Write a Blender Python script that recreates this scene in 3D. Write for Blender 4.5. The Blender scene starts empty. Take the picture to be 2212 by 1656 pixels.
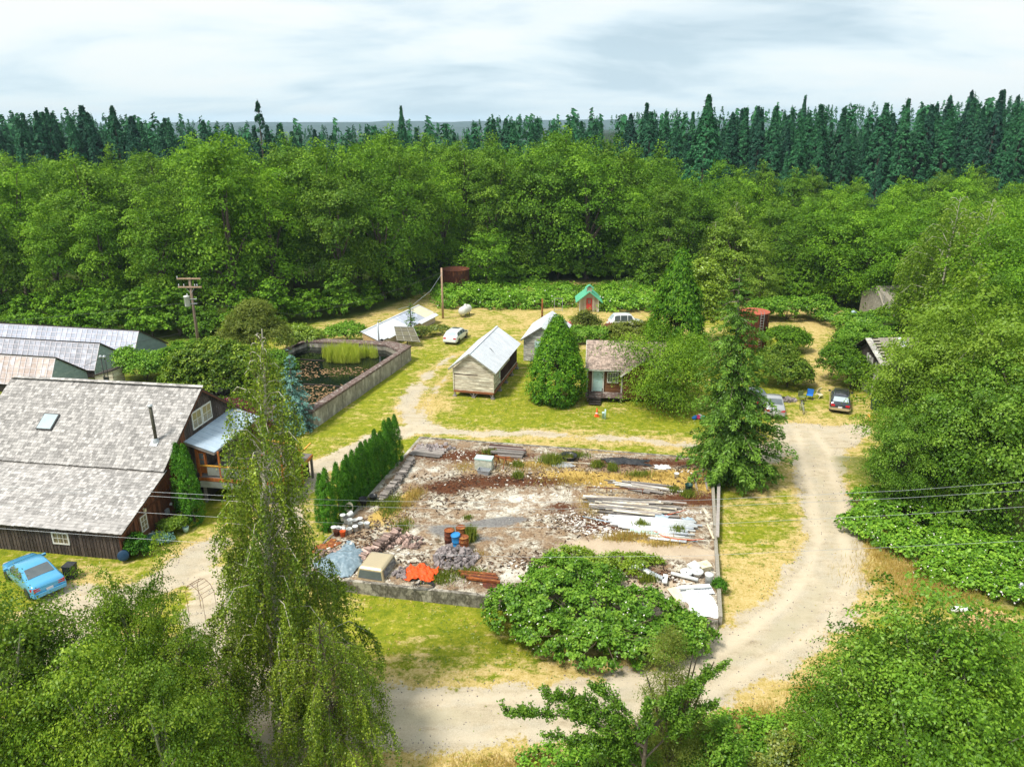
import bpy, bmesh, math, random
import numpy as np
from mathutils import Vector, Matrix
R = math.radians
scene = bpy.context.scene
COL = scene.collection
rng = np.random.default_rng(7)
random.seed(7)

# ------------------------------------------------------------------ camera, sky, sun, exposure
CAM_H = 24.0
PITCH = R(19.16)
cd = bpy.data.cameras.new("camera")
cd.sensor_width = 36.0
cd.lens = 36.0 * 1600 / 2212
cd.clip_start = 0.2
cd.clip_end = 12000
cam = bpy.data.objects.new("camera", cd)
cam.location = (0, 0, CAM_H)
cam.rotation_euler = (R(90) - PITCH, 0, 0)
COL.objects.link(cam)
scene.camera = cam

SUN_EL, SUN_AZ = R(60), R(236)          # azimuth clockwise from +Y: behind the camera's left shoulder
world = bpy.data.worlds.new("World")
scene.world = world
world.use_nodes = True
wn, wl = world.node_tree.nodes, world.node_tree.links
wn.clear()
out = wn.new("ShaderNodeOutputWorld")
bg = wn.new("ShaderNodeBackground")
bg.inputs[1].default_value = 0.12
sky = wn.new("ShaderNodeTexSky")
sky.sky_type = 'NISHITA'
sky.sun_disc = False
sky.sun_elevation = SUN_EL
sky.sun_rotation = SUN_AZ
tc = wn.new("ShaderNodeTexCoord")
sep = wn.new("ShaderNodeSeparateXYZ")
wl.new(tc.outputs["Generated"], sep.inputs[0])
def wmath(op, a, b=None, clamp=False):
    n = wn.new("ShaderNodeMath"); n.operation = op; n.use_clamp = clamp
    for i, v in enumerate((a, b)):
        if v is None: continue
        if isinstance(v, (int, float)): n.inputs[i].default_value = v
        else: wl.new(v, n.inputs[i])
    return n.outputs[0]
zc = wmath('MAXIMUM', sep.outputs[2], 0.0)
zz = wmath('ADD', zc, 0.20)
cx_ = wmath('DIVIDE', sep.outputs[0], zz)
cy_ = wmath('DIVIDE', sep.outputs[1], zz)
comb = wn.new("ShaderNodeCombineXYZ")
wl.new(wmath('MULTIPLY', cx_, 0.62), comb.inputs[0]); wl.new(cy_, comb.inputs[1])
def wnoise(scale, detail, rough, dist=0.0, off=0.0):
    mp = wn.new("ShaderNodeMapping"); mp.inputs[1].default_value = (off, off * 0.7, off * 0.3)
    wl.new(comb.outputs[0], mp.inputs[0])
    n = wn.new("ShaderNodeTexNoise"); n.inputs["Scale"].default_value = scale; n.inputs["Detail"].default_value = detail
    n.inputs["Roughness"].default_value = rough; n.inputs["Distortion"].default_value = dist
    wl.new(mp.outputs[0], n.inputs[0]); return n.outputs[0]
def wramp(f, stops):
    r = wn.new("ShaderNodeValToRGB"); e = r.color_ramp.elements
    e[0].position, e[0].color = stops[0][0], (*stops[0][1], 1)
    e[1].position, e[1].color = stops[-1][0], (*stops[-1][1], 1)
    for p, c in stops[1:-1]:
        q = e.new(p); q.color = (*c, 1)
    wl.new(f, r.inputs[0]); return r.outputs[0]
def wmix(f, a, b):
    m = wn.new("ShaderNodeMix"); m.data_type = 'RGBA'
    if isinstance(f, float): m.inputs[0].default_value = f
    else: wl.new(f, m.inputs[0])
    for i, v in ((6, a), (7, b)):
        if isinstance(v, tuple): m.inputs[i].default_value = (*v, 1)
        else: wl.new(v, m.inputs[i])
    return m.outputs[2]
n1 = wnoise(1.25, 10, 0.56, 0.3, 3.1)
n2 = wnoise(0.6, 4, 0.5, 0.1, 11.7)
shade = wmath('ADD', wmath('MULTIPLY', n1, 0.62), wmath('MULTIPLY', n2, 0.38))
K = 1 / 0.12
def k(c): return tuple(v * K for v in c)
clouds = wramp(shade, [(0.40, k((0.31, 0.40, 0.46))), (0.45, k((0.43, 0.51, 0.555))), (0.495, k((0.54, 0.59, 0.60))), (0.55, k((0.60, 0.61, 0.595)))])
cover = wramp(wnoise(0.5, 7, 0.55, 0.2, 21.0), [(0.30, (0.80,) * 3), (0.5, (1.0,) * 3)])
skyc = wmix(cover, sky.outputs[0], clouds)
hz = wramp(zc, [(0.0, (1.0,) * 3), (0.05, (0.55,) * 3), (0.16, (0.0,) * 3)])
hzm = wmath('MULTIPLY', hz, 0.55)
skyc = wmix(hzm, skyc, k((0.47, 0.57, 0.61)))
wl.new(skyc, bg.inputs[0])
wl.new(bg.outputs[0], out.inputs[0])

sd = bpy.data.lights.new("sun", 'SUN')
sd.energy = 3.0
sd.angle = R(12)
sd.color = (1.0, 0.94, 0.84)
sun = bpy.data.objects.new("sun", sd)
sdir = Vector((math.sin(SUN_AZ) * math.cos(SUN_EL), math.cos(SUN_AZ) * math.cos(SUN_EL), math.sin(SUN_EL)))
sun.rotation_euler = sdir.to_track_quat('Z', 'Y').to_euler()
sun.location = (0, 0, 60)
COL.objects.link(sun)

scene.view_settings.view_transform = 'Standard'
scene.view_settings.look = 'None'
scene.view_settings.gamma = 1
scene.view_settings.use_curve_mapping = False
scene.view_settings.exposure = 0.78
scene.cycles.max_bounces = 5
scene.cycles.diffuse_bounces = 2
scene.cycles.glossy_bounces = 2
scene.cycles.transmission_bounces = 3
scene.cycles.transparent_max_bounces = 4
scene.cycles.use_denoising = True

# ------------------------------------------------------------------ where things stand
cP, sP = math.cos(PITCH), math.sin(PITCH)
def G(px, py, z=0.0):
    """survey point of the photograph -> point of the place at height z"""
    x, d = (px - 1106) / 1600, (py - 828) / 1600
    r = (x, cP - d * sP, -(sP + d * cP)); t = (z - CAM_H) / r[2]
    return Vector((r[0] * t, r[1] * t, z))
def GY(px, py, Y):
    x, d = (px - 1106) / 1600, (py - 828) / 1600
    r = (x, cP - d * sP, -(sP + d * cP)); t = Y / r[1]
    return Vector((r[0] * t, Y, CAM_H + r[2] * t))

# value noise for geometry
_tab = rng.random((257, 257))
def vnoise(x, y, s):
    x = np.asarray(x, float) / s; y = np.asarray(y, float) / s
    xi = np.floor(x).astype(int); yi = np.floor(y).astype(int)
    fx = x - xi; fy = y - yi
    fx = fx * fx * (3 - 2 * fx); fy = fy * fy * (3 - 2 * fy)
    a = _tab[xi % 256, yi % 256]; b = _tab[(xi + 1) % 256, yi % 256]
    c = _tab[xi % 256, (yi + 1) % 256]; d = _tab[(xi + 1) % 256, (yi + 1) % 256]
    return (a * (1 - fx) + b * fx) * (1 - fy) + (c * (1 - fx) + d * fx) * fy
def sstep(x, a, b):
    t = np.clip((np.asarray(x, float) - a) / (b - a), 0, 1); return t * t * (3 - 2 * t)

# slab frame
SF = np.array([-11.62, 35.43]); SU = np.array([0.9838, -0.179]); SV = np.array([0.223, 0.9748]); SLU, SLV = 22.4, 19.6; SLZ = 0.42
def slab_pt(u, v, z=SLZ): p = SF + SU * u + SV * v; return Vector((p[0], p[1], z))

def H(x, y):
    x = np.asarray(x, float); y = np.asarray(y, float)
    h = (vnoise(x, y, 3.1) - .5) * .08 + (vnoise(x + 40, y, 11) - .5) * .2 * sstep(np.abs(x) + y * .1, 8, 20) * .5
    # lawn drops a little along the slab's front wall
    u = (x - SF[0]) * SU[0] + (y - SF[1]) * SU[1]
    v = -(x - SF[0]) * SU[1] + (y - SF[1]) * SU[0]
    h = h - 0.32 * np.exp(-((v + 1.2) / 2.6) ** 2) * sstep(u, -3, 6) * (1 - sstep(u, 16, 24)) * (v < 0.35)
    h = h + 15 * sstep(y, 160, 320) * sstep(x, -20, 90) + 3.0 * sstep(y, 180, 400)
    h = h + sstep(np.hypot(x, y), 500, 1500) * (-6)
    return h
def hz_(x, y): return float(H(x, y))

# ------------------------------------------------------------------ object helpers
def tag(o, label=None, cat=None, group=None, kind=None):
    if label: o["label"] = label
    if cat: o["category"] = cat
    if group: o["group"] = group
    if kind: o["kind"] = kind
    return o
def empty(name, loc, rz=0.0, label=None, cat=None, group=None):
    o = bpy.data.objects.new(name, None); COL.objects.link(o)
    o.location = loc; o.rotation_euler = (0, 0, rz); o.empty_display_size = .3
    return tag(o, label, cat, group)
def link(name, me, parent=None, kind=None):
    o = bpy.data.objects.new(name, me); COL.objects.link(o)
    if parent is not None: o.parent = parent
    if kind: o["kind"] = kind
    return o
def copy_tree(o, parent=None):
    c = o.copy(); COL.objects.link(c); c.parent = parent
    for ch in list(o.children): copy_tree(ch, c)
    return c

class MB:
    """collects shapes; build() links them as ONE mesh object"""
    def __init__(s): s.v = []; s.f = []; s.t = []; s.sm = []
    def add(s, vs, fs, tint=0.5, smooth=False):
        n = len(s.v); s.v += [tuple(v) for v in vs]; s.t += [tint] * len(vs)
        s.f += [tuple(n + i for i in f) for f in fs]; s.sm += [smooth] * len(fs); return s
    def box(s, c, d, rz=0.0, tint=0.5, M=None, taper=1.0):
        x, y, z = d[0] / 2, d[1] / 2, d[2] / 2
        vs = [Vector((i * x * (taper if kk > 0 else 1), j * y * (taper if kk > 0 else 1), kk * z)) for kk in (-1, 1) for j in (-1, 1) for i in (-1, 1)]
        m = M if M is not None else Matrix.Rotation(rz, 3, 'Z')
        vs = [m @ v + Vector(c) for v in vs]
        return s.add(vs, [(0, 2, 3, 1), (4, 5, 7, 6), (0, 1, 5, 4), (2, 6, 7, 3), (0, 4, 6, 2), (1, 3, 7, 5)], tint)
    def beam(s, a, b, w, h, tint=0.5, up=Vector((0, 0, 1))):
        a, b = Vector(a), Vector(b); d = (b - a); L = d.length; d.normalize()
        sd_ = d.cross(up)
        if sd_.length < 1e-4: sd_ = d.cross(Vector((0, 1, 0)))
        sd_.normalize(); u = sd_.cross(d)
        vs = [p + sd_ * i * w / 2 + u * j * h / 2 for p in (a, b) for j in (-1, 1) for i in (-1, 1)]
        return s.add(vs, [(0, 2, 3, 1), (4, 5, 7, 6), (0, 1, 5, 4), (2, 6, 7, 3), (0, 4, 6, 2), (1, 3, 7, 5)], tint)
    def tube(s, pts, rad, n=6, tint=0.5, caps=True):
        pts = [Vector(p) for p in pts]; rad = [rad] * len(pts) if isinstance(rad, (int, float)) else rad
        vs, fs = [], []
        ref = Vector((0, 0, 1))
        for i, p in enumerate(pts):
            d = (pts[min(i + 1, len(pts) - 1)] - pts[max(i - 1, 0)]).normalized()
            a = d.cross(ref)
            if a.length < 0.05: a = d.cross(Vector((0, 1, 0)))
            a.normalize(); b = d.cross(a)
            for j in range(n):
                t = 2 * math.pi * j / n; vs.append(p + (a * math.cos(t) + b * math.sin(t)) * rad[i])
        for i in range(len(pts) - 1):
            for j in range(n):
                fs.append((i * n + j, i * n + (j + 1) % n, (i + 1) * n + (j + 1) % n, (i + 1) * n + j))
        k0 = len(fs)
        if caps: fs += [tuple(range(n))[::-1], tuple((len(pts) - 1) * n + j for j in range(n))]
        s.add(vs, fs, tint, True)
        if caps: s.sm[-1] = s.sm[-2] = False
        return s
    def lathe(s, prof, n=16, c=(0, 0, 0), M=None, tint=0.5, smooth=True):
        c = Vector(c); vs, fs = [], []
        for r, z in prof:
            for j in range(n):
                t = 2 * math.pi * j / n; v = Vector((r * math.cos(t), r * math.sin(t), z))
                vs.append((M @ v if M is not None else v) + c)
        for i in range(len(prof) - 1):
            for j in range(n): fs.append((i * n + j, i * n + (j + 1) % n, (i + 1) * n + (j + 1) % n, (i + 1) * n + j))
        s.add(vs, fs, tint, smooth)
        return s
    def prism(s, poly, a, h, tint=0.5):
        """poly: list of 3-D points (planar), extruded by vector h"""
        poly = [Vector(p) for p in poly]; h = Vector(h); n = len(poly)
        vs = poly + [p + h for p in poly]
        fs = [tuple(range(n))[::-1], tuple(range(n, 2 * n))] + [(i, (i + 1) % n, n + (i + 1) % n, n + i) for i in range(n)]
        return s.add(vs, fs, tint)
    def rock(s, c, r, seed, squash=(1, 1, .7), tint=0.5, n=6):
        rr = random.Random(seed); vs, fs = [], []
        rings = 4
        for i in range(rings + 1):
            ph = math.pi * i / rings - math.pi / 2
            for j in range(n):
                t = 2 * math.pi * j / n + i * .4; q = r * (0.75 + .5 * rr.random())
                vs.append((c[0] + q * squash[0] * math.cos(ph) * math.cos(t), c[1] + q * squash[1] * math.cos(ph) * math.sin(t), c[2] + q * squash[2] * math.sin(ph)))
        for i in range(rings):
            for j in range(n): fs.append((i * n + j, i * n + (j + 1) % n, (i + 1) * n + (j + 1) % n, (i + 1) * n + j))
        return s.add(vs, fs, tint)
    def mesh(s, name, m):
        me = bpy.data.meshes.new(name); me.from_pydata(s.v, [], s.f)
        mats = m if isinstance(m, (list, tuple)) else [m]
        for q in mats: me.materials.append(q)
        at = me.attributes.new("tint", 'FLOAT', 'POINT'); at.data.foreach_set("value", np.array(s.t, np.float32))
        me.polygons.foreach_set("use_smooth", s.sm)
        bm = bmesh.new(); bm.from_mesh(me); bmesh.ops.recalc_face_normals(bm, faces=bm.faces); bm.to_mesh(me); bm.free()
        return me
    def build(s, name, m, parent=None, kind=None): return link(name, s.mesh(name, m), parent, kind)

# ------------------------------------------------------------------ materials
def nt(name):
    m = bpy.data.materials.new(name); m.use_nodes = True; m.node_tree.nodes.clear()
    return m, m.node_tree.nodes, m.node_tree.links
class NB:
    def __init__(s, name): s.m, s.n, s.l = nt(name)
    def _in(s, sock, v):
        if isinstance(v, (int, float)): sock.default_value = v
        elif isinstance(v, tuple): sock.default_value = (*v, 1) if len(v) == 3 and sock.type == 'RGBA' else v
        else: s.l.new(v, sock)
    def math(s, op, a, b=0.0, clamp=False):
        n = s.n.new("ShaderNodeMath"); n.operation = op; n.use_clamp = clamp; s._in(n.inputs[0], a); s._in(n.inputs[1], b); return n.outputs[0]
    def mix(s, f, a, b, mode='MIX'):
        n = s.n.new("ShaderNodeMix"); n.data_type = 'RGBA'; n.blend_type = mode; n.clamp_factor = True
        s._in(n.inputs[0], f); s._in(n.inputs[6], a); s._in(n.inputs[7], b); return n.outputs[2]
    def coord(s, objrand=True, stretch=(1, 1, 1)):
        t = s.n.new("ShaderNodeTexCoord"); v = t.outputs["Object"]
        mp = s.n.new("ShaderNodeMapping"); mp.inputs[3].default_value = stretch; s.l.new(v, mp.inputs[0])
        if objrand:
            oi = s.n.new("ShaderNodeObjectInfo"); mm = s.math('MULTIPLY', oi.outputs["Random"], 57.0)
            c = s.n.new("ShaderNodeCombineXYZ"); s.l.new(mm, c.inputs[0]); s.l.new(mm, c.inputs[1])
            s.l.new(c.outputs[0], mp.inputs[1])
        return mp.outputs[0]
    def noise(s, vec, scale, detail=4.0, rough=0.55, dist=0.0):
        n = s.n.new("ShaderNodeTexNoise"); s.l.new(vec, n.inputs["Vector"]); n.inputs["Scale"].default_value = scale
        n.inputs["Detail"].default_value = detail; n.inputs["Roughness"].default_value = rough; n.inputs["Distortion"].default_value = dist
        return n.outputs[0]
    def ramp(s, f, stops):
        r = s.n.new("ShaderNodeValToRGB"); e = r.color_ramp.elements
        st = [(p, c if isinstance(c, tuple) else (c, c, c)) for p, c in stops]
        e[0].position, e[0].color = st[0][0], (*st[0][1], 1); e[1].position, e[1].color = st[-1][0], (*st[-1][1], 1)
        for p, c in st[1:-1]: q = e.new(p); q.color = (*c, 1)
        s._in(r.inputs[0], f); return r.outputs[0]
    def attr(s, name): n = s.n.new("ShaderNodeAttribute"); n.attribute_name = name; return n.outputs["Fac"]
    def rand(s): return s.n.new("ShaderNodeObjectInfo").outputs["Random"]
    def out(s, col, rough=.8, metal=0.0, bump=None, bstr=.3, bdist=.02, spec=.3, coat=0.0, alpha=None, trans=None):
        p = s.n.new("ShaderNodeBsdfPrincipled"); s._in(p.inputs["Base Color"], col); s._in(p.inputs["Roughness"], rough)
        p.inputs["Metallic"].default_value = metal; p.inputs["Specular IOR Level"].default_value = spec
        p.inputs["Coat Weight"].default_value = coat
        if trans: p.inputs["Transmission Weight"].default_value = trans
        if bump is not None:
            b = s.n.new("ShaderNodeBump"); b.inputs["Strength"].default_value = bstr; b.inputs["Distance"].default_value = bdist
            s.l.new(bump, b.inputs["Height"]); s.l.new(b.outputs[0], p.inputs["Normal"])
        o = s.n.new("ShaderNodeOutputMaterial"); s.l.new(p.outputs[0], o.inputs[0]); return s.m
def pm(name, c1, c2=None, scale=3.0, rough=.8, metal=0.0, stretch=(1, 1, 1), tint=0.0, c3=None, lo=.35, hi=.65, bstr=.25, spec=.3, coat=0.0, rnd=0.0, fine=0.0):
    b = NB(name); v = b.coord(stretch=stretch); n = b.noise(v, scale, 5, .6)
    c2 = c2 or tuple(x * .75 for x in c1)
    stops = [(lo, c1), (hi, c2)] if c3 is None else [(lo, c1), ((lo + hi) / 2, c2), (hi, c3)]
    col = b.ramp(n, stops)
    if tint: col = b.mix(1.0, col, b.ramp(b.attr("tint"), [(0, 1 - tint), (1, 1 + tint)]), 'MULTIPLY')
    if rnd: col = b.mix(1.0, col, b.ramp(b.rand(), [(0, 1 - rnd), (1, 1 + rnd)]), 'MULTIPLY')
    if fine: col = b.mix(1.0, col, b.ramp(b.noise(v, scale * 9, 3, .6), [(.3, 1 - fine), (.7, 1 + fine * .5)]), 'MULTIPLY')
    return b.out(col, rough, metal, n, bstr, .02, spec, coat)
def leafmat(name, dark, mid, light, trans=.35, rnd=.25, gloss=.05, patch=0.0):
    b = NB(name)
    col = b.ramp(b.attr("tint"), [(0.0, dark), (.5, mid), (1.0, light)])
    col = b.mix(1.0, col, b.ramp(b.rand(), [(0, (1 - rnd * .8, 1 - rnd, 1 - rnd * .4)), (1, (1 + rnd, 1 + rnd * .75, 1.0))]), 'MULTIPLY')
    d = b.n.new("ShaderNodeBsdfDiffuse"); b.l.new(col, d.inputs[0])
    t = b.n.new("ShaderNodeBsdfTranslucent"); c2 = b.mix(1.0, col, (1.15, 1.2, .6), 'MULTIPLY'); b.l.new(c2, t.inputs[0])
    m1 = b.n.new("ShaderNodeMixShader"); m1.inputs[0].default_value = trans; b.l.new(d.outputs[0], m1.inputs[1]); b.l.new(t.outputs[0], m1.inputs[2])
    g = b.n.new("ShaderNodeBsdfGlossy"); g.inputs["Roughness"].default_value = .45; g.inputs["Color"].default_value = (.8, .9, .8, 1)
    m2 = b.n.new("ShaderNodeMixShader"); m2.inputs[0].default_value = gloss; b.l.new(m1.outputs[0], m2.inputs[1]); b.l.new(g.outputs[0], m2.inputs[2])
    o = b.n.new("ShaderNodeOutputMaterial"); b.l.new(m2.outputs[0], o.inputs[0]); return b.m

M = {}
M['shake'] = pm('shake', (.315, .30, .29), (.43, .415, .405), 4, .85, tint=.38, stretch=(1, 6, 1), rnd=.12, lo=.3, hi=.7, fine=.2)
M['shake_brown'] = pm('shake_brown', (.30, .22, .18), (.42, .34, .29), 4, .85, tint=.4, stretch=(1, 6, 1))
M['barn_red'] = pm('barn_red', (.20, .065, .024), (.09, .035, .020), 5, .85, stretch=(6, 6, .6), rnd=.45, c3=(.20, .085, .035))
M['barn_grey'] = pm('barn_grey', (.10, .072, .06), (.055, .042, .038), 5, .85, stretch=(6, 6, .6), rnd=.35, c3=(.15, .12, .10))
M['under'] = pm('under', (.05, .04, .035), rough=.95)
M['white_paint'] = pm('white_paint', (.72, .72, .68), (.60, .60, .55), 4, .6, fine=.1)
M['white_plastic'] = pm('white_plastic', (.74, .76, .76), (.62, .64, .64), 3, .4, rnd=.1)
M['cream_plastic'] = pm('cream_plastic', (.72, .66, .48), (.62, .55, .38), 3, .4)
M['galv'] = pm('galv', (.50, .53, .56), (.38, .41, .44), 1.5, .42, .35, fine=.1)
M['roof_white'] = pm('roof_white', (.70, .73, .78), (.60, .63, .68), .8, .5, .1, fine=.12)
M['roof_blue'] = pm('roof_blue', (.50, .62, .74), (.40, .50, .60), .8, .4, .3)
M['dark_metal'] = pm('dark_metal', (.035, .036, .038), (.06, .06, .06), 6, .5)
M['steel'] = pm('steel', (.22, .21, .20), (.12, .12, .12), 5, .4, .7)
M['rust'] = pm('rust', (.16, .045, .02), (.07, .022, .016), 1.4, .85, c3=(.26, .09, .03), stretch=(2, 2, .5), fine=.3)
M['rust_orange'] = pm('rust_orange', (.36, .11, .025), (.18, .05, .02), 3.0, .8, c3=(.45, .20, .05), fine=.3)
M['rust_top'] = pm('rust_top', (.42, .10, .05), (.30, .08, .05), 1.5, .8)
M['blue_drum'] = pm('blue_drum', (.02, .17, .42), (.03, .24, .55), 2, .35)
M['wood_grey'] = pm('wood_grey', (.30, .27, .25), (.18, .16, .15), 5, .85, stretch=(.5, 8, 8), rnd=.4, c3=(.42, .39, .36), tint=.3)
M['wood_bark'] = pm('wood_bark', (.12, .085, .06), (.06, .045, .035), 5, .9, fine=.3)
M['wood_cut'] = pm('wood_cut', (.42, .30, .26), (.28, .20, .17), 7, .8, rnd=.35, tint=.4, fine=.25)
M['wood_orange'] = pm('wood_orange', (.45, .15, .035), (.32, .10, .03), 4, .6, stretch=(1, 1, .3), c3=(.55, .22, .05))
M['wood_yellow'] = pm('wood_yellow', (.62, .35, .06), (.5, .26, .04), 4, .6)
M['pole'] = pm('pole', (.26, .19, .14), (.17, .125, .095), 3, .85, stretch=(5, 5, .3), c3=(.34, .26, .20))
M['pole_pale'] = pm('pole_pale', (.52, .36, .24), (.36, .24, .16), 3, .85, stretch=(5, 5, .3), c3=(.62, .46, .33))
M['trunk'] = pm('trunk', (.13, .10, .075), (.07, .055, .045), 4, .9, stretch=(3, 3, .8), c3=(.2, .17, .13))
M['trunk_birch'] = pm('trunk_birch', (.62, .58, .50), (.30, .27, .22), 5, .8, stretch=(.6, .6, 4), lo=.4, hi=.62)
M['twig'] = pm('twig', (.22, .16, .11), (.13, .09, .065), 5, .85)
M['lichen'] = pm('lichen', (.36, .37, .26), (.20, .19, .13), 9, .95, c3=(.46, .48, .36))
M['glass'] = pm('glass', (.07, .09, .10), (.11, .13, .14), 1.2, .08, spec=.8)
M['glass_warm'] = pm('glass_warm', (.30, .25, .14), (.18, .16, .10), 5, .12, spec=.7)
M['glass_sky'] = pm('glass_sky', (.42, .52, .56), (.36, .44, .48), 1.2, .08, spec=.8)
M['glazing'] = pm('glazing', (.46, .49, .60), (.36, .39, .46), 1.1, .25, c3=(.54, .58, .74), rnd=.16, spec=.5)
M['glazing_grey'] = pm('glazing_grey', (.38, .39, .45), (.29, .30, .34), 1.5, .3, c3=(.47, .49, .56), rnd=.18, spec=.5)
M['glazing_pink'] = pm('glazing_pink', (.60, .52, .50), (.48, .38, .34), 1.0, .35, c3=(.66, .64, .68), rnd=.14)
M['bar_white'] = pm('bar_white', (.68, .64, .68), (.58, .54, .56), 2, .5)
M['siding_green'] = pm('siding_green', (.34, .44, .42), (.27, .36, .35), .8, .7, c3=(.40, .48, .46), fine=.1)
M['siding_blue'] = pm('siding_blue', (.22, .30, .32), (.16, .22, .24), .8, .7)
M['concrete_wall'] = pm('concrete_wall', (.38, .36, .30), (.24, .22, .18), .9, .9, c3=(.52, .49, .42), stretch=(1, 1, .5), fine=.2)
M['concrete_dark'] = pm('concrete_dark', (.28, .26, .22), (.10, .09, .07), 1.1, .9, c3=(.40, .37, .31), stretch=(1.3, 1.3, .9), fine=.3, lo=.38, hi=.6)
M['cap'] = pm('cap', (.22, .16, .14), (.11, .07, .06), 2.5, .9, c3=(.34, .30, .27), fine=.4)
M['clap'] = pm('clap', (.74, .69, .57), (.40, .34, .26), 1.3, .85, c3=(.74, .70, .58), stretch=(.5, .5, 5), tint=.25, lo=.34, hi=.6, fine=.25)
M['clap_grey'] = pm('clap_grey', (.50, .48, .42), (.30, .29, .27), 1.6, .85, c3=(.66, .66, .62), stretch=(.6, .6, 2), tint=.2, fine=.3)
M['stud'] = pm('stud', (.11, .055, .045), (.06, .035, .03), 4, .9, stretch=(4, 4, .5), rnd=.3)
M['sill_red'] = pm('sill_red', (.32, .12, .05), (.20, .08, .04), 3, .8)
M['brown_siding'] = pm('brown_siding', (.20, .09, .035), (.13, .06, .028), 2, .8, stretch=(1, 1, 6), tint=.3)
M['mint'] = pm('mint', (.50, .70, .66), (.44, .62, .60), 1.2, .5)
M['green_roof'] = pm('green_roof', (.10, .42, .26), (.14, .50, .33), 1.5, .45)
M['red_paint'] = pm('red_paint', (.55, .06, .045), (.42, .05, .04), 3, .5)
M['shed_board'] = pm('shed_board', (.46, .38, .30), (.34, .28, .22), 4, .85, stretch=(6, 6, .5), rnd=.25)
M['grey_board'] = pm('grey_board', (.36, .33, .28), (.24, .22, .18), 3, .9, stretch=(4, 4, .6), rnd=.2, c3=(.46, .43, .36))
M['tarp_blue'] = pm('tarp_blue', (.22, .30, .36), (.16, .23, .28), 3, .55, c3=(.30, .38, .44))
M['black_plastic'] = pm('black_plastic', (.02, .022, .026), (.035, .038, .042), 4, .35)
M['net_orange'] = pm('net_orange', (.75, .10, .015), (.6, .07, .01), 6, .6)
M['orange_plastic'] = pm('orange_plastic', (.75, .12, .02), (.6, .1, .02), 4, .45)
M['green_bin'] = pm('green_bin', (.01, .045, .035), (.012, .06, .045), 3, .4)
M['blue_bin'] = pm('blue_bin', (.01, .035, .08), (.015, .05, .1), 3, .4)
M['blue_cloth'] = pm('blue_cloth', (.02, .14, .5), (.03, .2, .6), 4, .8)
M['olive_cloth'] = pm('olive_cloth', (.2, .24, .09), (.14, .17, .07), 4, .8)
M['tyre'] = pm('tyre', (.02, .02, .02), (.035, .035, .035), 5, .8)
M['rim'] = pm('rim', (.5, .5, .48), (.35, .35, .34), 5, .35, .7)
M['lamp_red'] = pm('lamp_red', (.55, .015, .02), (.4, .01, .015), 5, .2, spec=.6)
M['lamp_clear'] = pm('lamp_clear', (.75, .6, .6), (.7, .5, .5), 5, .2, spec=.6)
M['plate'] = pm('plate', (.7, .7, .74), (.6, .6, .64), 5, .4)
M['plate_blue'] = pm('plate_blue', (.1, .2, .5), rough=.4)
M['rock'] = pm('rock', (.34, .30, .30), (.2, .17, .17), 5, .9, tint=.35, fine=.25)
M['cloth_pink'] = pm('cloth_pink', (.7, .05, .18), rough=.8)
M['silver_paint'] = pm('silver_paint', (.42, .43, .44), (.38, .39, .40), 1, .25, .4, coat=.5)
M['car_blue'] = pm('car_blue', (.08, .36, .62), (.09, .38, .66), 1, .22, .25, coat=.8, bstr=0)
M['car_white'] = pm('car_white', (.72, .75, .76), (.70, .73, .74), 1, .25, 0, coat=.8, bstr=0)
M['car_dark'] = pm('car_dark', (.035, .04, .055), (.04, .045, .06), 1, .18, .3, coat=1, bstr=0)
M['car_tan'] = pm('car_tan', (.48, .40, .25), (.44, .37, .24), 1, .35, .2, coat=.5, bstr=0)
M['straw'] = pm('straw', (.60, .42, .20), (.45, .30, .14), 5, .9, tint=.3)

M['L_alder'] = leafmat('leaf_alder', (.048, .13, .009), (.122, .27, .018), (.25, .44, .036), rnd=.32, gloss=.01, trans=.25)
M['L_maple'] = leafmat('leaf_maple', (.045, .12, .009), (.100, .235, .015), (.20, .38, .028), rnd=.22, gloss=.01, trans=.25)
M['L_light'] = leafmat('leaf_light', (.10, .19, .014), (.175, .305, .024), (.29, .43, .05), rnd=.12, gloss=.015)
M['L_olive'] = leafmat('leaf_olive', (.10, .14, .02), (.16, .21, .03), (.24, .29, .05), rnd=.12, gloss=.015)
M['L_conifer'] = leafmat('leaf_conifer', (.012, .058, .030), (.022, .108, .052), (.045, .17, .072), trans=.1, rnd=.35, gloss=.01)
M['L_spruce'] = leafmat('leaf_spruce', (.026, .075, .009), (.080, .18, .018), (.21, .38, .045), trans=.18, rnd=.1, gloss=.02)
M['L_cedar'] = leafmat('leaf_cedar', (.030, .10, .006), (.085, .23, .012), (.20, .38, .025), trans=.22, rnd=.1, gloss=.01)
M['L_arbor'] = leafmat('leaf_arborvitae', (.022, .09, .006), (.060, .20, .012), (.14, .33, .025), trans=.2, rnd=.15, gloss=.01)
M['L_yew'] = leafmat('leaf_yew', (.06, .14, .010), (.14, .27, .016), (.28, .42, .04), trans=.28, rnd=.1, gloss=.01)
M['L_birch'] = leafmat('leaf_birch', (.050, .11, .005), (.155, .24, .013), (.38, .48, .05), trans=.33, rnd=.1, gloss=.03)
M['L_dark'] = leafmat('leaf_dark', (.032, .085, .005), (.105, .20, .012), (.27, .38, .035), trans=.22, rnd=.15, gloss=.02)
M['L_bramble'] = leafmat('leaf_bramble', (.05, .14, .009), (.13, .30, .020), (.28, .48, .05), trans=.22, rnd=.15, gloss=.02)
M['L_near'] = leafmat('leaf_near', (.040, .105, .007), (.115, .25, .016), (.26, .43, .05), trans=.25, rnd=.12, gloss=.02)
M['L_lime'] = leafmat('leaf_lime', (.13, .23, .010), (.22, .34, .016), (.32, .44, .03), trans=.3, rnd=.1)
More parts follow.
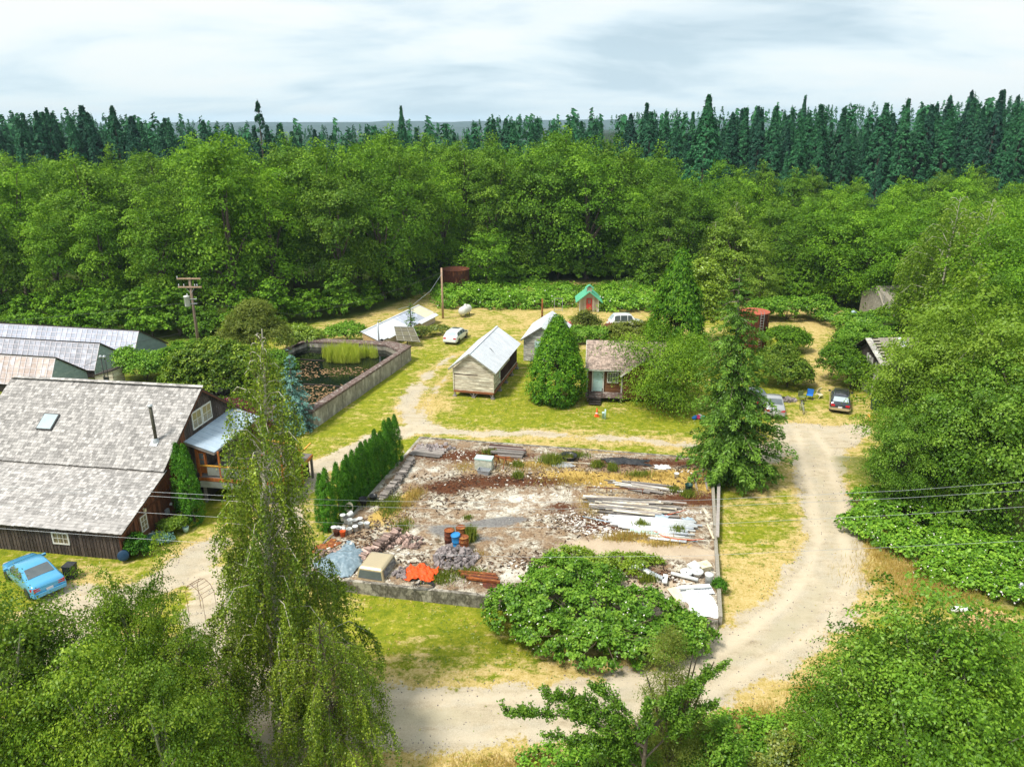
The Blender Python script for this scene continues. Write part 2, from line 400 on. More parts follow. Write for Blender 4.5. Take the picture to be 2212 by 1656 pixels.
M['L_blue'] = leafmat('leaf_blue_spruce', (.06, .16, .14), (.12, .27, .24), (.22, .40, .36), trans=.1, rnd=.05)
M['L_red'] = leafmat('leaf_red', (.09, .006, .022), (.16, .010, .035), (.25, .02, .06), trans=.3, rnd=.05)
M['L_reed'] = leafmat('leaf_reed', (.28, .36, .03), (.45, .55, .05), (.60, .60, .10), trans=.3, rnd=.05)
M['L_dry'] = leafmat('leaf_dry', (.40, .25, .07), (.50, .36, .10), (.48, .44, .12), trans=.3, rnd=.05)
M['L_weed'] = leafmat('leaf_weed', (.09, .15, .015), (.18, .25, .025), (.32, .34, .05), trans=.3, rnd=.15)
M['lily'] = pm('lily', (.30, .19, .09), (.17, .10, .05), 3, .6, tint=.5)
M['blossom'] = pm('blossom', (.72, .70, .66), (.62, .6, .56), 5, .7)
M['chip'] = pm('chip', (.66, .62, .56), (.48, .44, .40), 5, .8, tint=.3)
# ------------------------------------------------------------------ foliage
def unit(a): return a / np.maximum(np.linalg.norm(a, axis=1, keepdims=True), 1e-6)
def leaf_mesh(name, mat, pos, nrm, dr, L, W, tint, fold=0.0):
    """diamond leaves: centre, normal, long axis, length, width, tint per leaf"""
    n = len(pos); L = np.broadcast_to(L, (n,)).reshape(-1, 1); W = np.broadcast_to(W, (n,)).reshape(-1, 1)
    nrm = unit(nrm); dr = unit(dr - nrm * (dr * nrm).sum(1, keepdims=True)); sd_ = np.cross(nrm, dr)
    V = np.empty((n, 4, 3), np.float32)
    V[:, 0] = pos - dr * L * .5; V[:, 1] = pos + sd_ * W * .5 - dr * L * .08; V[:, 2] = pos + dr * L * .5 - nrm * L * fold; V[:, 3] = pos - sd_ * W * .5 - dr * L * .08
    me = bpy.data.meshes.new(name); me.vertices.add(4 * n); me.vertices.foreach_set("co", V.ravel())
    me.loops.add(4 * n); me.loops.foreach_set("vertex_index", np.arange(4 * n, dtype=np.int32))
    me.polygons.add(n); me.polygons.foreach_set("loop_start", np.arange(0, 4 * n, 4, dtype=np.int32))
    try: me.polygons.foreach_set("loop_total", np.full(n, 4, np.int32))
    except Exception: pass
    me.materials.append(mat)
    at = me.attributes.new("tint", 'FLOAT', 'POINT'); at.data.foreach_set("value", np.repeat(np.clip(tint, 0, 1), 4).astype(np.float32))
    me.update(calc_edges=True); return me
def rnd_unit(g, n): return unit(g.normal(size=(n, 3)))

def boughs_crown(g, nb, shape, nl, leaf, rb, flat=.3, up=.8, droop=.25, aspect=.7):
    """nb boughs whose tips lie at shape(g, nb) -> (pos, outward dir, size); nl leaves each, in flattened tilted sprays"""
    c, o, sz = shape(g, nb)
    P, Nn, D, T = [], [], [], []
    bt = g.random(nb)
    for i in range(nb):
        k_ = max(6, int(nl * sz[i] ** 2)); r = rb * sz[i]
        out_ = o[i] * np.array([1, 1, .35]); out_ = out_ / max(np.linalg.norm(out_), 1e-3); side = np.cross(out_, [0, 0, 1.]); side /= max(np.linalg.norm(side), 1e-3)
        upv = np.cross(side, out_)
        a = g.random(k_) * 2 * np.pi; q = np.sqrt(g.random(k_))
        # lobed outline
        lob = 1 + .28 * np.sin(a * 3 + g.random() * 6) + .16 * np.sin(a * 7 + g.random() * 6)
        x = np.cos(a) * q * r * 1.25 * lob; y = np.sin(a) * q * r * lob
        z = g.normal(size=k_) * .10 * r + flat * r * np.sqrt(np.clip(1.02 - q ** 2, 0, 1)) * np.where(g.random(k_) < .82, 1, g.random(k_)) - droop * r * q ** 2 + np.sin(x * 4.4 / r + g.random() * 6) * .07 * r
        P.append(c[i] + x[:, None] * out_ + y[:, None] * side + z[:, None] * upv)
        nr = g.normal(size=(k_, 3)) * .5 + np.array([0, 0, up * .8]) + out_ * .25 + (out_ * np.cos(a)[:, None] + side * np.sin(a)[:, None]) * (q * .9)[:, None]
        Nn.append(nr); D.append(g.normal(size=(k_, 3)) * .6 + out_ * .5 + np.array([0, 0, -.35]))
        T.append(np.clip(.5 + (bt[i] - .5) * .55 + g.normal(size=k_) * .17, 0, 1))
    P, Nn, D, T = map(np.concatenate, (P, Nn, D, T))
    L = leaf * (.7 + .6 * g.random(len(P)))
    return P, Nn, D, L, L * aspect, T, c
def ell_shape(rx, ry, rz, zc, low=-.55, lump=.22, inner=.25):
    def f(g, n):
        d = rnd_unit(g, n * 3); d = d[d[:, 2] > low][:n]
        while len(d) < n: d = np.concatenate([d, rnd_unit(g, n)[:n - len(d)]])
        ang = np.arctan2(d[:, 1], d[:, 0]); s0 = g.random() * 6
        l = 1 + lump * (np.sin(ang * 3 + s0 + d[:, 2] * 4) * .6 + np.sin(ang * 5 - s0 * 2 + d[:, 2] * 7) * .4)
        r = (1 - inner * g.random(n) ** 1.5) * l
        p = d * np.array([rx, ry, rz]) * r[:, None] + np.array([0, 0, zc])
        return p, d, .75 + .5 * g.random(n)
    return f
def limbs(mb, base, tips, r0, z0, g, n=5, k=10, bend=.15):
    tips = list(tips); g.shuffle(tips)
    for t in tips[:k]:
        t = Vector(t); st = Vector((base[0] * 1.0, base[1], z0 + (t.z - z0) * .35 * g.random()))
        mid = st.lerp(t, .5) + Vector((0, 0, bend * (t - st).length))
        mb.tube([st, mid, t], [r0, r0 * .6, r0 * .15], n, caps=False)
def trunk_mesh(name, mat, h, r, tips, g, k=8, lean=0.0, n=7):
    mb = MB(); pts = [(lean * (z / h) ** 2 * h + .03 * h * math.sin(z * .7) * (z > 0), .02 * h * math.sin(z * .9 + 1) * (z > 0), z) for z in np.linspace(-.3, h, 6)]
    mb.tube(pts, [r * (1.15 if i == 0 else 1 - .16 * i) for i in range(6)], n, caps=False)
    limbs(mb, (0, 0), tips, r * .42, h * .3, g, k=k)
    return mb.mesh(name, mat)
def tree_proto(kind, seed, leafm, h, rx, rz, zc, nb, nl, leaf, rb, trunk='trunk', k=8, low=-.55, **kw):
    g = np.random.default_rng(seed)
    shp = kw.pop('shape', None) or ell_shape(rx, rx, rz, zc, low, kw.pop('lump', .22), kw.pop('inner', .25))
    P, Nn, D, L, W, T, c = boughs_crown(g, nb, shp, nl, leaf, rb, **kw)
    me = leaf_mesh(kind + "_crown", M[leafm], P, Nn, D, L, W, T)
    tr = trunk_mesh(kind + "_trunk", M[trunk], zc + rz * .3, .035 * zc + .05, c, g, k)
    return tr, me
def put_tree(name, meshes, loc, rz, s, label, cat, group=None, parts=("trunk", "crown"), sz=None):
    e = empty(name, loc, rz, label, cat, group); e.scale = (s, s, sz if sz else s)
    for nm, me in zip(parts, meshes):
        if me is not None: link(nm, me, e)
    return e

def conifer_mesh(name, leafm, seed, Ht, Rb, levels, nbr, nq, q, droop=.35, gap=0.0, power=.85, zb=.06, upn=.7, spiky=0.0, jag=.3):
    """needle boughs in whorls; returns trunk mesh, crown mesh"""
    g = np.random.default_rng(seed); P, Nn, D, L, W, T = [], [], [], [], [], []
    tips = []
    for li in range(levels):
        f = (li + g.random() * .6) / levels; z = Ht * (zb + (1 - zb) * f ** .92)
        rad = Rb * (1 - f) ** power * (1 - jag * (1 - .6 * f) * g.random()) + .10
        if f < .08: rad *= .85
        k_ = max(3, int(nbr * (1 - f * .55))); z_lv = z
        for b in range(k_):
            if g.random() < gap: continue
            z = z_lv + (g.random() - .5) * 1.6 * Ht / levels
            a = 2 * np.pi * (b + g.random() * .7) / k_ + li * 1.7; rr = rad * (.6 + .5 * g.random())
            m = max(4, int(nq * (rr / Rb) ** 1.1)); s = g.random(m) ** .75
            d = np.array([np.cos(a), np.sin(a), 0]); sd_ = np.array([-d[1], d[0], 0])
            wid = (.06 + .30 * rr * np.sin(np.clip(s, 0, 1) * np.pi) ** .8 * (1 - .45 * s)) * .9
            off = (g.random(m) * 2 - 1)
            zz_ = (.16 + .35 * f ** 3) * rr * s - droop * rr * s ** 1.7 + (g.normal(size=m)) * .035 * rr - np.abs(off) * wid * .35 + spiky * rr * s ** 4
            p = d * (s * rr)[:, None] + sd_ * (off * wid)[:, None]; p[:, 2] = z + zz_
            P.append(p); Nn.append(g.normal(size=(m, 3)) * .45 + np.array([0, 0, upn]) + d * .4)
            D.append(d * .9 + sd_ * (np.sign(off) * .7)[:, None] + np.array([0, 0, -.35]) + g.normal(size=(m, 3)) * .25)
            ll = q * (.7 + .6 * g.random(m)) * (.55 + .45 * (1 - f)); L.append(ll); W.append(ll * .42)
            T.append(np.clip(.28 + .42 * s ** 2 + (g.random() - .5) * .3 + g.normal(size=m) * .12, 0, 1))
            if li % 3 == 0: tips.append((d[0] * rr * .8, d[1] * rr * .8, z - droop * rr * .5))
    P, Nn, D, L, W, T = map(np.concatenate, (P, Nn, D, L, W, T))
    me = leaf_mesh(name + "_crown", M[leafm], P, Nn, D, L, W, T)
    mb = MB(); mb.tube([(0, 0, -.3), (0, 0, Ht * .5), (0, 0, Ht * .985)], [.017 * Ht + .03, .010 * Ht + .02, .02], 6, caps=False)
    return mb, me, tips

def shell_mesh(name, leafm, seed, blobs, n, leaf, aspect=.7, up=.5, tint_sd=.18, inner=.3, clump=.25, ncl=None, cut=0.0, dirz=-.2):
    """leaf clusters over the surface of overlapping blobs [(cx,cy,cz,rx,ry,rz)]"""
    g = np.random.default_rng(seed); vol = np.array([(b[3] * b[4] + b[4] * b[5] + b[3] * b[5]) for b in blobs]); pr = vol / vol.sum()
    ncl = ncl or max(20, n // 28)
    bi = g.choice(len(blobs), ncl, p=pr); B = np.array(blobs)[bi]
    d = rnd_unit(g, ncl); d[:, 2] = np.where(d[:, 2] < -.25, -d[:, 2], d[:, 2])
    cc = B[:, :3] + d * B[:, 3:] * (1 - inner * g.random(ncl)[:, None] ** 2)
    ct = g.random(ncl)
    k_ = g.integers(0, ncl, n); rcl = clump * (.6 + .8 * g.random(ncl))
    q = g.normal(size=(n, 3)) * .5 * np.array([1, 1, .6])
    p = cc[k_] + q * rcl[k_][:, None]
    if cut is not None: keep = p[:, 2] > cut; p, k_ = p[keep], k_[keep]
    m = len(p); nr = d[k_] * .8 + np.array([0, 0, up]) + g.normal(size=(m, 3)) * .5
    L = leaf * (.65 + .7 * g.random(m)); T = np.clip(.5 + (ct[k_] - .5) * .6 + g.normal(size=m) * tint_sd, 0, 1)
    return leaf_mesh(name, M[leafm], p, nr, g.normal(size=(m, 3)) + np.array([0, 0, dirz]), L, L * aspect, T)

def stems(name, mat, seed, n, h, spread, r=.02):
    g = np.random.default_rng(seed); mb = MB()
    for i in range(n):
        a = g.random() * 6.28; b = spread * (.4 + .6 * g.random()); mb.tube([(0, 0, -.1), (math.cos(a) * b * .35, math.sin(a) * b * .35, h * .5), (math.cos(a) * b, math.sin(a) * b, h * (.75 + .25 * g.random()))], [r, r * .7, r * .25], 5, caps=False)
    return mb.mesh(name, mat)

# ------------------------------------------------------------------ ground
def polyd(x, y, pts):
    """distance to a polyline, and interpolated half width"""
    best = np.full(np.shape(x), 1e9); bw = np.zeros(np.shape(x))
    for (x0, y0, w0), (x1, y1, w1) in zip(pts[:-1], pts[1:]):
        dx, dy = x1 - x0, y1 - y0; t = np.clip(((x - x0) * dx + (y - y0) * dy) / (dx * dx + dy * dy + 1e-9), 0, 1)
        d = np.hypot(x - x0 - t * dx, y - y0 - t * dy) - (w0 + t * (w1 - w0)); m = d < best; best = np.where(m, d, best)
    return best
def DW(lst): return [(G(a, b).x, G(a, b).y, w) for a, b, w in lst]
ROADS = [
    DW([(250, 1620, 2.2), (600, 1575, 2.0), (850, 1545, 2.0), (1050, 1545, 1.9), (1280, 1530, 1.9), (1480, 1480, 1.95), (1640, 1400, 2.0), (1745, 1320, 2.05), (1790, 1240, 2.0), (1795, 1160, 1.85), (1785, 1080, 1.7), (1768, 1020, 1.75), (1758, 970, 2.3), (1740, 935, 2.6)]),
    DW([(1740, 960, 2.6), (1850, 930, 1.6)]),
    DW([(1650, 975, 2.0), (1560, 972, .8), (1400, 952, .5), (1200, 938, .6), (1000, 935, .9), (900, 925, 1.5), (800, 950, .9), (730, 985, 1.0), (670, 1025, 1.4), (630, 1085, 1.2), (600, 1150, 1.1), (540, 1230, 1.3), (450, 1250, 1.6)]),
    DW([(900, 915, 1.3), (880, 880, 1.1), (895, 845, 1.0), (925, 810, .6), (960, 780, .35), (985, 765, .2)]),
    DW([(905, 905, .9), (920, 870, .35), (950, 830, .25), (985, 790, .4), (1010, 772, .3)]),
    DW([(455, 1180, 1.3), (400, 1235, 1.6), (250, 1300, 1.5), (130, 1300, 1.4), (100, 1420, 3.0), (350, 1500, 3.0), (450, 1600, 2.2)]),
    DW([(455, 1260, 1.4), (480, 1420, 1.6), (560, 1540, 1.8)]),
]
WOODS = [(-130, 92), (-62, 88), (-48, 86), (-38, 84), (-32, 86), (-27, 92), (-22, 95), (-18, 101), (-13, 113), (-8, 117), (0, 117), (9, 121), (18, 119), (24, 108), (32, 106), (40, 104), (50, 98), (60, 84), (75, 74), (130, 74)]
WX = np.array([a for a, b in WOODS], float); WY = np.array([b for a, b in WOODS], float)
def wood_front(x): return np.interp(x, WX, WY)

def axis(lo, hi, step, far, n):
    a = np.arange(lo, hi + step, step); g_ = np.geomspace(step, far - hi, n); return np.unique(np.concatenate([a, hi + g_ * 1.0]))
xs = np.arange(-42, 46.01, .37); far = np.geomspace(1, 4200, 34); xs = np.concatenate([-42 - far[::-1], xs, 46 + far])
ys = np.arange(13, 112, .40); fy = np.geomspace(1, 4300, 40); ys = np.concatenate([[-60, -30, -10, 0, 6, 10], ys, 112 + fy])
X, Y = np.meshgrid(xs, ys); Z = H(X, Y)
dirt = np.full(X.shape, 1e9)
for r_ in ROADS: dirt = np.minimum(dirt, polyd(X, Y, r_))
dirt = dirt + (vnoise(X, Y, 1.3) - .5) * .9 + (vnoise(X + 9, Y, .45) - .5) * .5
dmask = 1 - sstep(dirt, -.9, .6)
cen_ = polyd(X, Y, [(a, b_, 0.0) for a, b_, c_ in ROADS[0]]) + (vnoise(X, Y, 4) - .5) * .5
rut = np.exp(-((cen_ - .95) / .34) ** 2) * (.5 + vnoise(X, Y, 2.2)) - .8 * np.exp(-(cen_ / .4) ** 2) * vnoise(X + 3, Y, 1.5)
cen2 = polyd(X, Y, [(a, b_, 0.0) for a, b_, c_ in ROADS[2]])
rut = np.clip(rut + .7 * np.exp(-((cen2 - .75) / .3) ** 2), -1, 1)
# dry ground regions
def blob(px, py, rx, ry, pw=1.0):
    c = G(px, py); return np.exp(-(((X - c.x) / rx) ** 2 + ((Y - c.y) / ry) ** 2) ** pw)
dry = .22 + .40 * sstep(Y, 74, 90) * (1 - sstep(np.abs(X + 1), 20, 30)) + .55 * blob(1650, 1050, 2.5, 2.6) + .5 * blob(1610, 1260, 2.6, 3.5) + .4 * blob(1130, 1450, 9, 1.2) + .4 * blob(1780, 900, 7, 4) \
    + .35 * blob(1200, 960, 12, 1.6) + .45 * blob(950, 880, 2.5, 3) + .5 * blob(960, 1640, 9, 2) + .5 * blob(1950, 1250, 3.5, 5) + .35 * blob(1690, 1480, 6, 3) + .3 * blob(400, 1175, 2.5, 2) + 1.0 * blob(1710, 668, 8, 10) + .5 * np.exp(-((X - 29.3 - (Y - 66) * .36) / 1.6) ** 2) * sstep(Y, 64, 68) \
    + .35 * blob(190, 1235, 4, 1.5) - .22 * blob(960, 1330, 8, 2.2) - .25 * blob(1100, 880, 5, 4) - .2 * blob(1450, 905, 6, 2.6) - .12 * blob(780, 870, 4, 9) + .4 * blob(1400, 1470, 4, 1.6)
dry = dry + .55 * np.exp(-np.clip(dirt, 0, 9) / .55) * (dirt < 4) - .1
dry = np.clip(dry + .02 + .25 * blob(1610, 1180, 3, 6) + (vnoise(X, Y, 2.4) - .5) * .45 + (vnoise(X + 77, Y, 6) - .5) * .2, 0, 1)
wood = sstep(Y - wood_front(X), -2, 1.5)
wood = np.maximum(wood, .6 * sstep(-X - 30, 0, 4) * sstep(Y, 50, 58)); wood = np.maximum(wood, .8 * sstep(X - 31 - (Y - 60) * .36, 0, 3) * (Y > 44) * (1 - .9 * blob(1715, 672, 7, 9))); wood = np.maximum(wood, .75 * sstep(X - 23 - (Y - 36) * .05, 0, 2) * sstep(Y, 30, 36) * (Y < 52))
slabm = np.zeros_like(X)
u_ = (X - SF[0]) * SU[0] + (Y - SF[1]) * SU[1]; v_ = -(X - SF[0]) * SU[1] + (Y - SF[1]) * SU[0]
ny, nx = X.shape; idx = np.arange(ny * nx).reshape(ny, nx)
quads = np.stack([idx[:-1, :-1], idx[:-1, 1:], idx[1:, 1:], idx[1:, :-1]], -1).reshape(-1, 4)
isroad = (dmask[:-1, :-1] + dmask[1:, 1:]).ravel() > 1.0
co = np.stack([X, Y, Z], -1).reshape(-1, 3).astype(np.float32)
def grid_obj(name, sel, kind='structure'):
    q = quads[sel]; used, inv = np.unique(q, return_inverse=True); inv = inv.reshape(-1, 4)
    me = bpy.data.meshes.new(name); me.vertices.add(len(used)); me.vertices.foreach_set("co", co[used].ravel())
    me.loops.add(inv.size); me.loops.foreach_set("vertex_index", inv.ravel().astype(np.int32)); me.polygons.add(len(inv)); me.polygons.foreach_set("loop_start", np.arange(0, inv.size, 4, dtype=np.int32))
    for nm, A in (("dirt", dmask), ("dry", dry), ("wood", wood), ("rut", rut)):
        at = me.attributes.new(nm, 'FLOAT', 'POINT'); at.data.foreach_set("value", A.ravel()[used].astype(np.float32))
    me.update(calc_edges=True); me.polygons.foreach_set("use_smooth", np.ones(len(inv), bool))
    me.materials.append(M['ground']); o = link(name, me, None, kind); return o
b = NB('ground'); v = b.coord(False)
nA = b.noise(v, .55, 6, .6); nB = b.noise(v, 1.5, 8, .72); nC = b.noise(v, 5.0, 6, .78); nD = b.noise(v, 16, 4, .8)
vs = b.coord(False, stretch=(.35, 1.1, 1)); nS = b.noise(vs, 1.6, 5, .6, .4)
grass = b.ramp(b.math('ADD', b.math('MULTIPLY', nB, .4), b.math('ADD', b.math('MULTIPLY', nC, .3), b.math('MULTIPLY', nD, .3))), [(.37, (.060, .105, .006)), (.46, (.145, .19, .010)), (.53, (.25, .26, .020)), (.62, (.40, .36, .05))])
dryc = b.ramp(b.math('ADD', b.math('MULTIPLY', nB, .3), b.math('ADD', b.math('MULTIPLY', nC, .35), b.math('MULTIPLY', nD, .35))), [(.39, (.24, .19, .055)), (.48, (.43, .325, .11)), (.58, (.58, .455, .225))])
dm = b.math('ADD', b.attr("dry"), b.math('MULTIPLY', b.math('SUBTRACT', b.math('ADD', b.math('MULTIPLY', nS, .45), b.math('ADD', b.math('MULTIPLY', nB, .4), b.math('MULTIPLY', nC, .3))), .575), 4.2))
lawn = b.mix(b.ramp(dm, [(.22, 0.0), (.72, 1.0)]), grass, dryc)
dirtc = b.ramp(b.math('ADD', b.math('MULTIPLY', nS, .35), b.math('ADD', b.math('MULTIPLY', nB, .3), b.math('MULTIPLY', nD, .35))), [(.38, (.31, .255, .175)), (.48, (.44, .375, .27)), (.58, (.54, .465, .345))])
greyc = b.ramp(nD, [(.3, (.29, .265, .21)), (.7, (.50, .46, .37))])
dirtc = b.mix(b.ramp(b.math('ADD', b.math('MULTIPLY', nA, .6), b.math('MULTIPLY', nS, .4)), [(.46, 0.0), (.58, .55)]), dirtc, greyc)
dmk = b.math('ADD', b.attr("dirt"), b.math('MULTIPLY', b.math('SUBTRACT', b.math('ADD', b.math('MULTIPLY', nB, .5), b.math('MULTIPLY', nC, .5)), .5), 3.4))
dirtc = b.mix(b.ramp(b.attr('rut'), [(.15, 0.0), (.9, .6)]), dirtc, (.58, .50, .375)); dirtc = b.mix(b.ramp(b.math('MULTIPLY', b.attr('rut'), -1.0), [(.1, 0.0), (.6, .6)]), dirtc, (.40, .36, .25))
c = b.mix(b.ramp(dmk, [(.40, 0.0), (.62, 1.0)]), lawn, dirtc)
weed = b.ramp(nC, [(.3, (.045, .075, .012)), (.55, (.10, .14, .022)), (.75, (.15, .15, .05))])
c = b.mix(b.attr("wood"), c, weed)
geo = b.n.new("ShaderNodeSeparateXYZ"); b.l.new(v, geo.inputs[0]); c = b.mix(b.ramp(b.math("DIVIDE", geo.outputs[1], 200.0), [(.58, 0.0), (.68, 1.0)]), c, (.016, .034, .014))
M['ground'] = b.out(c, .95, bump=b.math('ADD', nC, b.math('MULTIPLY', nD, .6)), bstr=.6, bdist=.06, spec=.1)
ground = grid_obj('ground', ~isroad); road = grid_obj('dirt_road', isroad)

# distant hills
mb = MB(); g = np.random.default_rng(3)
for (yc, h0, seed) in ((2700, 27, 1), (3600, 40, 5)):
    xsn = np.linspace(-3600, 3600, 180); vs = []; fs = []
    hh = h0 * (.35 + .9 * vnoise(xsn + seed * 100, xsn * 0 + seed, 900) + .25 * vnoise(xsn, xsn * 0 + 3, 170)) + 3 * g.random(len(xsn))
    if seed == 1: hh += 10 * np.exp(-((xsn + 560) / 110) ** 2) - 12 * np.exp(-((xsn - 300) / 900) ** 2)
    for i, x in enumerate(xsn): vs += [(x, yc - 500, -8), (x, yc, hh[i]), (x, yc + 300, -10)]
    for i in range(len(xsn) - 1): a = 3 * i; fs += [(a, a + 3, a + 4, a + 1), (a + 1, a + 4, a + 5, a + 2)]
    mb.add(vs, fs)
hills = mb.build('hills', pm('hill_forest', (.03, .07, .06), (.02, .05, .05), .05, .95), None, 'structure')

# ------------------------------------------------------------------ concrete slab
du = np.arange(0, SLU + .01, .14); dv = np.arange(0, SLV + .01, .14); U, Vv = np.meshgrid(du, dv)
PX = SF[0] + SU[0] * U + SV[0] * Vv; PY = SF[1] + SU[1] * U + SV[1] * Vv
def sblob(px, py, rx, ry, rot=0.0):
    c = G(px, py, SLZ); dx, dy = PX - c.x, PY - c.y; cr, sr = math.cos(rot), math.sin(rot)
    return np.exp(-(((dx * cr + dy * sr) / rx) ** 2 + ((-dx * sr + dy * cr) / ry) ** 2))
moss = 1.0 * sblob(1060, 1040, 2.6, .9) + 1.0 * sblob(960, 1055, 1.6, .9) + .9 * sblob(1010, 985, 3.6, 1.0) + .9 * sblob(1180, 1040, 1.8, .6) + .8 * sblob(1260, 1130, 2.2, 1.1, -.5) + .7 * sblob(1480, 1000, 4.2, .7) + .7 * sblob(1210, 1095, 1.2, .8) \
    + .8 * sblob(1330, 1130, 1.6, 1.2) + .9 * sblob(1500, 1080, 3, .9) + .7 * sblob(1380, 1235, 3.2, .45, -.17) + .55 * sblob(1180, 1210, 1.6, .7) + .5 * sblob(960, 1230, 1.3, .5) + .4 * sblob(1050, 1260, 2, .6) + .35 * sblob(900, 1120, 2, 1) + .6 * sblob(930, 965, 1.6, .5) + .30 * sstep(Vv, 8, 13) + .22 * (1 - sstep(Vv, 4.5, 7)) * sstep(U, 4, 8) + .5 * sblob(1330, 1000, 3, 1) + .5 * sblob(1100, 985, 2, .7)
moss = moss * .85 + .23
dryg = 1.0 * sblob(1240, 1030, 2.8, 1.2) + .9 * sblob(1400, 1040, 4, 1.3) + .8 * sblob(1190, 1000, 3, .8) + .7 * sblob(880, 1075, .7, 2.2, -.4) + .7 * sblob(1400, 1170, 4, .35, -.17) + .6 * sblob(820, 1110, .6, 2, -.4) + .6 * sblob(700, 1200, .8, .9) + .7 * sblob(1530, 1050, .8, 3) + .35 * sblob(1000, 1000, 3, 1) + .9 * sblob(1480, 1030, 3, 1.6) + .6 * sblob(1330, 975, 4, .8) + .7 * sblob(1300, 1080, 2, 1.2) + .5 * sblob(840, 1130, 1.2, 2) + .4 * sblob(1040, 1020, 4, 1)
tar = 1.15 * sblob(970, 1145, 1.6, .75, -.1) + 1.1 * sblob(1060, 1130, 1.7, .55) + .9 * sblob(1110, 1120, 1.3, .4) + .7 * sblob(1030, 1165, 2.2, .5)
tan_ = 1.0 * sblob(1450, 1190, 4.2, .85, -.17) + .9 * sblob(1300, 1180, 2.2, .7, -.17) + .9 * sblob(1400, 1260, 3.6, .9) + .5 * sblob(1230, 1190, 2, .6)
pale = 1.0 * sblob(1150, 1080, 1.9, .8) + .8 * sblob(920, 1020, 1.6, .9) + .6 * sblob(1080, 1100, 2, .8) + .7 * sblob(1090, 1240, 2, .8) + .4 * sblob(870, 1150, 1.5, 1.0)
ZS = SLZ + (vnoise(PX, PY, 1.7) - .5) * .05 + np.clip(moss, 0, 1) * (vnoise(PX, PY, .3) - .3) * .10 + np.clip(dryg, 0, 1) * (vnoise(PX + 5, PY, .35) - .3) * .13
ZS = np.maximum(ZS, SLZ - .03)
b = NB('slab_top'); v = b.coord(False)
sA = b.noise(v, .9, 6, .62, .3); sB = b.noise(v, 2.4, 9, .76, .6); sC = b.noise(v, 8, 5, .75); sE = b.noise(v, 22, 3, .7)
conc = b.ramp(sB, [(.39, (.06, .04, .025)), (.445, (.19, .15, .11)), (.50, (.36, .32, .255)), (.57, (.60, .57, .48))])
conc = b.mix(b.math('MULTIPLY', b.attr("pale"), .85), conc, b.ramp(sC, [(.3, (.52, .50, .42)), (.55, (.80, .78, .70))]))
conc = b.mix(b.ramp(b.math('ADD', b.math('MULTIPLY', sA, .7), b.math('MULTIPLY', sC, .3)), [(.46, .85), (.54, 0.0)]), conc, b.ramp(sC, [(.35, (.10, .055, .03)), (.65, (.38, .265, .16))]))
vo = b.n.new("ShaderNodeTexVoronoi"); vo.feature = 'DISTANCE_TO_EDGE'; vo.inputs["Scale"].default_value = .34
wv = b.n.new("ShaderNodeMapping"); b.l.new(v, wv.inputs[0]); nn = b.n.new("ShaderNodeTexNoise"); nn.inputs["Scale"].default_value = 1.5; nn.inputs["Detail"].default_value = 5; b.l.new(v, nn.inputs["Vector"])
ad = b.n.new("ShaderNodeVectorMath"); ad.operation = 'MULTIPLY_ADD'; b.l.new(nn.outputs[1], ad.inputs[0]); ad.inputs[1].default_value = (.9, .9, 0); b.l.new(v, ad.inputs[2]); b.l.new(ad.outputs[0], vo.inputs["Vector"])
crack = b.ramp(vo.outputs["Distance"], [(.004, .8), (.016, 0.0)])
conc = b.mix(b.math('MULTIPLY', crack, b.ramp(sA, [(.44, .0), (.58, .9)])), conc, (.10, .085, .05))
dots = b.ramp(b.math('ADD', b.math('MULTIPLY', sB, .6), b.math('MULTIPLY', sC, .4)), [(.555, 0.0), (.62, .85)]); conc = b.mix(dots, conc, (.13, .10, .07))
tar_m = b.ramp(b.math('ADD', b.attr("tar"), b.math('MULTIPLY', b.math('SUBTRACT', sB, .5), 1.4)), [(.42, 0.0), (.75, .92)])
c = b.mix(tar_m, conc, b.ramp(sC, [(.3, (.10, .10, .105)), (.7, (.24, .235, .23))]))
tan_m = b.ramp(b.math('ADD', b.attr("tan"), b.math('MULTIPLY', b.math('SUBTRACT', sB, .5), .9)), [(.3, 0.0), (.6, 1.0)])
c = b.mix(tan_m, c, b.ramp(b.math('ADD', b.math('MULTIPLY', sA, .5), b.math('MULTIPLY', sE, .5)), [(.35, (.36, .28, .20)), (.6, (.50, .41, .30))]))
g_m = b.ramp(b.math('ADD', b.attr("dryg"), b.math('MULTIPLY', b.math('SUBTRACT', b.math('ADD', b.math('MULTIPLY', sB, .6), b.math('MULTIPLY', sC, .4)), .5), 3.4)), [(.42, 0.0), (.66, 1.0)])
c = b.mix(g_m, c, b.ramp(sE, [(.3, (.30, .19, .05)), (.5, (.46, .31, .09)), (.7, (.52, .42, .12))]))
m_m = b.ramp(b.math('ADD', b.attr("moss"), b.math('MULTIPLY', b.math('SUBTRACT', b.math('ADD', b.math('MULTIPLY', sB, .55), b.math('MULTIPLY', sC, .45)), .5), 4.6)), [(.60, 0.0), (.74, 1.0)])
c = b.mix(m_m, c, b.ramp(sE, [(.36, (.030, .012, .006)), (.5, (.085, .028, .013)), (.64, (.17, .075, .03))]))
M['slab_top'] = b.out(c, .9, bump=b.math('ADD', sC, sB), bstr=.5, bdist=.05, spec=.15)
n0, n1_ = U.shape; ii = np.arange(n0 * n1_).reshape(n0, n1_)
q = np.stack([ii[:-1, :-1], ii[:-1, 1:], ii[1:, 1:], ii[1:, :-1]], -1).reshape(-1, 4)
me = bpy.data.meshes.new('slab_top'); me.from_pydata(np.stack([PX, PY, ZS], -1).reshape(-1, 3).tolist(), [], q.tolist())
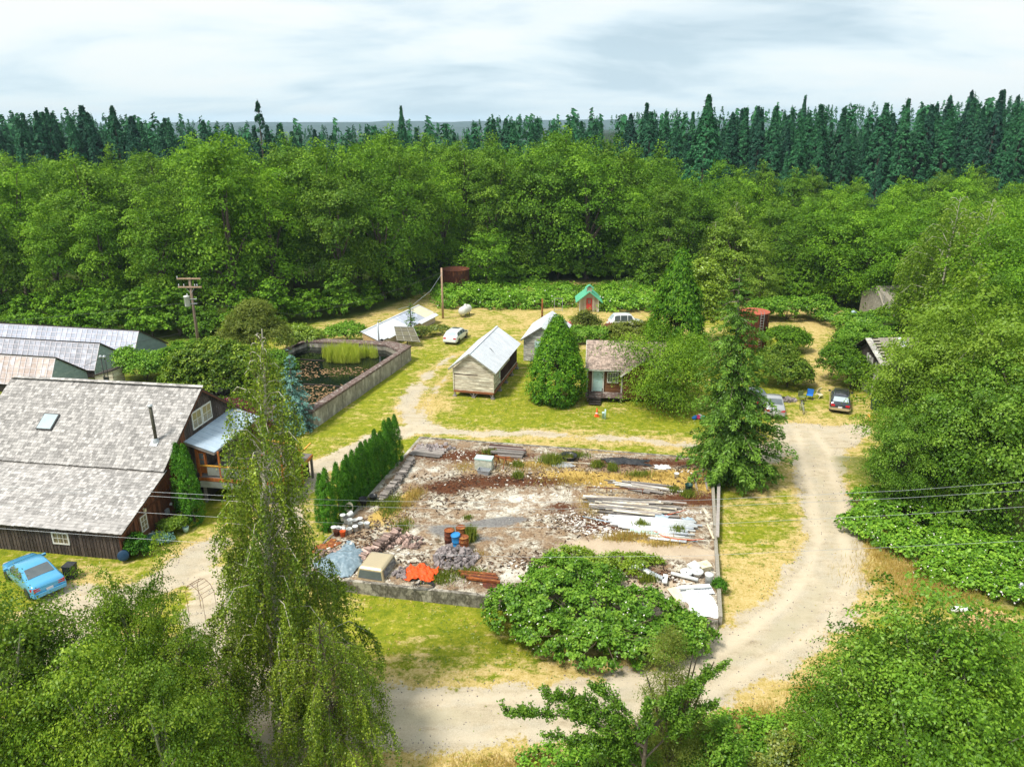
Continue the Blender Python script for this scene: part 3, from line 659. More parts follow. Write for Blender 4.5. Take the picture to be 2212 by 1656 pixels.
for nm, A in (("moss", moss), ("dryg", dryg), ("tar", tar), ("tan", tan_), ("pale", pale)):
    at = me.attributes.new(nm, 'FLOAT', 'POINT'); at.data.foreach_set("value", np.clip(A.ravel() - (.12 if nm == 'moss' else 0), -.2, 1.1).astype(np.float32))
me.materials.append(M['slab_top']); me.polygons.foreach_set("use_smooth", np.ones(len(q), bool))
slab = link('concrete_slab', me, None); tag(slab, "large cracked bare concrete slab strewn with moss, boards and junk inside the loop road", "slab")
mb = MB(); W_ = .22; zt = SLZ + .10
f0, f1, f2, f3 = slab_pt(-.0, -.0), slab_pt(SLU, 0), slab_pt(SLU, SLV), slab_pt(0, SLV)
def wallseg(mb, u0, v0, u1, v1, z0, z1, w=W_):
    a, b_ = slab_pt(u0, v0), slab_pt(u1, v1); c_ = (z0 + z1) / 2; mb.beam((a.x, a.y, c_), (b_.x, b_.y, c_), w, z1 - z0)
for k_ in range(9): wallseg(mb, SLU * k_ / 9 + .01, -.11, SLU * (k_ + 1) / 9 - .01, -.11, -.6, zt - .05 + .02 * (k_ % 2))
mb.build('front_wall', M['concrete_dark'], slab)
mb = MB(); wallseg(mb, -.11, 0, -.11, SLV, -.4, SLZ + .03); mb.build('edge_kerb', M['concrete_wall'], slab)
mb = MB(); wallseg(mb, SLU + .11, .2, SLU + .11, 6.2, -.4, SLZ + .12, .2); wallseg(mb, SLU + .11, 9.4, SLU + .11, SLV, -.4, SLZ + .16, .2); wallseg(mb, SLU + .11, 6.2, SLU + .11, 9.4, -.4, SLZ - .02, .2); mb.build('edge_kerb', M['grey_board'], slab)
mb = MB(); wallseg(mb, -.2, SLV + .11, SLU, SLV + .11, -.4, SLZ + .05); mb.build('edge_kerb', M['concrete_dark'], slab)
# ------------------------------------------------------------------ buildings
X3, Y3, Z3 = Vector((1, 0, 0)), Vector((0, 1, 0)), Vector((0, 0, 1))
def window(parent, c, r, w, h, nx, ny, fm='white_paint', gm='glass', bw=.09, mw=.035, d=.06, name='window'):
    """c centre, r unit vector along the wall; frame + pane sub-part"""
    r = Vector(r).normalized(); n = r.cross(Z3); c = Vector(c); mb = MB()
    for s in (-1, 1):
        mb.beam(c + r * s * (w / 2) - Z3 * (h / 2 + bw / 2), c + r * s * (w / 2) + Z3 * (h / 2 + bw / 2), d, bw, up=r)
        mb.beam(c - r * (w / 2 - bw / 2) + Z3 * s * h / 2, c + r * (w / 2 - bw / 2) + Z3 * s * h / 2, d, bw)
    for i in range(1, nx): mb.beam(c + r * (-w / 2 + w * i / nx) - Z3 * h * .47, c + r * (-w / 2 + w * i / nx) + Z3 * h * .47, d * .6, mw if nx < 5 or i % 2 else mw * 1.8, up=r)
    for i in range(1, ny): mb.beam(c - r * w * .47 + Z3 * (-h / 2 + h * i / ny), c + r * w * .47 + Z3 * (-h / 2 + h * i / ny), d * .5, mw)
    f = mb.build(name, M[fm], parent)
    p = MB(); p.beam(c - r * (w / 2 - bw * .4), c + r * (w / 2 - bw * .4), d * .3, h - bw * .8); p.build('pane', M[gm], f)
    return f
def slope_shakes(root, mat, o, a, u, La, Lu, ew, ex, nind=0, seed=1, th=.03, jut=.0, name='shingle', ind_from=0.5):
    """shakes on the plane o + a*s + u*t; rows of exposure ex from the eave; nind single ones nearest the eave, the rest joined"""
    rr = random.Random(seed); a = Vector(a).normalized(); u = Vector(u).normalized(); n = a.cross(u).normalized()
    if n.z < 0: n = -n
    rows = int(Lu / ex); J = MB(); protos = []
    if nind:
        for i in range(10):
            w = ew * (.75 + .06 * i); m = MB(); tb = Matrix.Rotation(0, 3, 'X')
            L_ = ex * 1.45; vs = [(-w / 2, 0, 0), (w / 2, 0, 0), (w / 2, L_, 0), (-w / 2, L_, 0), (-w / 2, 0, th), (w / 2, 0, th), (w / 2, L_, th * .25), (-w / 2, L_, th * .25)]
            m.add(vs, [(3, 2, 1, 0), (4, 5, 6, 7), (0, 1, 5, 4), (1, 2, 6, 5), (2, 3, 7, 6), (3, 0, 4, 7)], rr.random()); protos.append((w, m.mesh('shingle', mat)))
    basis = Matrix((a, u, n)).transposed(); cnt = 0
    for r in range(rows):
        s = -.05 - rr.random() * ew; t0 = r * ex
        while s < La:
            ind = nind and cnt < nind and s > La * ind_from
            if ind:
                w, me = rr.choice(protos)
            else: w = ew * (.65 + .7 * rr.random())
            w2 = min(w, La - s)
            if s < 0: s2 = 0; w2 = max(.04, w2 + s)
            else: s2 = s
            jt = (rr.random() - .5) * ex * .16; lift = .012 * rr.random()
            if ind and s >= 0 and s + w <= La:
                ob = link(name, me, root); p = o + a * (s + w / 2) + u * (t0 + jt) + n * (.012 + lift)
                ob.matrix_local = Matrix.Translation(p) @ basis.to_4x4() @ Matrix.Rotation((rr.random() - .5) * .03, 4, 'Z'); cnt += 1
            else:
                L_ = ex * 1.4; p = o + a * s2 + u * (t0 + jt) + n * (.012 + lift); g_ = .012
                q = [p, p + a * (w2 - g_), p + a * (w2 - g_) + u * L_, p + u * L_]; q2 = [q[0] + n * th, q[1] + n * th, q[2] + n * th * .25, q[3] + n * th * .25]
                J.add(q + q2, [(4, 5, 6, 7), (0, 1, 5, 4), (1, 2, 6, 5), (3, 0, 4, 7)], rr.random())
            s += w
    ob = J.build('shingles', mat, root, 'stuff')
    # ridge caps are left to the caller
    return ob

# ---- the big brown barn on the left edge
BO = (-22.75, 37.64); BR = math.atan2(-.148, .989)
barn = empty('barn', (BO[0], BO[1], 0), BR, "big brown board barn with long grey shake roof in two slopes and a stovepipe", "barn")
BL = 13.75
prof = [(-.18, 1.87), (4.62, 3.55), (9.7, 7.2), (15.0, 3.55)]
def rz_barn(v):
    if v < 4.55: return 1.87 + (v + .18) * .35 + .02
    if v < 9.7: return 3.62 + (v - 4.48) * .686
    return 7.2 - (v - 9.7) * .686
mb = MB(); mb.prism([(-BL + .05, .06, -.2), (-BL + .05, .06, 1.85), (-BL + .05, 4.5, 3.42), (-BL + .05, 4.55, 3.45), (-BL + .05, 9.7, 7.0), (-BL + .05, 14.8, 3.5), (-BL + .05, 14.8, -.2)], None, (BL - .12, 0, 0)); mb.build('wall', M['under'], barn)
rr = random.Random(4)
x = -BL
while x < -.02:
    w = .2 + .05 * rr.random(); w = min(w, -x)
    m_ = MB(); m_.box((x + w / 2, 0 - .0 + .005 * rr.random(), .83), (w - .016, .035, 2.1)); m_.box((x + w, -.03, .84), (.05, .02, 2.08)); m_.build('board', M['barn_grey'], barn)
    x += w
y = .02
while y < 14.8:
    w = .2 + .05 * rr.random(); z1, z2 = rz_barn(y + .01) - .06, rz_barn(y + w - .01) - .06; xx = .0 + .008 * rr.random()
    if 4.5 < y + w and y < 4.6: z2 = z1
    m_ = MB(); m_.prism([(xx, y, -.2), (xx, y + w - .014, -.2), (xx, y + w - .014, z2), (xx, y, z1)], None, (.03, 0, 0)); m_.box((.045, y + w, min(z1, z2) / 2 - .1), (.02, .05, min(z1, z2) + .15)); m_.build('board', M['barn_red'] if y < 7.3 else M['barn_grey'], barn)
    y += w
# belt board, corner, gable rake boards
mb = MB(); mb.beam((.07, .1, 1.86), (.07, 7.2, 2.1), .04, .16); mb.box((.02, -.01, .8), (.12, .12, 2.1)); mb.build('trim_board', M['barn_red'], barn)
ov = .34
def slopeplane(v0, z0, v1, z1): u = Vector((0, v1 - v0, z1 - z0)); return Vector((-BL - .25, v0, z0)), u.normalized(), u.length
for nm, (v0, z0, v1, z1), ind in (('lean', (-.3, 1.84, 4.68, 3.58), 300), ('upper', (4.36, 3.6, 9.72, 7.27), 0), ('rear', (15.1, 3.55, 9.7, 7.25), 0)):
    o, u, Lu = slopeplane(v0, z0, v1, z1); n = X3.cross(u); n = n if n.z > 0 else -n
    xo = .05 if nm == 'lean' else .0
    mb = MB(); mb.prism([o - n * .06, o + X3 * (BL + .25 + ov + xo) - n * .06, o + X3 * (BL + .25 + ov + xo) + u * Lu - n * .06, o + u * Lu - n * .06], None, n * .07)
    rf = mb.build('roof', M['under'], barn)
    if nm != 'rear': slope_shakes(rf, M['shake'], o, X3, u, BL + .25 + ov + xo + .02, Lu, .21, .235, ind, 11 if ind else 12, th=.035, ind_from=.0)
    mb = MB(); e = BL + .25 + ov + xo
    mb.beam(o + X3 * (e - .03) - n * .1 , o + X3 * (e - .03) + u * Lu - n * .1, .05, .16, up=n); mb.build('rake_board', M['barn_red'], rf)
mb = MB(); x = -BL - .2
while x < ov - .1: mb.box((x + .14, 9.66, 7.33 + .01 * rr.random()), (.27, .26, .035), tint=rr.random(), M=Matrix.Rotation(-.5, 3, 'X')); mb.box((x + .14, 9.86, 7.31), (.27, .24, .03), tint=rr.random(), M=Matrix.Rotation(.6, 3, 'X')); x += .28
mb.build('ridge_cap', M['shake'], barn)
mb = MB(); mb.beam((-BL, 4.42, 3.50), (ov - .05, 4.42, 3.50), .10, .14); mb.build('eave_beam', M['wood_grey'], barn)
# skylight, stovepipe
def on_upper(x, v, off=0.0): return Vector((x, v, 3.62 + (v - 4.48) * .686 + off))
un = Vector((0, -.566, .825)); uu = Vector((0, .825, .566))
sk = GY(105, 913, 42.6)   # skylight on the upper slope
cx0, cy0 = -11.0 + .0, 6.9
def barn_local(p): d = Vector((p.x - BO[0], p.y - BO[1], 0)); return Vector((d.x * .989 + d.y * -.148, d.x * .148 + d.y * .989, p.z))
def ray_roof(px, py):
    for i in range(3000):
        Yw = 38 + i * .005; p = barn_local(GY(px, py, Yw))
        if p.z < rz_barn(p.y) + .04 and p.x < .5: return p
    return p
s_ = ray_roof(106, 913); mb = MB(); mm = Matrix((X3, uu, un)).transposed()
mb.box(s_ + un * .08, (1.12, 1.25, .2), M=mm); skl = mb.build('skylight', M['dark_metal'], barn)
mb = MB(); mb.box(s_ + un * .19, (1.0, 1.13, .03), M=mm); mb.build('pane', M['glass_sky'], skl)
s_ = ray_roof(338, 955); ptop = Vector((s_.x - .02, s_.y, s_.z + 2.45))
mb = MB(); mb.tube([s_ - Z3 * .2, s_ + Z3 * .9, ptop], .105, 12, tint=.5); mb.tube([s_ + Z3 * .95, s_ + Z3 * 1.0], .12, 12); mb.tube([s_ + Z3 * 1.75, s_ + Z3 * 1.8], .12, 12); st = mb.build('stovepipe', pm('pipe_bronze', (.11, .10, .07), (.05, .05, .04), 3, .4, .6, stretch=(6, 6, .4)), barn)
mb = MB(); mb.lathe([(.15, 0), (.17, .05), (.15, .13), (.0, .16)], 12, ptop); mb.build('pipe_cap', M['galv'], st)
mb = MB(); mb.lathe([(.24, -.1), (.22, .08), (.13, .22), (.12, .28)], 12, s_ + Z3 * .02); mb.box(s_ + un * .04 + Vector((-.05, -.12, 0)), (.5, .5, .02), M=mm); mb.build('flashing', M['galv'], st)
# windows and doors
window(barn, (-3.85, -.03, .0 + 1.1), (1, 0, 0), 1.02, .72, 3, 2, gm='glass_warm')
def on_gable(px, py):
    a, c_ = (px - 1106) / 1600, 0
    for i in range(4000):
        p = barn_local(GY(px, py, 37 + i * .004))
        if p.x > 0.0 and i > 0: return p
        if p.x > -.02: return p
    return p
def gable_pt(px, py):
    lo, hi = 37.0, 56.0
    f = lambda Yw: barn_local(GY(px, py, Yw)).x
    a, b_ = f(lo), f(hi)
    for _ in range(60):
        md = (lo + hi) / 2
        if (f(md) > 0) == (a > 0): lo = md
        else: hi = md
    return barn_local(GY(px, py, lo))
w0, w1 = gable_pt(416, 905), gable_pt(448, 889)
wy = (w0.y + w1.y) / 2; 
for s in (-.62, .62): window(barn, (.07, wy + s + .1, w0.z - .12), (0, 1, 0), 1.1, 1.15, 2, 2, gm='glass_warm')
d0 = gable_pt(312, 1148)
mb = MB(); mb.box((.06, d0.y, .95), (.05, .86, 1.95)); dr_ = mb.build('door', pm('door_brown', (.17, .08, .035), (.12, .06, .03), 3, .7), barn)
window(dr_, (.10, d0.y - .02, 1.25), (0, 1, 0), .55, .95, 2, 3, gm='glass_warm', bw=.06)
l0 = gable_pt(308, 1101); mb = MB(); mb.box((.13, l0.y, l0.z), (.14, .16, .2)); mb.box((.06, l0.y, l0.z - .02), (.08, .1, .3)); mb.build('wall_lamp', M['cream_plastic'], barn)
e0 = gable_pt(357, 1104); mb = MB(); mb.box((.14, e0.y, e0.z), (.14, .3, .36)); mb.lathe([(.08, 0), (.08, .06)], 10, (.22, e0.y, e0.z + .02), M=Matrix.Rotation(R(90), 3, 'Y')); mb.build('meter_box', M['galv'], barn)
e0 = gable_pt(366, 1088); mb = MB(); mb.lathe([(.0, 0), (.1, .02), (.1, .1), (0, .14)], 12, (.05, e0.y, e0.z), M=Matrix.Rotation(R(90), 3, 'Y')); mb.build('round_lamp', M['white_plastic'], barn)
e0 = gable_pt(381, 1092); mb = MB(); mb.tube([(.0, e0.y, e0.z + .25), (.16, e0.y, e0.z + .25), (.2, e0.y, e0.z + .12), (.2, e0.y, e0.z - .45)], .055, 8); mb.build('vent_pipe', M['white_plastic'], barn)

# ---- covered balcony attached on the far gable side
por = empty('covered_balcony', (BO[0], BO[1], 0), BR, "raised balcony with orange posts, corrugated skirt and pale metal awning behind the birch", "balcony")
mb = MB(); mb.box((3.75, 9.6, 1.78), (6.0, 4.6, .16)); mb.build('deck_floor', M['wood_grey'], por)
mb = MB(); mb.beam((.75, 7.28, 1.72), (6.75, 7.28, 1.72), .08, .22); mb.beam((6.78, 7.3, 1.72), (6.78, 11.9, 1.72), .08, .22); mb.build('rim_beam', M['wood_orange'], por)
def corr(mb, x0, x1, y, z0, z1, step=.075, amp=.018):
    n = int((x1 - x0) / step * 2); vs = []; 
    for i in range(n + 1):
        xx = x0 + (x1 - x0) * i / n; yy = y + amp * (1 if i % 2 else -1); vs += [(xx, yy, z0), (xx, yy, z1)]
    mb.add(vs, [(2 * i, 2 * i + 2, 2 * i + 3, 2 * i + 1) for i in range(n)])
mb = MB(); corr(mb, .8, 6.7, 7.26, 1.12, 1.58); corr(mb, 1.4, 6.6, 7.34, 2.0, 2.6); mb.build('corrugated_panel', M['galv'], por)
for xx in (.85, 2.3, 3.9, 5.4, 6.7):
    mb = MB(); mb.box((xx, 7.38, 2.75), (.11, .11, 2.0)); mb.build('post', M['wood_orange'], por)
for xx, yy in ((1.0, 7.4), (3.9, 7.4), (6.7, 7.4), (6.7, 11.8)):
    mb = MB(); mb.box((xx, yy, .8), (.15, .15, 1.9)); mb.build('leg', M['wood_grey'], por)
mb = MB(); mb.beam((.9, 7.36, 2.68), (6.7, 7.36, 2.68), .1, .08); mb.beam((6.72, 7.36, 2.68), (6.72, 11.9, 2.68), .1, .08); mb.build('handrail', M['wood_yellow'], por)
mb = MB()
mb.prism([(.1, 7.2, 4.35), (.1, 13.6, 4.35), (2.15, 13.6, 3.72), (2.15, 7.2, 3.72)], None, (0, 0, .05))
for i in range(11): mb.beam((.1, 7.2 + i * .64, 4.41), (2.15, 7.2 + i * .64, 3.78), .03, .02)
aw = mb.build('awning', M['roof_blue'], por)
mb = MB(); mb.beam((.15, 7.24, 4.26), (2.1, 7.24, 3.62), .05, .16); mb.beam((2.12, 7.2, 3.64), (2.12, 13.6, 3.64), .05, .12); mb.build('fascia', M['wood_grey'], aw)
mb = MB(); mb.box((1.0, 7.45, 2.95), (.75, .06, 1.7)); mb.build('frame', M['wood_orange'], por); window(por, (1.0, 7.40, 3.1), (1, 0, 0), .58, 1.0, 1, 2, 'wood_orange', 'glass')
mb = MB(); mb.box((3.6, 11.7, .9), (5.8, .1, 1.6)); mb.box((.9, 9.6, .8), (.1, 4.2, 1.6)); mb.build('back_wall', M['under'], por)
gp = empty('gate_frame', (G(655, 1050).x, G(655, 1050).y, 0), BR, "brown gate frame post with yellow top rail beside the gravel drive", "gate frame")
mb = MB(); mb.box((0, 0, 1.55), (.12, .14, 3.1)); mb.build('post', M['wood_orange'], gp)
mb = MB(); mb.beam((.05, 0, 3.16), (-2.6, .4, 3.2), .12, .1); mb.build('rail', M['wood_yellow'], gp)
mb = MB(); mb.box((-2.6, .4, 1.6), (.12, .14, 3.2)); mb.build('post', M['wood_orange'], gp)
for i in range(8): m_ = MB(); m_.box((-.3 - i * .29, .06 + i * .045, 2.8), (.26, .03, .6)); m_.build('board', M['wood_cut'], gp)

# ---- sawtooth greenhouses
def greenhouse(R0, L, front_in, rear, hz, ze, pane, label, side='siding_green', bay=.62, slant=(0, 0), pinkbays=0):
    ang = math.atan2(-.19, .982); e = empty('greenhouse', (R0[0], R0[1], 0), ang, label, "greenhouse", "sawtooth greenhouses left of the barn")
    zr = hz; fy = -front_in; nb = int(L / bay); u = Vector((0, front_in, zr - ze)); Ls = u.length; un_ = u.normalized(); n = -(X3.cross(un_)) if X3.cross(un_).z < 0 else X3.cross(un_)
    mb = MB(); mb.prism([(-.12, fy + .15, 0), (-.12, rear - .15, 0), (-.12, rear - .1, ze - .05), (-.12, 0, zr - .16), (-.12, fy + .12, ze)], None, (-L, 0, 0)); mb.build('wall', M['glazing_grey'] if False else M['under'], e)
    # gable end of lapped boards
    g_ = MB(); z = -.05; k_ = 0
    while z < zr - .05:
        z2 = min(z + .24, zr - .02)
        def span(zz):
            t = max(0, min(1, (zz - ze) / (zr - ze))); return (fy + t * front_in, rear - t * rear)
        a0, b0 = span(z); a1, b1 = span(z2)
        m_ = MB(); m_.prism([(-.02 + .02 * 1, a0, z), (0, b0, z), (-.025, b1, z2), (-.025, a1, z2)], None, (-.05, 0, 0)); m_.build('siding_board', M[side], e); z += .24
    rf = MB(); rf.prism([(.08, -.02, zr + .02), (.08, rear + .12, ze - .05), (-L, rear + .12, ze - .05), (-L, -.02, zr + .02)], None, (0, 0, .05)); rf.build('roof', M['galv'], e)
    rk = MB(); rk.beam((.07, -.05, zr + .07), (.07, rear + .15, ze + .0), .06, .14); rk.beam((.0, -.0, zr + .1), (-L, 0, zr + .1), .1, .07); rk.build('trim_board', M['under'], e)
    for i in range(nb):
        x1 = -.04 - i * bay; m_ = MB(); a = Vector((x1 - .02, fy, ze)); w = bay - .04
        m_.prism([a, a - X3 * w, a - X3 * w + u, a + u], None, n * .02); gm = pane if i >= pinkbays else 'glazing_pink'; m_.build('pane', M[gm], e)
    for i in range(nb + 1):
        x1 = -.04 - i * bay; m_ = MB(); m_.beam(Vector((x1, fy, ze)) + n * .04, Vector((x1, 0, zr)) + n * .04, .05, .05, up=n); m_.build('glazing_bar', M['bar_white'], e)
    m_ = MB()
    for t in (0.02, .2, .4, .6, .8, .98): p = Vector((0, fy, ze)) + u * t; m_.beam(p + n * .03, p + n * .03 - X3 * (nb * bay), .045, .03, up=n)
    m_.build('purlin', M['bar_white'], e)
    return e
greenhouse((-39.85, 76.6), 21, 1.5, 4.1, 3.25, .75, 'glazing', "back greenhouse of violet glazed bays with blue grey end wall, under the dark trees", side='siding_blue')
greenhouse((-41.5, 71.8), 19, 1.35, 3.5, 3.25, .85, 'glazing_grey', "middle greenhouse with grey glazed bays and sloping sage green end wall")
greenhouse((-43.1, 66.9), 14, 1.35, 3.4, 3.25, .8, 'glazing_pink', "front greenhouse with pinkish sheeting and sage end wall just above the barn ridge", pinkbays=0)
p = G(230, 818, .8); lt = empty('lean_to_shed', (p.x, p.y - .4, 0), math.atan2(-.19, .982), "small cream lean-to with dark opening against the greenhouse end", "lean-to")
mb = MB(); mb.prism([(-1.0, 0, 0), (1.0, 0, 0), (1.0, 0, 1.75), (-1.0, 0, 1.15)], None, (0, 1.6, 0)); mb.build('wall', M['clap'], lt)
mb = MB(); mb.prism([(-1.15, -.12, 1.14), (1.12, -.12, 1.84), (1.12, -.12, 1.92), (-1.15, -.12, 1.22)], None, (0, 1.9, 0)); mb.build('roof', M['under'], lt)
mb = MB(); mb.box((.25, -.03, .85), (.55, .06, .6)); mb.build('opening', M['black_plastic'], lt)
for i, (px, lb) in enumerate(((223, "left one of two round-capped vent pipes standing before the greenhouses"), (231, "right one of two round-capped vent pipes standing before the greenhouses"))):
    p = GY(px, 800, 66); e = empty('vent_pipe', (p.x, 66, 0), 0, lb, "vent pipe", "twin vent pipes")
    mb = MB(); mb.tube([(0, 0, 0), (0, 0, 3.6)], .05, 6); mb.build('pipe', M['dark_metal'], e); mb = MB(); mb.lathe([(.0, 3.55), (.16, 3.6), (.17, 3.75), (.0, 3.88)], 10); mb.build('cap', M['galv'], e)

# ---- concrete pond
outer = [G(668, 878, 1.7), G(894, 746, 1.7), G(846, 737, 1.7), G(659, 729, 1.7), G(628, 750, 1.7), Vector((-28.6, 60.4, 1.7))]
outer[0] = Vector((-16.6, 57.4, 1.7)); outer[1] = Vector((-10.9, 76.6, 1.7))
cen = sum((p for p in outer), Vector()) / 6
inner = [Vector((-16.9, 58.9, 1.7)), Vector((-11.95, 74.9, 1.7)), Vector((-13.7, 77.1, 1.7)), Vector((-22.6, 78.5, 1.7)), Vector((-24.0, 76.3, 1.7)), Vector((-27.2, 61.6, 1.7))]
pond = empty('pond_basin', (cen.x, cen.y, 0), 0, "big raised concrete pond basin with mossy brown coping and stained pale walls", "pond")
def off(p, z=None): return Vector((p.x - cen.x, p.y - cen.y, p.z if z is None else z))
for i in range(6):
    a, b_ = outer[i], outer[(i + 1) % 6]; ia, ib = inner[i], inner[(i + 1) % 6]
    def inset(p, q, t): return p + (q - p) * t
    m_ = MB(); m_.prism([off(a, -.3), off(b_, -.3), off(ib, -.3), off(ia, -.3)], None, (0, 0, 1.75)); 
    if i == 0:   # long front wall is cast in panels
        for k_ in range(8):
            t0, t1 = k_ / 8 + .002, (k_ + 1) / 8 - .002; q = MB(); A, B_ = a.lerp(b_, t0), a.lerp(b_, t1); nrm_ = Vector((b_.y - a.y, a.x - b_.x, 0)).normalized() * .12
            q.prism([off(A, -.3) , off(B_, -.3), off(B_, -.3) - nrm_ * 3, off(A, -.3) - nrm_ * 3], None, (0, 0, 1.74)); q.build('wall_panel', M['concrete_wall'], pond)
    else: m_.build('wall', M['concrete_wall'], pond)
    m_ = MB(); ex_ = (a - ia).normalized() * .12; ey_ = (b_ - ib).normalized() * .12
    m_.prism([off(a + ex_, 1.46), off(b_ + ey_, 1.46), off(ib - ey_ * .3, 1.46), off(ia - ex_ * .3, 1.46)], None, (0, 0, .2)); m_.build('coping', M['cap'], pond)
mb = MB(); mb.prism([off(p, .2) for p in inner], None, (0, 0, .02)); mb.build('basin_floor', M['under'], pond)
b = NB('pond_water'); v = b.coord(False); M['water'] = b.out((.006, .010, .007), .06, bump=b.noise(v, 3, 3), bstr=.04, bdist=.02, spec=.5)
mb = MB(); mb.add([Vector((p.x, p.y, 1.0)) for p in inner], [tuple(range(6))]); water = mb.build('pond_water', M['water'], None, 'structure')
for px0, py0, px1, py1 in ((640, 775, 700, 779), (655, 829, 760, 836)):
    a, b_ = G(px0, py0, 1.02), G(px1, py1, 1.02); m_ = MB(); m_.beam(off(a, 1.02), off(b_, 1.02), .14, .08); m_.build('cross_beam', M['under'], pond)
g = np.random.default_rng(8); mb = MB()
for cxp, cyp, rx_, ry_, n_ in ((690, 805, 5.0, .8, 150), (700, 845, 3.4, 1.3, 300), (690, 862, 2.2, 1.2, 170), (640, 812, 2.2, 1.2, 70), (745, 800, 2.5, .8, 90), (655, 790, 1.8, 1, 70)):
    c0 = G(cxp, cyp, 1.02)
    for i in range(n_):
        a, q_ = g.random() * 6.283, g.random() ** .5; x, y = c0.x + math.cos(a) * q_ * rx_, c0.y + math.sin(a) * q_ * ry_ * 1.6
        # keep inside the basin
        ok = all(((inner[(j + 1) % 6].x - inner[j].x) * (y - inner[j].y) - (inner[(j + 1) % 6].y - inner[j].y) * (x - inner[j].x)) > .25 for j in range(6))
        if not ok: continue
        r_ = .05 + .07 * g.random(); t0 = g.random() * 6.28
        mb.add([(x + math.cos(t0 + k_ * 1.047) * r_, y + math.sin(t0 + k_ * 1.047) * r_, 1.012 + .015 * g.random()) for k_ in range(6)], [tuple(range(6))], g.random())
tag(mb.build('lily_pads', M['lily'], None, 'stuff'), "brown lily pads floating in drifts on the dark pond", "lily pads")
P0x = lambda a, q_: np.cos(a) * q_ * 2.5
g = np.random.default_rng(5); n_ = 7500; c0 = G(755, 776, 1.0); a = g.random(n_) * 6.283; q_ = g.random(n_) ** .6
P_ = np.stack([c0.x + np.cos(a) * q_ * 2.55 * (1 + .2 * np.sin(a * 5)), c0.y + np.sin(a) * q_ * 1.7, np.zeros(n_)], 1); hh = (.6 + 1.2 * g.random(n_) ** 1.5) * (.75 + .5 * vnoise(P0x(a, q_), q_ * 3, .4)); P_[:, 2] = 1.0 + hh * .5
kp = vnoise(P_[:, 0] * 1.0, P_[:, 1] * 1.4, .8) + .25 * (1 - q_) > .42; P_, hh, n_ = P_[kp], hh[kp], int(kp.sum())
reed = leaf_mesh('reeds', M['L_reed'], P_, np.stack([g.normal(size=n_), g.normal(size=n_) - .6, g.normal(size=n_) * .1], 1), np.stack([g.normal(size=n_) * .22, g.normal(size=n_) * .22, np.ones(n_)], 1), hh, .05, .3 + .5 * g.random(n_))
tag(link('reeds', reed, None, 'stuff'), "clump of bright yellow green reeds standing in the pond", "reeds")

# ---- long low glasshouse behind the pond
A, B_ = G(781, 718, 2.0), G(905, 660, 2.0); ang = math.atan2(B_.y - A.y, B_.x - A.x); Lg = (B_ - A).length
gh = empty('low_glasshouse', (A.x, A.y, 0), ang, "long low shed with white sheet roof and a beige panel end, behind the pond", "shed")
W2 = 2.5; sl = Vector((0, -W2, -.95)); n = Vector((0, -.95, W2)).normalized()
ns = 16
for i in range(ns):
    x0, x1 = Lg * i / ns, Lg * (i + 1) / ns; mt = 'roof_white' if i < 8 else ('glazing' if i < 13 else 'cream_plastic')
    cut = 1.0 if i > 1 else .82 + .1 * i
    m_ = MB(); a = Vector((x0 + .01, 0, 2.0)); m_.prism([a, a + X3 * (x1 - x0 - .02), a + X3 * (x1 - x0 - .02) + sl * cut, a + sl * cut], None, n * .04); m_.build('roof_sheet', M[mt], gh)
m_ = MB(); m_.beam((0, .02, 2.06), (Lg, .02, 2.06), .2, .08); m_.beam(Vector((Lg, 0, 2.0)), Vector((Lg, 0, 2.0)) + sl, .25, .08, up=n); m_.beam(Vector((Lg, 0, 2.02)) + sl, Vector((Lg * .66, 0, 2.02)) + sl, .6, .06, up=n); m_.build('roof_edge', M['roof_white'], gh)
m_ = MB(); m_.prism([(.1, -.1, 0), (.1, -W2 + .2, 0), (.1, -W2 + .2, 1.0), (.1, -.1, 1.93)], None, (.1, 0, 0)); m_.build('end_wall', M['straw'], gh)
m_ = MB(); m_.box((Lg / 2, -W2 + .25, .5), (Lg - .2, .08, 1.0)); m_.box((Lg / 2, -.1, .95), (Lg - .2, .08, 1.9)); m_.box((Lg - .1, -W2 / 2, .7), (.08, W2 - .4, 1.2)); m_.build('wall', M['shed_board'], gh)
for px, py0, py1, mt, lb in ((803, 719, 703, 'wood_yellow', "short yellowish flue pipe on the white shed roof"), (819, 745, 697, 'galv', "tall grey flue pipe with hooked top beside the white shed roof")):
    c_ = G(px, py0, 1.3); h_ = (py0 - py1) / 18.5; m_ = MB(); m_.tube([(c_.x, c_.y, 1.0), (c_.x, c_.y, 1.2 + h_)], .09, 8)
    if mt == 'galv': m_.tube([(c_.x, c_.y, 1.2 + h_), (c_.x + .08, c_.y, 1.5 + h_), (c_.x + .3, c_.y, 1.5 + h_), (c_.x + .35, c_.y, 1.25 + h_)], .04, 6)
    tag(m_.build('flue_pipe', M[mt], None), lb, "flue pipe")
# solar panel stand
c_ = G(872, 752, 0); sp = empty('solar_rack', (c_.x + .25, c_.y + 1.2, 0), R(-4), "tilted solar panel rack seen from behind at the pond corner", "solar panel")
a, b_, c2, d_ = Vector((-1.9, .5, 2.5)), Vector((.9, .5, 2.45)), Vector((2.1, -1.0, .75)), Vector((-1.2, -1.0, .9))
n = (b_ - a).cross(d_ - a).normalized(); n = n if n.y < 0 else -n
m_ = MB(); m_.prism([a, b_, c2, d_], None, -n * .05); m_.build('panel', pm('panel_back', (.15, .14, .08), (.10, .09, .06), 2, .6), sp)
m_ = MB()
for t in (.02, .27, .62, .97): m_.beam(a.lerp(d_, t) + n * .05, b_.lerp(c2, t) + n * .05, .035, .05, up=n)
for t in (0, .33, .66, 1.0): m_.beam(a.lerp(b_, t) + n * .03, d_.lerp(c2, t) + n * .03, .05, .05, up=n)
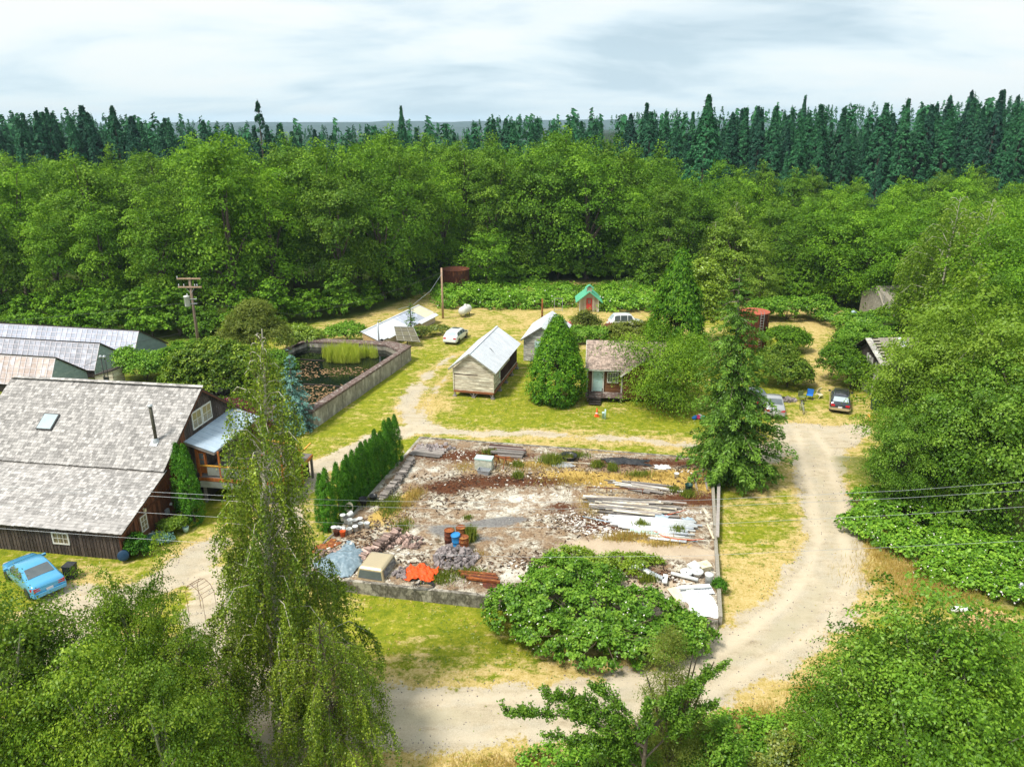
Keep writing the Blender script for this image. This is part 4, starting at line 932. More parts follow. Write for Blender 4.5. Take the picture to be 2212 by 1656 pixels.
m_.build('frame', M['clap_grey'], sp); sp.scale = (.8, .8, .85)
m_ = MB(); m_.tube([(.0, .2, 0), (.0, -.15, 1.6)], .09, 8); m_.beam((-.0, -.2, 1.6), (.0, .1, 1.75), .2, .2); m_.build('mast', M['steel'], sp)

# ---- white weathered barn
WL, WR_, WB = G(985, 855), G(1068, 862), G(1140, 800)
FLx = Vector((-5.45, 65.5, 0)); ux = Vector((.972, -.235, 0)); uy = Vector((.235, .972, 0)); WW, WD = 3.85, 9.6
wb = empty('weathered_barn', FLx, math.atan2(ux.y, ux.x), "peeling white clapboard barn on stilts with white metal roof and torn open side", "barn")
zf, ze, zr = .55, 2.75, 4.25; xr = WW * .42
def clap(mb, x0, x1, z0, z1, y, seed, missing=0.0, ax='x', top=None, lap=.115):
    rr = random.Random(seed); z = z0
    while z < z1:
        a0, a1 = (x0, x1) if top is None else top(z, x0, x1)
        if a1 - a0 < .05: break
        s = a0
        while s < a1 - .01:
            w = min(a1 - s, 1.2 + 2 * rr.random())
            if rr.random() > missing:
                d = .02 + .012 * rr.random()
                if ax == 'x': vs = [(s, y - d, z), (s + w, y - d, z), (s + w, y - .004, z + lap), (s, y - .004, z + lap), (s, y + .02, z), (s + w, y + .02, z), (s + w, y + .02, z + lap), (s, y + .02, z + lap)]
                else: vs = [(y + d, s, z), (y + d, s + w, z), (y + .004, s + w, z + lap), (y + .004, s, z + lap), (y - .02, s, z), (y - .02, s + w, z), (y - .02, s + w, z + lap), (y - .02, s, z + lap)]
                mb.add(vs, [(0, 1, 2, 3), (4, 5, 1, 0), (3, 2, 6, 7), (0, 3, 7, 4), (1, 5, 6, 2)], rr.random())
            s += w
        z += lap
def gtop(ze, zr, xr, W):
    def f(z, x0, x1):
        if z < ze: return x0, x1
        t = (z - ze) / (zr - ze); return x0 + (xr - x0) * t, x1 - (x1 - xr) * t
    return f
ze_l, ze_r = 2.95, 2.75
mb = MB(); clap(mb, .05, WW - .05, zf + .1, zr - .12, 0, 3, .012, 'x', gtop(2.72, zr - .05, xr, WW)); mb.build('front_siding', M['clap'], wb)
mb = MB(); mb.prism([(.06, .08, zf), (WW - .06, .08, zf), (WW - .06, .08, 2.7), (xr, .08, zr - .1), (.06, .08, 2.7)], None, (0, .03, 0)); mb.prism([(.06, WD - .1, zf), (WW - .06, WD - .1, zf), (WW - .06, WD - .1, 2.7), (xr, WD - .1, zr - .1), (.06, WD - .1, 2.7)], None, (0, .03, 0)); mb.box((.06, WD / 2, 1.6), (.05, WD - .2, 2.1)); mb.build('inner_wall', M['stud'], wb)
mb = MB(); mb.box((WW / 2, WD / 2, zf + .02), (WW - .1, WD - .1, .05)); mb.build('floor', M['stud'], wb)
mb = MB(); mb.box((WW * .55, WD / 2, 1.6), (.06, WD - .3, 2.1)); mb.build('inner_wall', M['under'], wb)
mb = MB(); clap(mb, .04, 2.5, zf + .35, ze - .05, WW, 5, .03, 'y'); clap(mb, 2.5, WD - .05, 2.25, ze - .05, WW, 6, .12, 'y'); clap(mb, 2.6, 6.2, 1.98, 2.24, WW, 9, .1, 'y'); clap(mb, .04, 1.2, zf + .05, zf + .36, WW, 7, .25, 'y'); mb.build('side_siding', M['clap'], wb)
y = 2.6
while y < WD - .1: m_ = MB(); m_.box((WW - .05, y, 1.42), (.09, .06, 1.7)); m_.build('stud', M['stud'], wb); y += .4
m_ = MB(); m_.box((WW - .03, WD * .62, zf + .22), (.05, WD * .74, .07)); m_.build('batten', M['clap'], wb)
m_ = MB(); m_.box((WW / 2, -.03, zf - .0), (WW, .1, .2)); m_.box((WW + .0, WD / 2, zf - .0), (.1, WD - .15, .2)); m_.build('sill_beam', M['sill_red'], wb)
for x, y in ((.08, .0), (WW / 2, 0), (WW - .08, 0), (WW, 2.4), (WW, 4.8), (WW, 7.2), (WW, WD - .1), (.08, WD - .1), (.08, 4.8)):
    m_ = MB(); m_.box((x, y, .24), (.14, .14, .48)); m_.box((x, y, .04), (.34, .34, .16)); m_.build('pier', M['wood_grey'], wb)
m_ = MB()
for s in (-1, 1): m_.beam((WW / 2 + s * .06, -.02, .1), (WW / 2 + s * .42, -.02, .46), .05, .05); 
m_.beam((WW - .12, -.02, .12), (WW - .4, -.02, .46), .05, .05); m_.build('brace', M['wood_grey'], wb)
for s, x in ((0, .0), (1, WW)): m_ = MB(); m_.box((x, -.03, 1.7), (.1, .1, 2.2)); m_.build('corner_board', M['clap'], wb)
def metal_slope(root, o, a, u, mat, ridge_step=.6, th=.03, name='roof_sheet', sheets=1):
    a, u = Vector(a), Vector(u); n = a.cross(u).normalized(); n = n if n.z > 0 else -n; L_ = a.length; k_ = max(1, int(L_ / ridge_step))
    for i in range(k_):
        m_ = MB(); p0 = Vector(o) + a * (i / k_); aa = a / k_ - a.normalized() * .012
        m_.prism([p0, p0 + aa, p0 + aa + u, p0 + u], None, n * th); m_.beam(p0 + n * (th + .012), p0 + u + n * (th + .012), .035, .024, up=n); m_.build(name, mat, root)
metal_slope(wb, (WW + .3, -.3, 2.6), (0, WD + .6, 0), (xr - WW - .3, 0, zr - 2.6 + .06), M['roof_white'])
metal_slope(wb, (-.42, -.3, 2.72), (0, WD + .6, 0), (xr + .42, 0, zr - 2.72 + .06), M['roof_white'])
m_ = MB(); m_.beam((xr, -.3, zr + .1), (xr, WD + .3, zr + .1), .2, .03); m_.build('ridge_cap', M['roof_white'], wb)
m_ = MB(); m_.beam((-.4, -.24, 2.66), (xr, -.24, zr - .02), .04, .1); m_.beam((WW + .28, -.24, 2.54), (xr, -.24, zr - .02), .04, .1); m_.build('rake_board', M['clap_grey'], wb)
m_ = MB(); q = Vector((xr, 0, zr + .06)).lerp(Vector((WW + .3, 0, 2.6)), .33); m_.add([q + Vector((0, 3.6, .045)), q + Vector((.12, 3.8, -.0)), q + Vector((.75, 3.2, -.30)), q + Vector((.02, 3.75, .045))], [(0, 1, 2, 3)]); m_.build('roof_gash', M['black_plastic'], wb)
window(wb, (WW + .04, 2.05, 1.95), (0, 1, 0), .42, 1.15, 1, 2, 'clap', 'mint', bw=.08)
# ---- small grey-white shed behind it
sp_ = Vector((1.25, 76.6, 0)); sb = empty('small_grey_shed', sp_, R(-12), "small grey white clapboard shed with boarded window between the barn and the round cedar", "shed")
w_, d_, e_, r_ = 3.9, 7.0, 2.5, 3.85
mb = MB(); clap(mb, 0, w_, 0.05, r_ - .1, 0, 13, .0, 'x', gtop(e_ - .05, r_, w_ / 2, w_)); mb.build('front_siding', M['clap_grey'], sb)
mb = MB(); mb.prism([(.04, .05, 0), (w_ - .04, .05, 0), (w_ - .04, .05, e_ - .1), (w_ / 2, .05, r_ - .12), (.04, .05, e_ - .1)], None, (0, d_, 0)); mb.build('wall', M['clap_grey'], sb)
metal_slope(sb, (w_ + .3, -.3, e_ - .15), (0, d_ + .5, 0), (-w_ / 2 - .3, 0, r_ - e_ + .2), M['roof_white'], .8); metal_slope(sb, (-.3, -.3, e_ - .15), (0, d_ + .5, 0), (w_ / 2 + .3, 0, r_ - e_ + .2), M['roof_white'], .8)
m_ = MB(); m_.beam((-.28, -.25, e_ - .2), (w_ / 2, -.25, r_ - .0), .04, .1); m_.beam((w_ + .28, -.25, e_ - .2), (w_ / 2, -.25, r_ - .0), .04, .1); m_.build('rake_board', M['wood_grey'], sb)
m_ = MB(); m_.box((2.0, -.05, 1.75), (1.25, .05, .95)); m_.box((2.0, -.06, .75), (1.25, .05, .85)); m_.box((1.28, -.07, 1.3), (.1, .06, 2.1)); m_.box((2.72, -.07, 1.3), (.1, .06, 2.1)); m_.build('boarded_window', M['mint'], sb)
# ---- brown cabin
cb = empty('cabin', (7.0, 65.3, 0), R(-6), "small brown cabin with shingle roof, pale mint door and porch steps behind the spreading yew", "cabin")
cw, cdp, cf, ce, cr = 7.2, 5.2, .55, 2.95, 4.7
mb = MB(); mb.prism([(0, 0, cf), (0, cdp, cf), (0, cdp, ce), (0, cdp / 2, cr - .1), (0, 0, ce)], None, (cw, 0, 0)); mb.build('wall', M['brown_siding'], cb)
mb = MB(); clap(mb, .1, cw - .1, cf, ce - .05, -.01, 17, 0, 'x', lap=.14); mb.build('front_siding', M['brown_siding'], cb)
mb = MB(); mb.box((cw / 2 + 1.7, 0.1, .25), (cw - 3.4, .3, .5)); mb.box((cw / 2, cdp, .3), (cw, .2, .6)); mb.box((.1, cdp / 2, .3), (.2, cdp, .6)); mb.build('foundation', M['concrete_wall'], cb)
for x in (.0, 3.2): m_ = MB(); m_.box((x, -.05, 1.7), (.13, .1, 2.5)); m_.build('corner_board', M['white_paint'], cb)
o = Vector((-.15, -.45, ce - .15)); u = Vector((0, cdp / 2 + .45, cr - ce + .2))
mb = MB(); nn_ = X3.cross(u.normalized()); mb.prism([o, o + X3 * (cw + .3), o + X3 * (cw + .3) + u, o + u], None, nn_ * .05); rf = mb.build('roof', M['under'], cb)
slope_shakes(rf, M['shake_brown'], o + nn_ * .05, X3, u, cw + .3, u.length, .2, .16, 0, 21, th=.03)
mb = MB(); o2 = Vector((-.15, cdp + .45, ce - .15)); u2 = Vector((0, -cdp / 2 - .45, cr - ce + .2)); n2 = -X3.cross(u2.normalized()); mb.prism([o2, o2 + X3 * (cw + .3), o2 + X3 * (cw + .3) + u2, o2 + u2], None, n2 * .05); mb.build('roof', M['shake_brown'], cb)
mb = MB(); mb.beam((-.15, -.46, ce - .16), (cw + .15, -.46, ce - .16), .04, .12); mb.beam((-.17, -.42, ce - .2), (-.17, cdp / 2, cr), .04, .12); mb.build('fascia', M['white_paint'], cb)
mb = MB(); mb.box((1.0, -.08, 1.66), (.86, .06, 2.05)); dd = mb.build('door', M['mint'], cb)
mb = MB()
for x, z in ((.8, 2.2), (1.2, 2.2), (.8, 1.3), (1.2, 1.3)): mb = MB(); mb.box((x, -.115, z), (.28, .02, .6)); mb.build('door_panel', M['mint'], dd)
mb = MB(); mb.box((.5, -.09, 1.68), (.12, .08, 2.2)); mb.box((1.5, -.09, 1.68), (.12, .08, 2.2)); mb.box((1.0, -.09, 2.76), (1.12, .08, .12)); mb.build('door_frame', M['white_paint'], cb)
window(cb, (2.35, -.09, 2.0), (1, 0, 0), .95, .95, 4, 2, gm='glass'); window(cb, (4.9, -.09, 2.0), (1, 0, 0), 1.1, .95, 4, 2, gm='glass')
mb = MB(); mb.box((1.6, -.75, .5), (3.4, 1.4, .1)); mb.box((.1, -1.35, .22), (.12, .12, .44)); mb.box((3.1, -1.35, .22), (.12, .12, .44)); mb.build('porch_floor', M['cap'], cb)
for i in range(3): m_ = MB(); m_.box((.75, -1.62 - i * .27, .42 - i * .15), (1.1, .3, .07)); m_.box((.75, -1.5 - i * .27, .34 - i * .15), (1.05, .04, .14)); m_.build('step', M['under'], cb)
for x in (.15, 1.4): m_ = MB(); m_.box((x, -1.4, .95), (.09, .09, .85)); m_.build('post', M['under'], cb)
# cross gable on the right, mostly behind the yew
mb = MB(); mb.prism([(3.3, -1.0, .3), (7.0, -1.0, .3), (7.0, -1.0, 2.7), (5.15, -1.0, 4.1), (3.3, -1.0, 2.7)], None, (0, 3.2, 0)); mb.build('wing_wall', M['brown_siding'], cb)
for s, x in ((-1, 3.0), (1, 7.3)):
    mb = MB(); mb.prism([(x, -1.25, 2.5), (5.15, -1.25, 4.2), (5.15, -1.25, 4.28), (x, -1.25, 2.58)], None, (0, 4, 0)); mb.build('wing_roof', M['shake_brown'], cb)
    mb = MB(); mb.beam((x, -1.28, 2.5), (5.15, -1.28, 4.2), .04, .13); mb.build('rake_board', M['white_paint'], cb)

# ---- little red-doored hut with green roof
hp = G(1272, 673); hut = empty('garden_hut', (hp.x, hp.y, hz_(hp.x, hp.y)), R(-3), "tiny board hut with green gabled roof, cupola and red door at the field's far edge", "hut")
hw, hd, he, hr = 2.55, 2.9, 1.75, 2.75
for i in range(9):
    x = -hw / 2 + hw * i / 9; 
    if .33 < (i + .5) / 9 < .62: continue
    t = 1 - abs((i + .5) / 9 - .5) * 2; m_ = MB(); m_.box((x + hw / 18, 0, (he + t * (hr - he) * .9) / 2), (hw / 9 - .02, .05, he + t * (hr - he) * .9)); m_.build('board', M['shed_board'], hut)
m_ = MB(); m_.prism([(-hw / 2, .05, 0), (hw / 2, .05, 0), (hw / 2, .05, he), (0, .05, hr - .05), (-hw / 2, .05, he)], None, (0, hd, 0)); m_.build('wall', M['shed_board'], hut)
m_ = MB(); m_.box((0, -.04, .95), (.74, .06, 1.9)); d_ = m_.build('door', M['red_paint'], hut); window(d_, (0, -.09, 1.45), (1, 0, 0), .46, .6, 2, 2, 'red_paint', 'glass', .05)
for s in (-1, 1): m_ = MB(); m_.box((s * hw / 2, -.02, he / 2), (.12, .1, he)); m_.build('corner_board', M['white_paint'], hut)
for s in (-1, 1):
    a = Vector((s * (hw / 2 + .5), -.45, he - .42)); b_ = Vector((0, -.45, hr + .05)); n = Vector((s * (hr - he + .47), 0, hw / 2 + .5)).normalized()
    m_ = MB(); m_.prism([a, b_, b_ + n * .1, a + n * .1], None, (0, hd + .9, 0)); m_.build('roof', M['green_roof'], hut)
    m_ = MB(); a, b_ = Vector((s * .55, .15, hr + .38)), Vector((0, .15, hr + .82)); m_.prism([a, b_, b_ + n * .07, a + n * .07], None, (0, .95, 0)); m_.build('cupola_roof', M['green_roof'], hut)
m_ = MB(); m_.box((0, .6, hr + .25), (.62, .62, .75)); m_.build('cupola', M['shed_board'], hut)

# ---- grey outbuildings at the right
s1 = empty('grey_shed', (G(1885, 700).x + 1.2, G(1885, 700).y - 1, 0), R(8), "far grey board shed with steep roof half hidden under the pale birch", "shed")
m_ = MB(); m_.prism([(0, 0, 0), (0, 6, 0), (0, 6, 3.2), (0, 3, 4.4), (0, 0, 3.2)], None, (6, 0, 0)); m_.build('wall', M['grey_board'], s1)
m_ = MB(); m_.prism([(-.2, -.4, 1.0), (6.2, -.4, 1.0), (6.2, 3, 4.5), (-.2, 3, 4.5)], None, (0, -.05, .08)); m_.build('roof', M['grey_board'], s1)
m_ = MB(); m_.box((-.05, 1.2, 2.0), (.08, .1, 3.9)); m_.box((-.05, -.2, 1.6), (.08, .1, 3)); m_.build('corner_board', M['clap_grey'], s1)
p0 = G(1915, 875); s2 = empty('ruined_shed', (p0.x, p0.y + .2, 0), R(4), "collapsing grey plank shed with gapped roof behind the big right trees", "shed")
m_ = MB(); m_.prism([(0, 0, 0), (0, 6.4, 0), (0, 6.4, 3.1), (0, 4.0, 5.0), (0, 0, 3.0)], None, (.1, 0, 0)); m_.box((6, .05, 1.5), (12, .1, 3.0)); m_.box((6, 6.3, 1.5), (12, .1, 3)); m_.build('wall', M['under'], s2)
for i in range(10):
    if i in (2, 3, 6): continue
    m_ = MB(); m_.box((-.04, .25 + i * .42, 1.4 + .05 * i), (.06, .3, 2.8 + .1 * i)); m_.build('board', M['clap_grey'], s2)
m_ = MB(); m_.box((-.1, 0, 1.5), (.12, .16, 3.2)); m_.box((-.1, 1.9, 2.0), (.12, .12, 3.8)); m_.build('corner_board', M['clap'], s2)
for i in range(20):
    x0 = -.55 + i * .62; L0 = .0 if i < 8 else (.0 + .25 * (i % 3)); mt = 'grey_board' if i % 5 else 'roof_white'
    m_ = MB(); a, b_ = Vector((x0, -.5, 2.75)), Vector((x0, 4.1, 5.1)); w = .58 if i not in (1,) else .2
    if i == 1:
        for k_ in range(7): q0, q1 = a.lerp(b_, .45 + k_ * .08), a.lerp(b_, .49 + k_ * .08); m_.prism([q0, q0 + X3 * .6, q1 + X3 * .6, q1], None, (0, -.03, .05))
        m_.prism([a, a + X3 * .58, a.lerp(b_, .42) + X3 * .58, a.lerp(b_, .42)], None, (0, -.03, .06))
    else: m_.prism([a, a + X3 * w, b_ + X3 * w, b_], None, (0, -.03, .06))
    m_.build('roof_board', M['clap_grey' if i < 1 else mt], s2)
m_ = MB(); m_.prism([(-.5, 4.1, 5.1), (12, 4.1, 5.1), (12, 7, 3.0), (-.5, 7, 3.0)], None, (0, .03, .05)); m_.build('roof', M['under'], s2)

# ---- rusty tanks
def rusty_tank(c, r, h, top, label, scale_n=18):
    e = empty('rusty_tank', (c.x, c.y, hz_(c.x, c.y) - .05), random.random() * 3, label, "tank")
    m_ = MB(); m_.lathe([(r, 0), (r, h)], 28)
    for i in range(1, 4): m_.lathe([(r + .005, h * i / 4 - .03), (r + .03, h * i / 4), (r + .005, h * i / 4 + .03)], 28)
    m_.build('shell', M['rust'], e); m_ = MB(); m_.lathe([(r + .04, h - .06), (r + .04, h + .02), (r * .55, h + .10), (0.01, h + .15)], 28, smooth=False); m_.build('lid', M[top], e); return e
tk = rusty_tank(G(1622, 752), 1.62, 4.4, 'rust_top', "tall rusty brown cylindrical tank with red lid and ladder behind the spruce")
m_ = MB()
for s in (-.2, .2): m_.tube([(s, -1.72, .2), (s, -1.72, 4.6), (s, -1.5, 4.75)], .025, 5)
for i in range(14): m_.tube([(-.2, -1.72, .4 + i * .3), (.2, -1.72, .4 + i * .3)], .018, 4)
tk.rotation_euler.z = R(12); m_.build('ladder', M['galv'], tk)
rusty_tank(G(1322, 727), .95, 1.45, 'rust', "low round rusty tank among brambles behind the cabin")
rusty_tank(G(985, 632), 2.1, 3.7, 'rust', "far rust streaked tank at the wood's edge behind the pale pole")
# ---- propane tank
gt = empty('propane_tank', (G(1005, 683).x, G(1005, 683).y, 0), R(68), "white horizontal propane tank on short legs beside the pole", "gas tank")
m_ = MB(); m_.lathe([(.01, -1.25), (.3, -1.2), (.5, -1.05), (.56, -.85), (.56, .85), (.5, 1.05), (.3, 1.2), (.01, 1.25)], 20, (0, 0, .9), M=Matrix.Rotation(R(90), 3, 'Y')); m_.build('vessel', M['white_paint'], gt)
m_ = MB(); m_.lathe([(.2, 0), (.2, .16), (.14, .22), (0.01, .24)], 12, (.1, 0, 1.42)); m_.build('valve_dome', M['white_paint'], gt)
for x in (-.65, .65): m_ = MB(); m_.box((x, -.3, .25), (.1, .1, .5)); m_.box((x, .3, .25), (.1, .1, .5)); m_.box((x, 0, .42), (.1, .75, .1)); m_.build('leg', M['steel'], gt)
# ---- poles
def pole(name, px, py, h, r, mat, label, cat="pole"):
    c_ = G(px, py); e = empty(name, (c_.x, c_.y, 0), 0, label, cat); m_ = MB(); m_.tube([(0, 0, -.3), (0, 0, h * .5), (0, 0, h)], [r, r * .88, r * .75], 10); m_.build('shaft', M[mat], e); return e
pole('service_pole', 957, 688, 6.7, .15, 'pole_pale', "tall pale bare wooden pole at the end of the long white shed roof")
pole('stub_pole', 1171, 692, 2.9, .13, 'rust_orange', "short brown stub pole above the grey shed roof")
up = pole('utility_pole', 404, 740, 6.9, .17, 'pole', "leaning utility pole with two crossarms and a grey transformer near the greenhouses", "utility pole")
up.location = (-34.3, 78.0, 0); 
for ch in up.children: ch.scale = (1, 1, 1.27)
UT = 8.75
for z in (UT - .05, UT - .95): m_ = MB(); m_.beam((-1.25, -.15, z), (1.25, -.15, z), .12, .13); m_.build('crossarm', M['pole_pale'], up)
def can(parent, c, mat='galv', h=1.0, r=.29):
    m_ = MB(); m_.lathe([(.01, 0), (r * .9, .0), (r, .05), (r, h - .14), (r * 1.1, h - .12), (r * 1.1, h - .03), (.05, h + .05)], 16, c); o = m_.build('transformer', M[mat], parent)
    m_ = MB(); m_.lathe([(.05, h), (.08, h + .06), (.05, h + .12), (.07, h + .18), (.02, h + .24)], 8, Vector(c) + Vector((.1, 0, 0))); m_.build('insulator', M['plate'], o); return o
can(up, (-.52, -.1, 5.7), 'white_paint', 1.15)
m_ = MB()
for z in (6.0, 6.5): m_.box((-.02, -.1, z), (1.1, .12, .08))
m_.build('bracket', M['galv'], up)
for x, z in ((-1.15, 7.9), (-.6, 7.9), (.8, 7.9), (.55, 7.9), (-1.2, 8.75)): m_ = MB(); m_.lathe([(.03, 0), (.06, .06), (.04, .12), (.05, .2), (.01, .25)], 8, (x, -.15, z)); m_.build('insulator', M['plate'], up)
m_ = MB(); m_.beam((-.45, -.15, 7.7), (0, -.1, 7.1), .03, .03); m_.beam((.45, -.15, 7.7), (0, -.1, 7.1), .03, .03); m_.build('brace', M['galv'], up)
# right roadside pole just outside the frame, its transformer and wires cross the picture
rp = empty('utility_pole', (23.4, 27.2, 0), 0, "utility pole at the extreme right edge with pale transformer, crossed by wires", "utility pole"); m_ = MB(); m_.tube([(0, 0, -.3), (0, 0, 11.4)], [.17, .13], 10); m_.build('shaft', M['pole'], rp)
tz = GY(2211, 1170, 27).z; can(rp, (-.50, -.1, tz + .05), 'white_paint', .95, .26); m_ = MB(); m_.box((-.2, -.05, tz + .5), (.45, .1, .08)); m_.build('bracket', M['galv'], rp)
m_ = MB(); m_.beam((-.5, 0, 10.6), (1.2, 0, 10.6), .1, .12); m_.build('crossarm', M['pole'], rp)
def wire(pts, r, label, mat='galv', sag=None):
    m_ = MB(); m_.tube(pts, r * .75, 4, caps=False); return tag(m_.build('power_line', M[mat], None), label, "wire", "overhead wires")
Yw = 27.2
for i, (pl, lb) in enumerate((([(-80, 1047), (328, 1062), (560, 1074), (820, 1082), (1100, 1085), (1500, 1080), (1953, 1059), (2290, 1034)], "topmost of the four thin wires crossing above the slab"), ([(-80, 1054), (328, 1071), (560, 1085), (820, 1095), (1100, 1100), (1500, 1095), (1953, 1075), (2290, 1054)], "second wire down of the four crossing above the slab"),
    ([(-80, 1086), (300, 1106), (560, 1122), (850, 1134), (1150, 1138), (1500, 1133), (1953, 1111), (2290, 1089)], "third wire down of the four crossing above the slab"), ([(-80, 1135), (276, 1161), (560, 1180), (850, 1195), (1150, 1203), (1500, 1200), (1953, 1180), (2290, 1164)], "lowest of the four thin wires crossing above the slab"))):
    wire([GY(a, b_, Yw) for a, b_ in pl], .009, lb)
wire([GY(955, 590, 95), GY(930, 628, 90), GY(890, 660, 86), GY(860, 668, 85)], .03, "sagging service cable from the pale pole down to the white shed")
wire([GY(955, 588, 95), GY(860, 625, 92), GY(760, 655, 88), GY(640, 680, 84), GY(420, 652, 78)], .022, "long cable from the pale pole to the leaning utility pole", 'dark_metal')
wire([GY(392, 655, 78), GY(250, 672, 76), GY(-60, 700, 72)], .022, "cable running left off the leaning utility pole over the greenhouses", 'dark_metal')
wire([GY(400, 718, 78), GY(300, 738, 74), GY(160, 800, 66)], .022, "low cable from the leaning pole to the greenhouse wall", 'dark_metal')
# ------------------------------------------------------------------ cars
def car(name, loc, rz, label, paint, L=4.5, W=1.72, Hh=1.45, kind='wagon', lower=None, rack=False, sunroof=False, group="parked cars"):
    """local +x = forwards, origin under the middle"""
    e = empty(name, loc, rz, label, "car", group); hw = W / 2; P_ = M[paint]
    if kind == 'wagon': S = [(0, .42, .72, .74, .90), (.06, .30, .84, .86, .96), (.16, .26, .90, 1.0, .98), (.75, .24, .92, Hh - .02, 1), (1.2, .22, .93, Hh, 1), (2.2, .22, .92, Hh, 1), (2.75, .22, .91, Hh - .03, 1), (3.45, .22, .90, .96, 1), (3.9, .24, .84, .89, .98), (4.3, .27, .74, .79, .94), (L - .06, .32, .62, .66, .86), (L, .42, .55, .57, .80)]; c0, c1, r0, r1 = .2, 3.42, .75, 2.75
    else: S = [(0, .42, .74, .78, .88), (.08, .28, .88, .96, .94), (.3, .26, .92, 1.0, .97), (.75, .24, .93, 1.03, .99), (1.55, .22, .93, Hh - .03, 1), (2.0, .22, .93, Hh, 1), (2.6, .22, .92, Hh - .03, 1), (3.35, .22, .90, .96, 1), (3.8, .24, .84, .90, .98), (4.2, .27, .76, .81, .94), (L - .08, .32, .62, .68, .86), (L, .42, .55, .58, .78)]; c0, c1, r0, r1 = .8, 3.3, 1.55, 2.6
    vs, fs = [], []; nS = 9
    def cabw(x, zt): t = max(0, min(1, (zt - .95) / (Hh - .97))); return 1 - .22 * t
    def sec(st):
        x, zl, zb, zt, wf = st; w = hw * wf; ct = cabw(x, zt) if zt > 1.06 else .93
        return [(x, 0, zl), (x, w * .88, zl), (x, w * .99, zl + .16), (x, w, (zl + zb) / 2 + .05), (x, w * .965, zb), (x, w * ct * .985, zt - .045 if zt > 1.06 else zb + (zt - zb) * .5), (x, w * ct * .88, zt - .008), (x, w * ct * .5, zt + .012), (x, 0, zt + .018)]
    for st in S:
        h_ = sec(st); ring = h_ + [(x, -y, z) for x, y, z in h_[-2:0:-1]]; vs += [(x - L / 2, y, z) for x, y, z in ring]
    n = len(ring)
    for i in range(len(S) - 1):
        for j in range(n): fs.append((i * n + j, i * n + (j + 1) % n, (i + 1) * n + (j + 1) % n, (i + 1) * n + j))
    fs += [tuple(range(n)), tuple((len(S) - 1) * n + j for j in range(n))]
    mb = MB(); mb.add(vs, fs, .5, True); body = mb.build('body', P_, e)
    def ev(x):
        for a, b_ in zip(S[:-1], S[1:]):
            if a[0] <= x <= b_[0]: t = (x - a[0]) / (b_[0] - a[0]); return [tuple(p[k] + (q[k] - p[k]) * t for k in range(3)) for p, q in zip(sec(a), sec(b_))]
    def strip(nm, mt, idxf, x0, x1, o_, nx=5, parent=e):
        m_ = MB(); rows = []
        for i in range(nx + 1):
            x = x0 + (x1 - x0) * i / nx; rows.append([Vector((p[0] - L / 2, p[1], p[2])) + Vector(o_) for p in idxf(ev(x), x)])
        k_ = len(rows[0]); vv = [p for r in rows for p in r]; m_.add(vv, [(i * k_ + j, i * k_ + j + 1, (i + 1) * k_ + j + 1, (i + 1) * k_ + j) for i in range(nx) for j in range(k_ - 1)], .5, True); return m_.build(nm, mt, parent)
    lerp3 = lambda p, q, t: tuple(p[k] + (q[k] - p[k]) * t for k in range(3))
    glass = M['glass']
    for s in (1, -1):
        segs = ((c0 + (.45 if kind == 'wagon' else .55), 1.35 if kind == 'wagon' else 1.75), (1.42 if kind == 'wagon' else 1.82, 2.25), (2.32, c1 - .42))
        for x0, x1 in segs:
            if x1 <= x0: continue
            strip('side_window', glass, lambda q, x: [(q[4][0], s * (q[4][1] + .0), q[4][2] + .03), (q[5][0], s * q[5][1], q[5][2] - .04)] if True else None, x0, x1, (0, s * .012, .0), 4)
    def topstrip(a, b_):
        return lambda q, x: [(q[6][0], y * q[6][1], q[6][2] + (.02 if abs(y) < .7 else .012)) for y in (-.94, -.5, 0, .5, .94)]
    strip('rear_window', M['glass_sky'] if kind == 'wagon' else glass, topstrip(0, 0), (.24 if kind == 'wagon' else .86), (.66 if kind == 'wagon' else 1.46), (-.012, 0, .012))
    strip('windscreen', glass, topstrip(0, 0), r1 + .08, c1 - .05, (.012, 0, .012))
    if sunroof: strip('sunroof', M['glass'], lambda q, x: [(q[6][0], y * q[6][1], q[6][2] + .022) for y in (-.7, 0, .7)], 2.0, 2.6, (0, 0, .01))
    for s in (1, -1):
        m_ = MB(); x0 = -L / 2 + .0; m_.prism([(x0 - .012, s * hw * .86, .68), (x0 - .012, s * hw * .50, .70), (x0 + .02, s * hw * .50, .84), (x0 + .02, s * hw * .88, .86)], None, (.1, 0, 0)); m_.prism([(x0 + .03, s * hw * .84, .68), (x0 + .22, s * hw * .975, .70), (x0 + .24, s * hw * .985, .86), (x0 + .04, s * hw * .86, .87)], None, (0, s * .012, 0)); m_.build('tail_lamp', M['lamp_red'], e)
        m_ = MB(); m_.prism([(L / 2 + .01, s * hw * .72, .56), (L / 2 + .01, s * hw * .36, .56), (L / 2 - .04, s * hw * .4, .67), (L / 2 - .06, s * hw * .76, .68)], None, (-.08, 0, 0)); m_.build('headlight', M['lamp_clear'], e)
        m_ = MB(); m_.box((L / 2 - 1.32 if kind == 'wagon' else L / 2 - 1.45, s * (hw + .09), .99), (.12, .2, .13)); m_.build('mirror', M['black_plastic'] if paint != 'car_blue' else P_, e)
    m_ = MB(); m_.box((-L / 2 - .01, 0, .62), (.03, .34, .16)); pl = m_.build('number_plate', M['plate'], e)
    m_ = MB(); m_.beam((-L / 2 - .03, -hw * .86, .46), (-L / 2 - .03, hw * .86, .46), .12, .2); 
    for s in (1, -1): m_.beam((-L / 2 - .03, s * hw * .86, .46), (-L / 2 + .28, s * hw * .97, .46), .1, .2)
    m_.build('bumper', M[lower or paint], e)
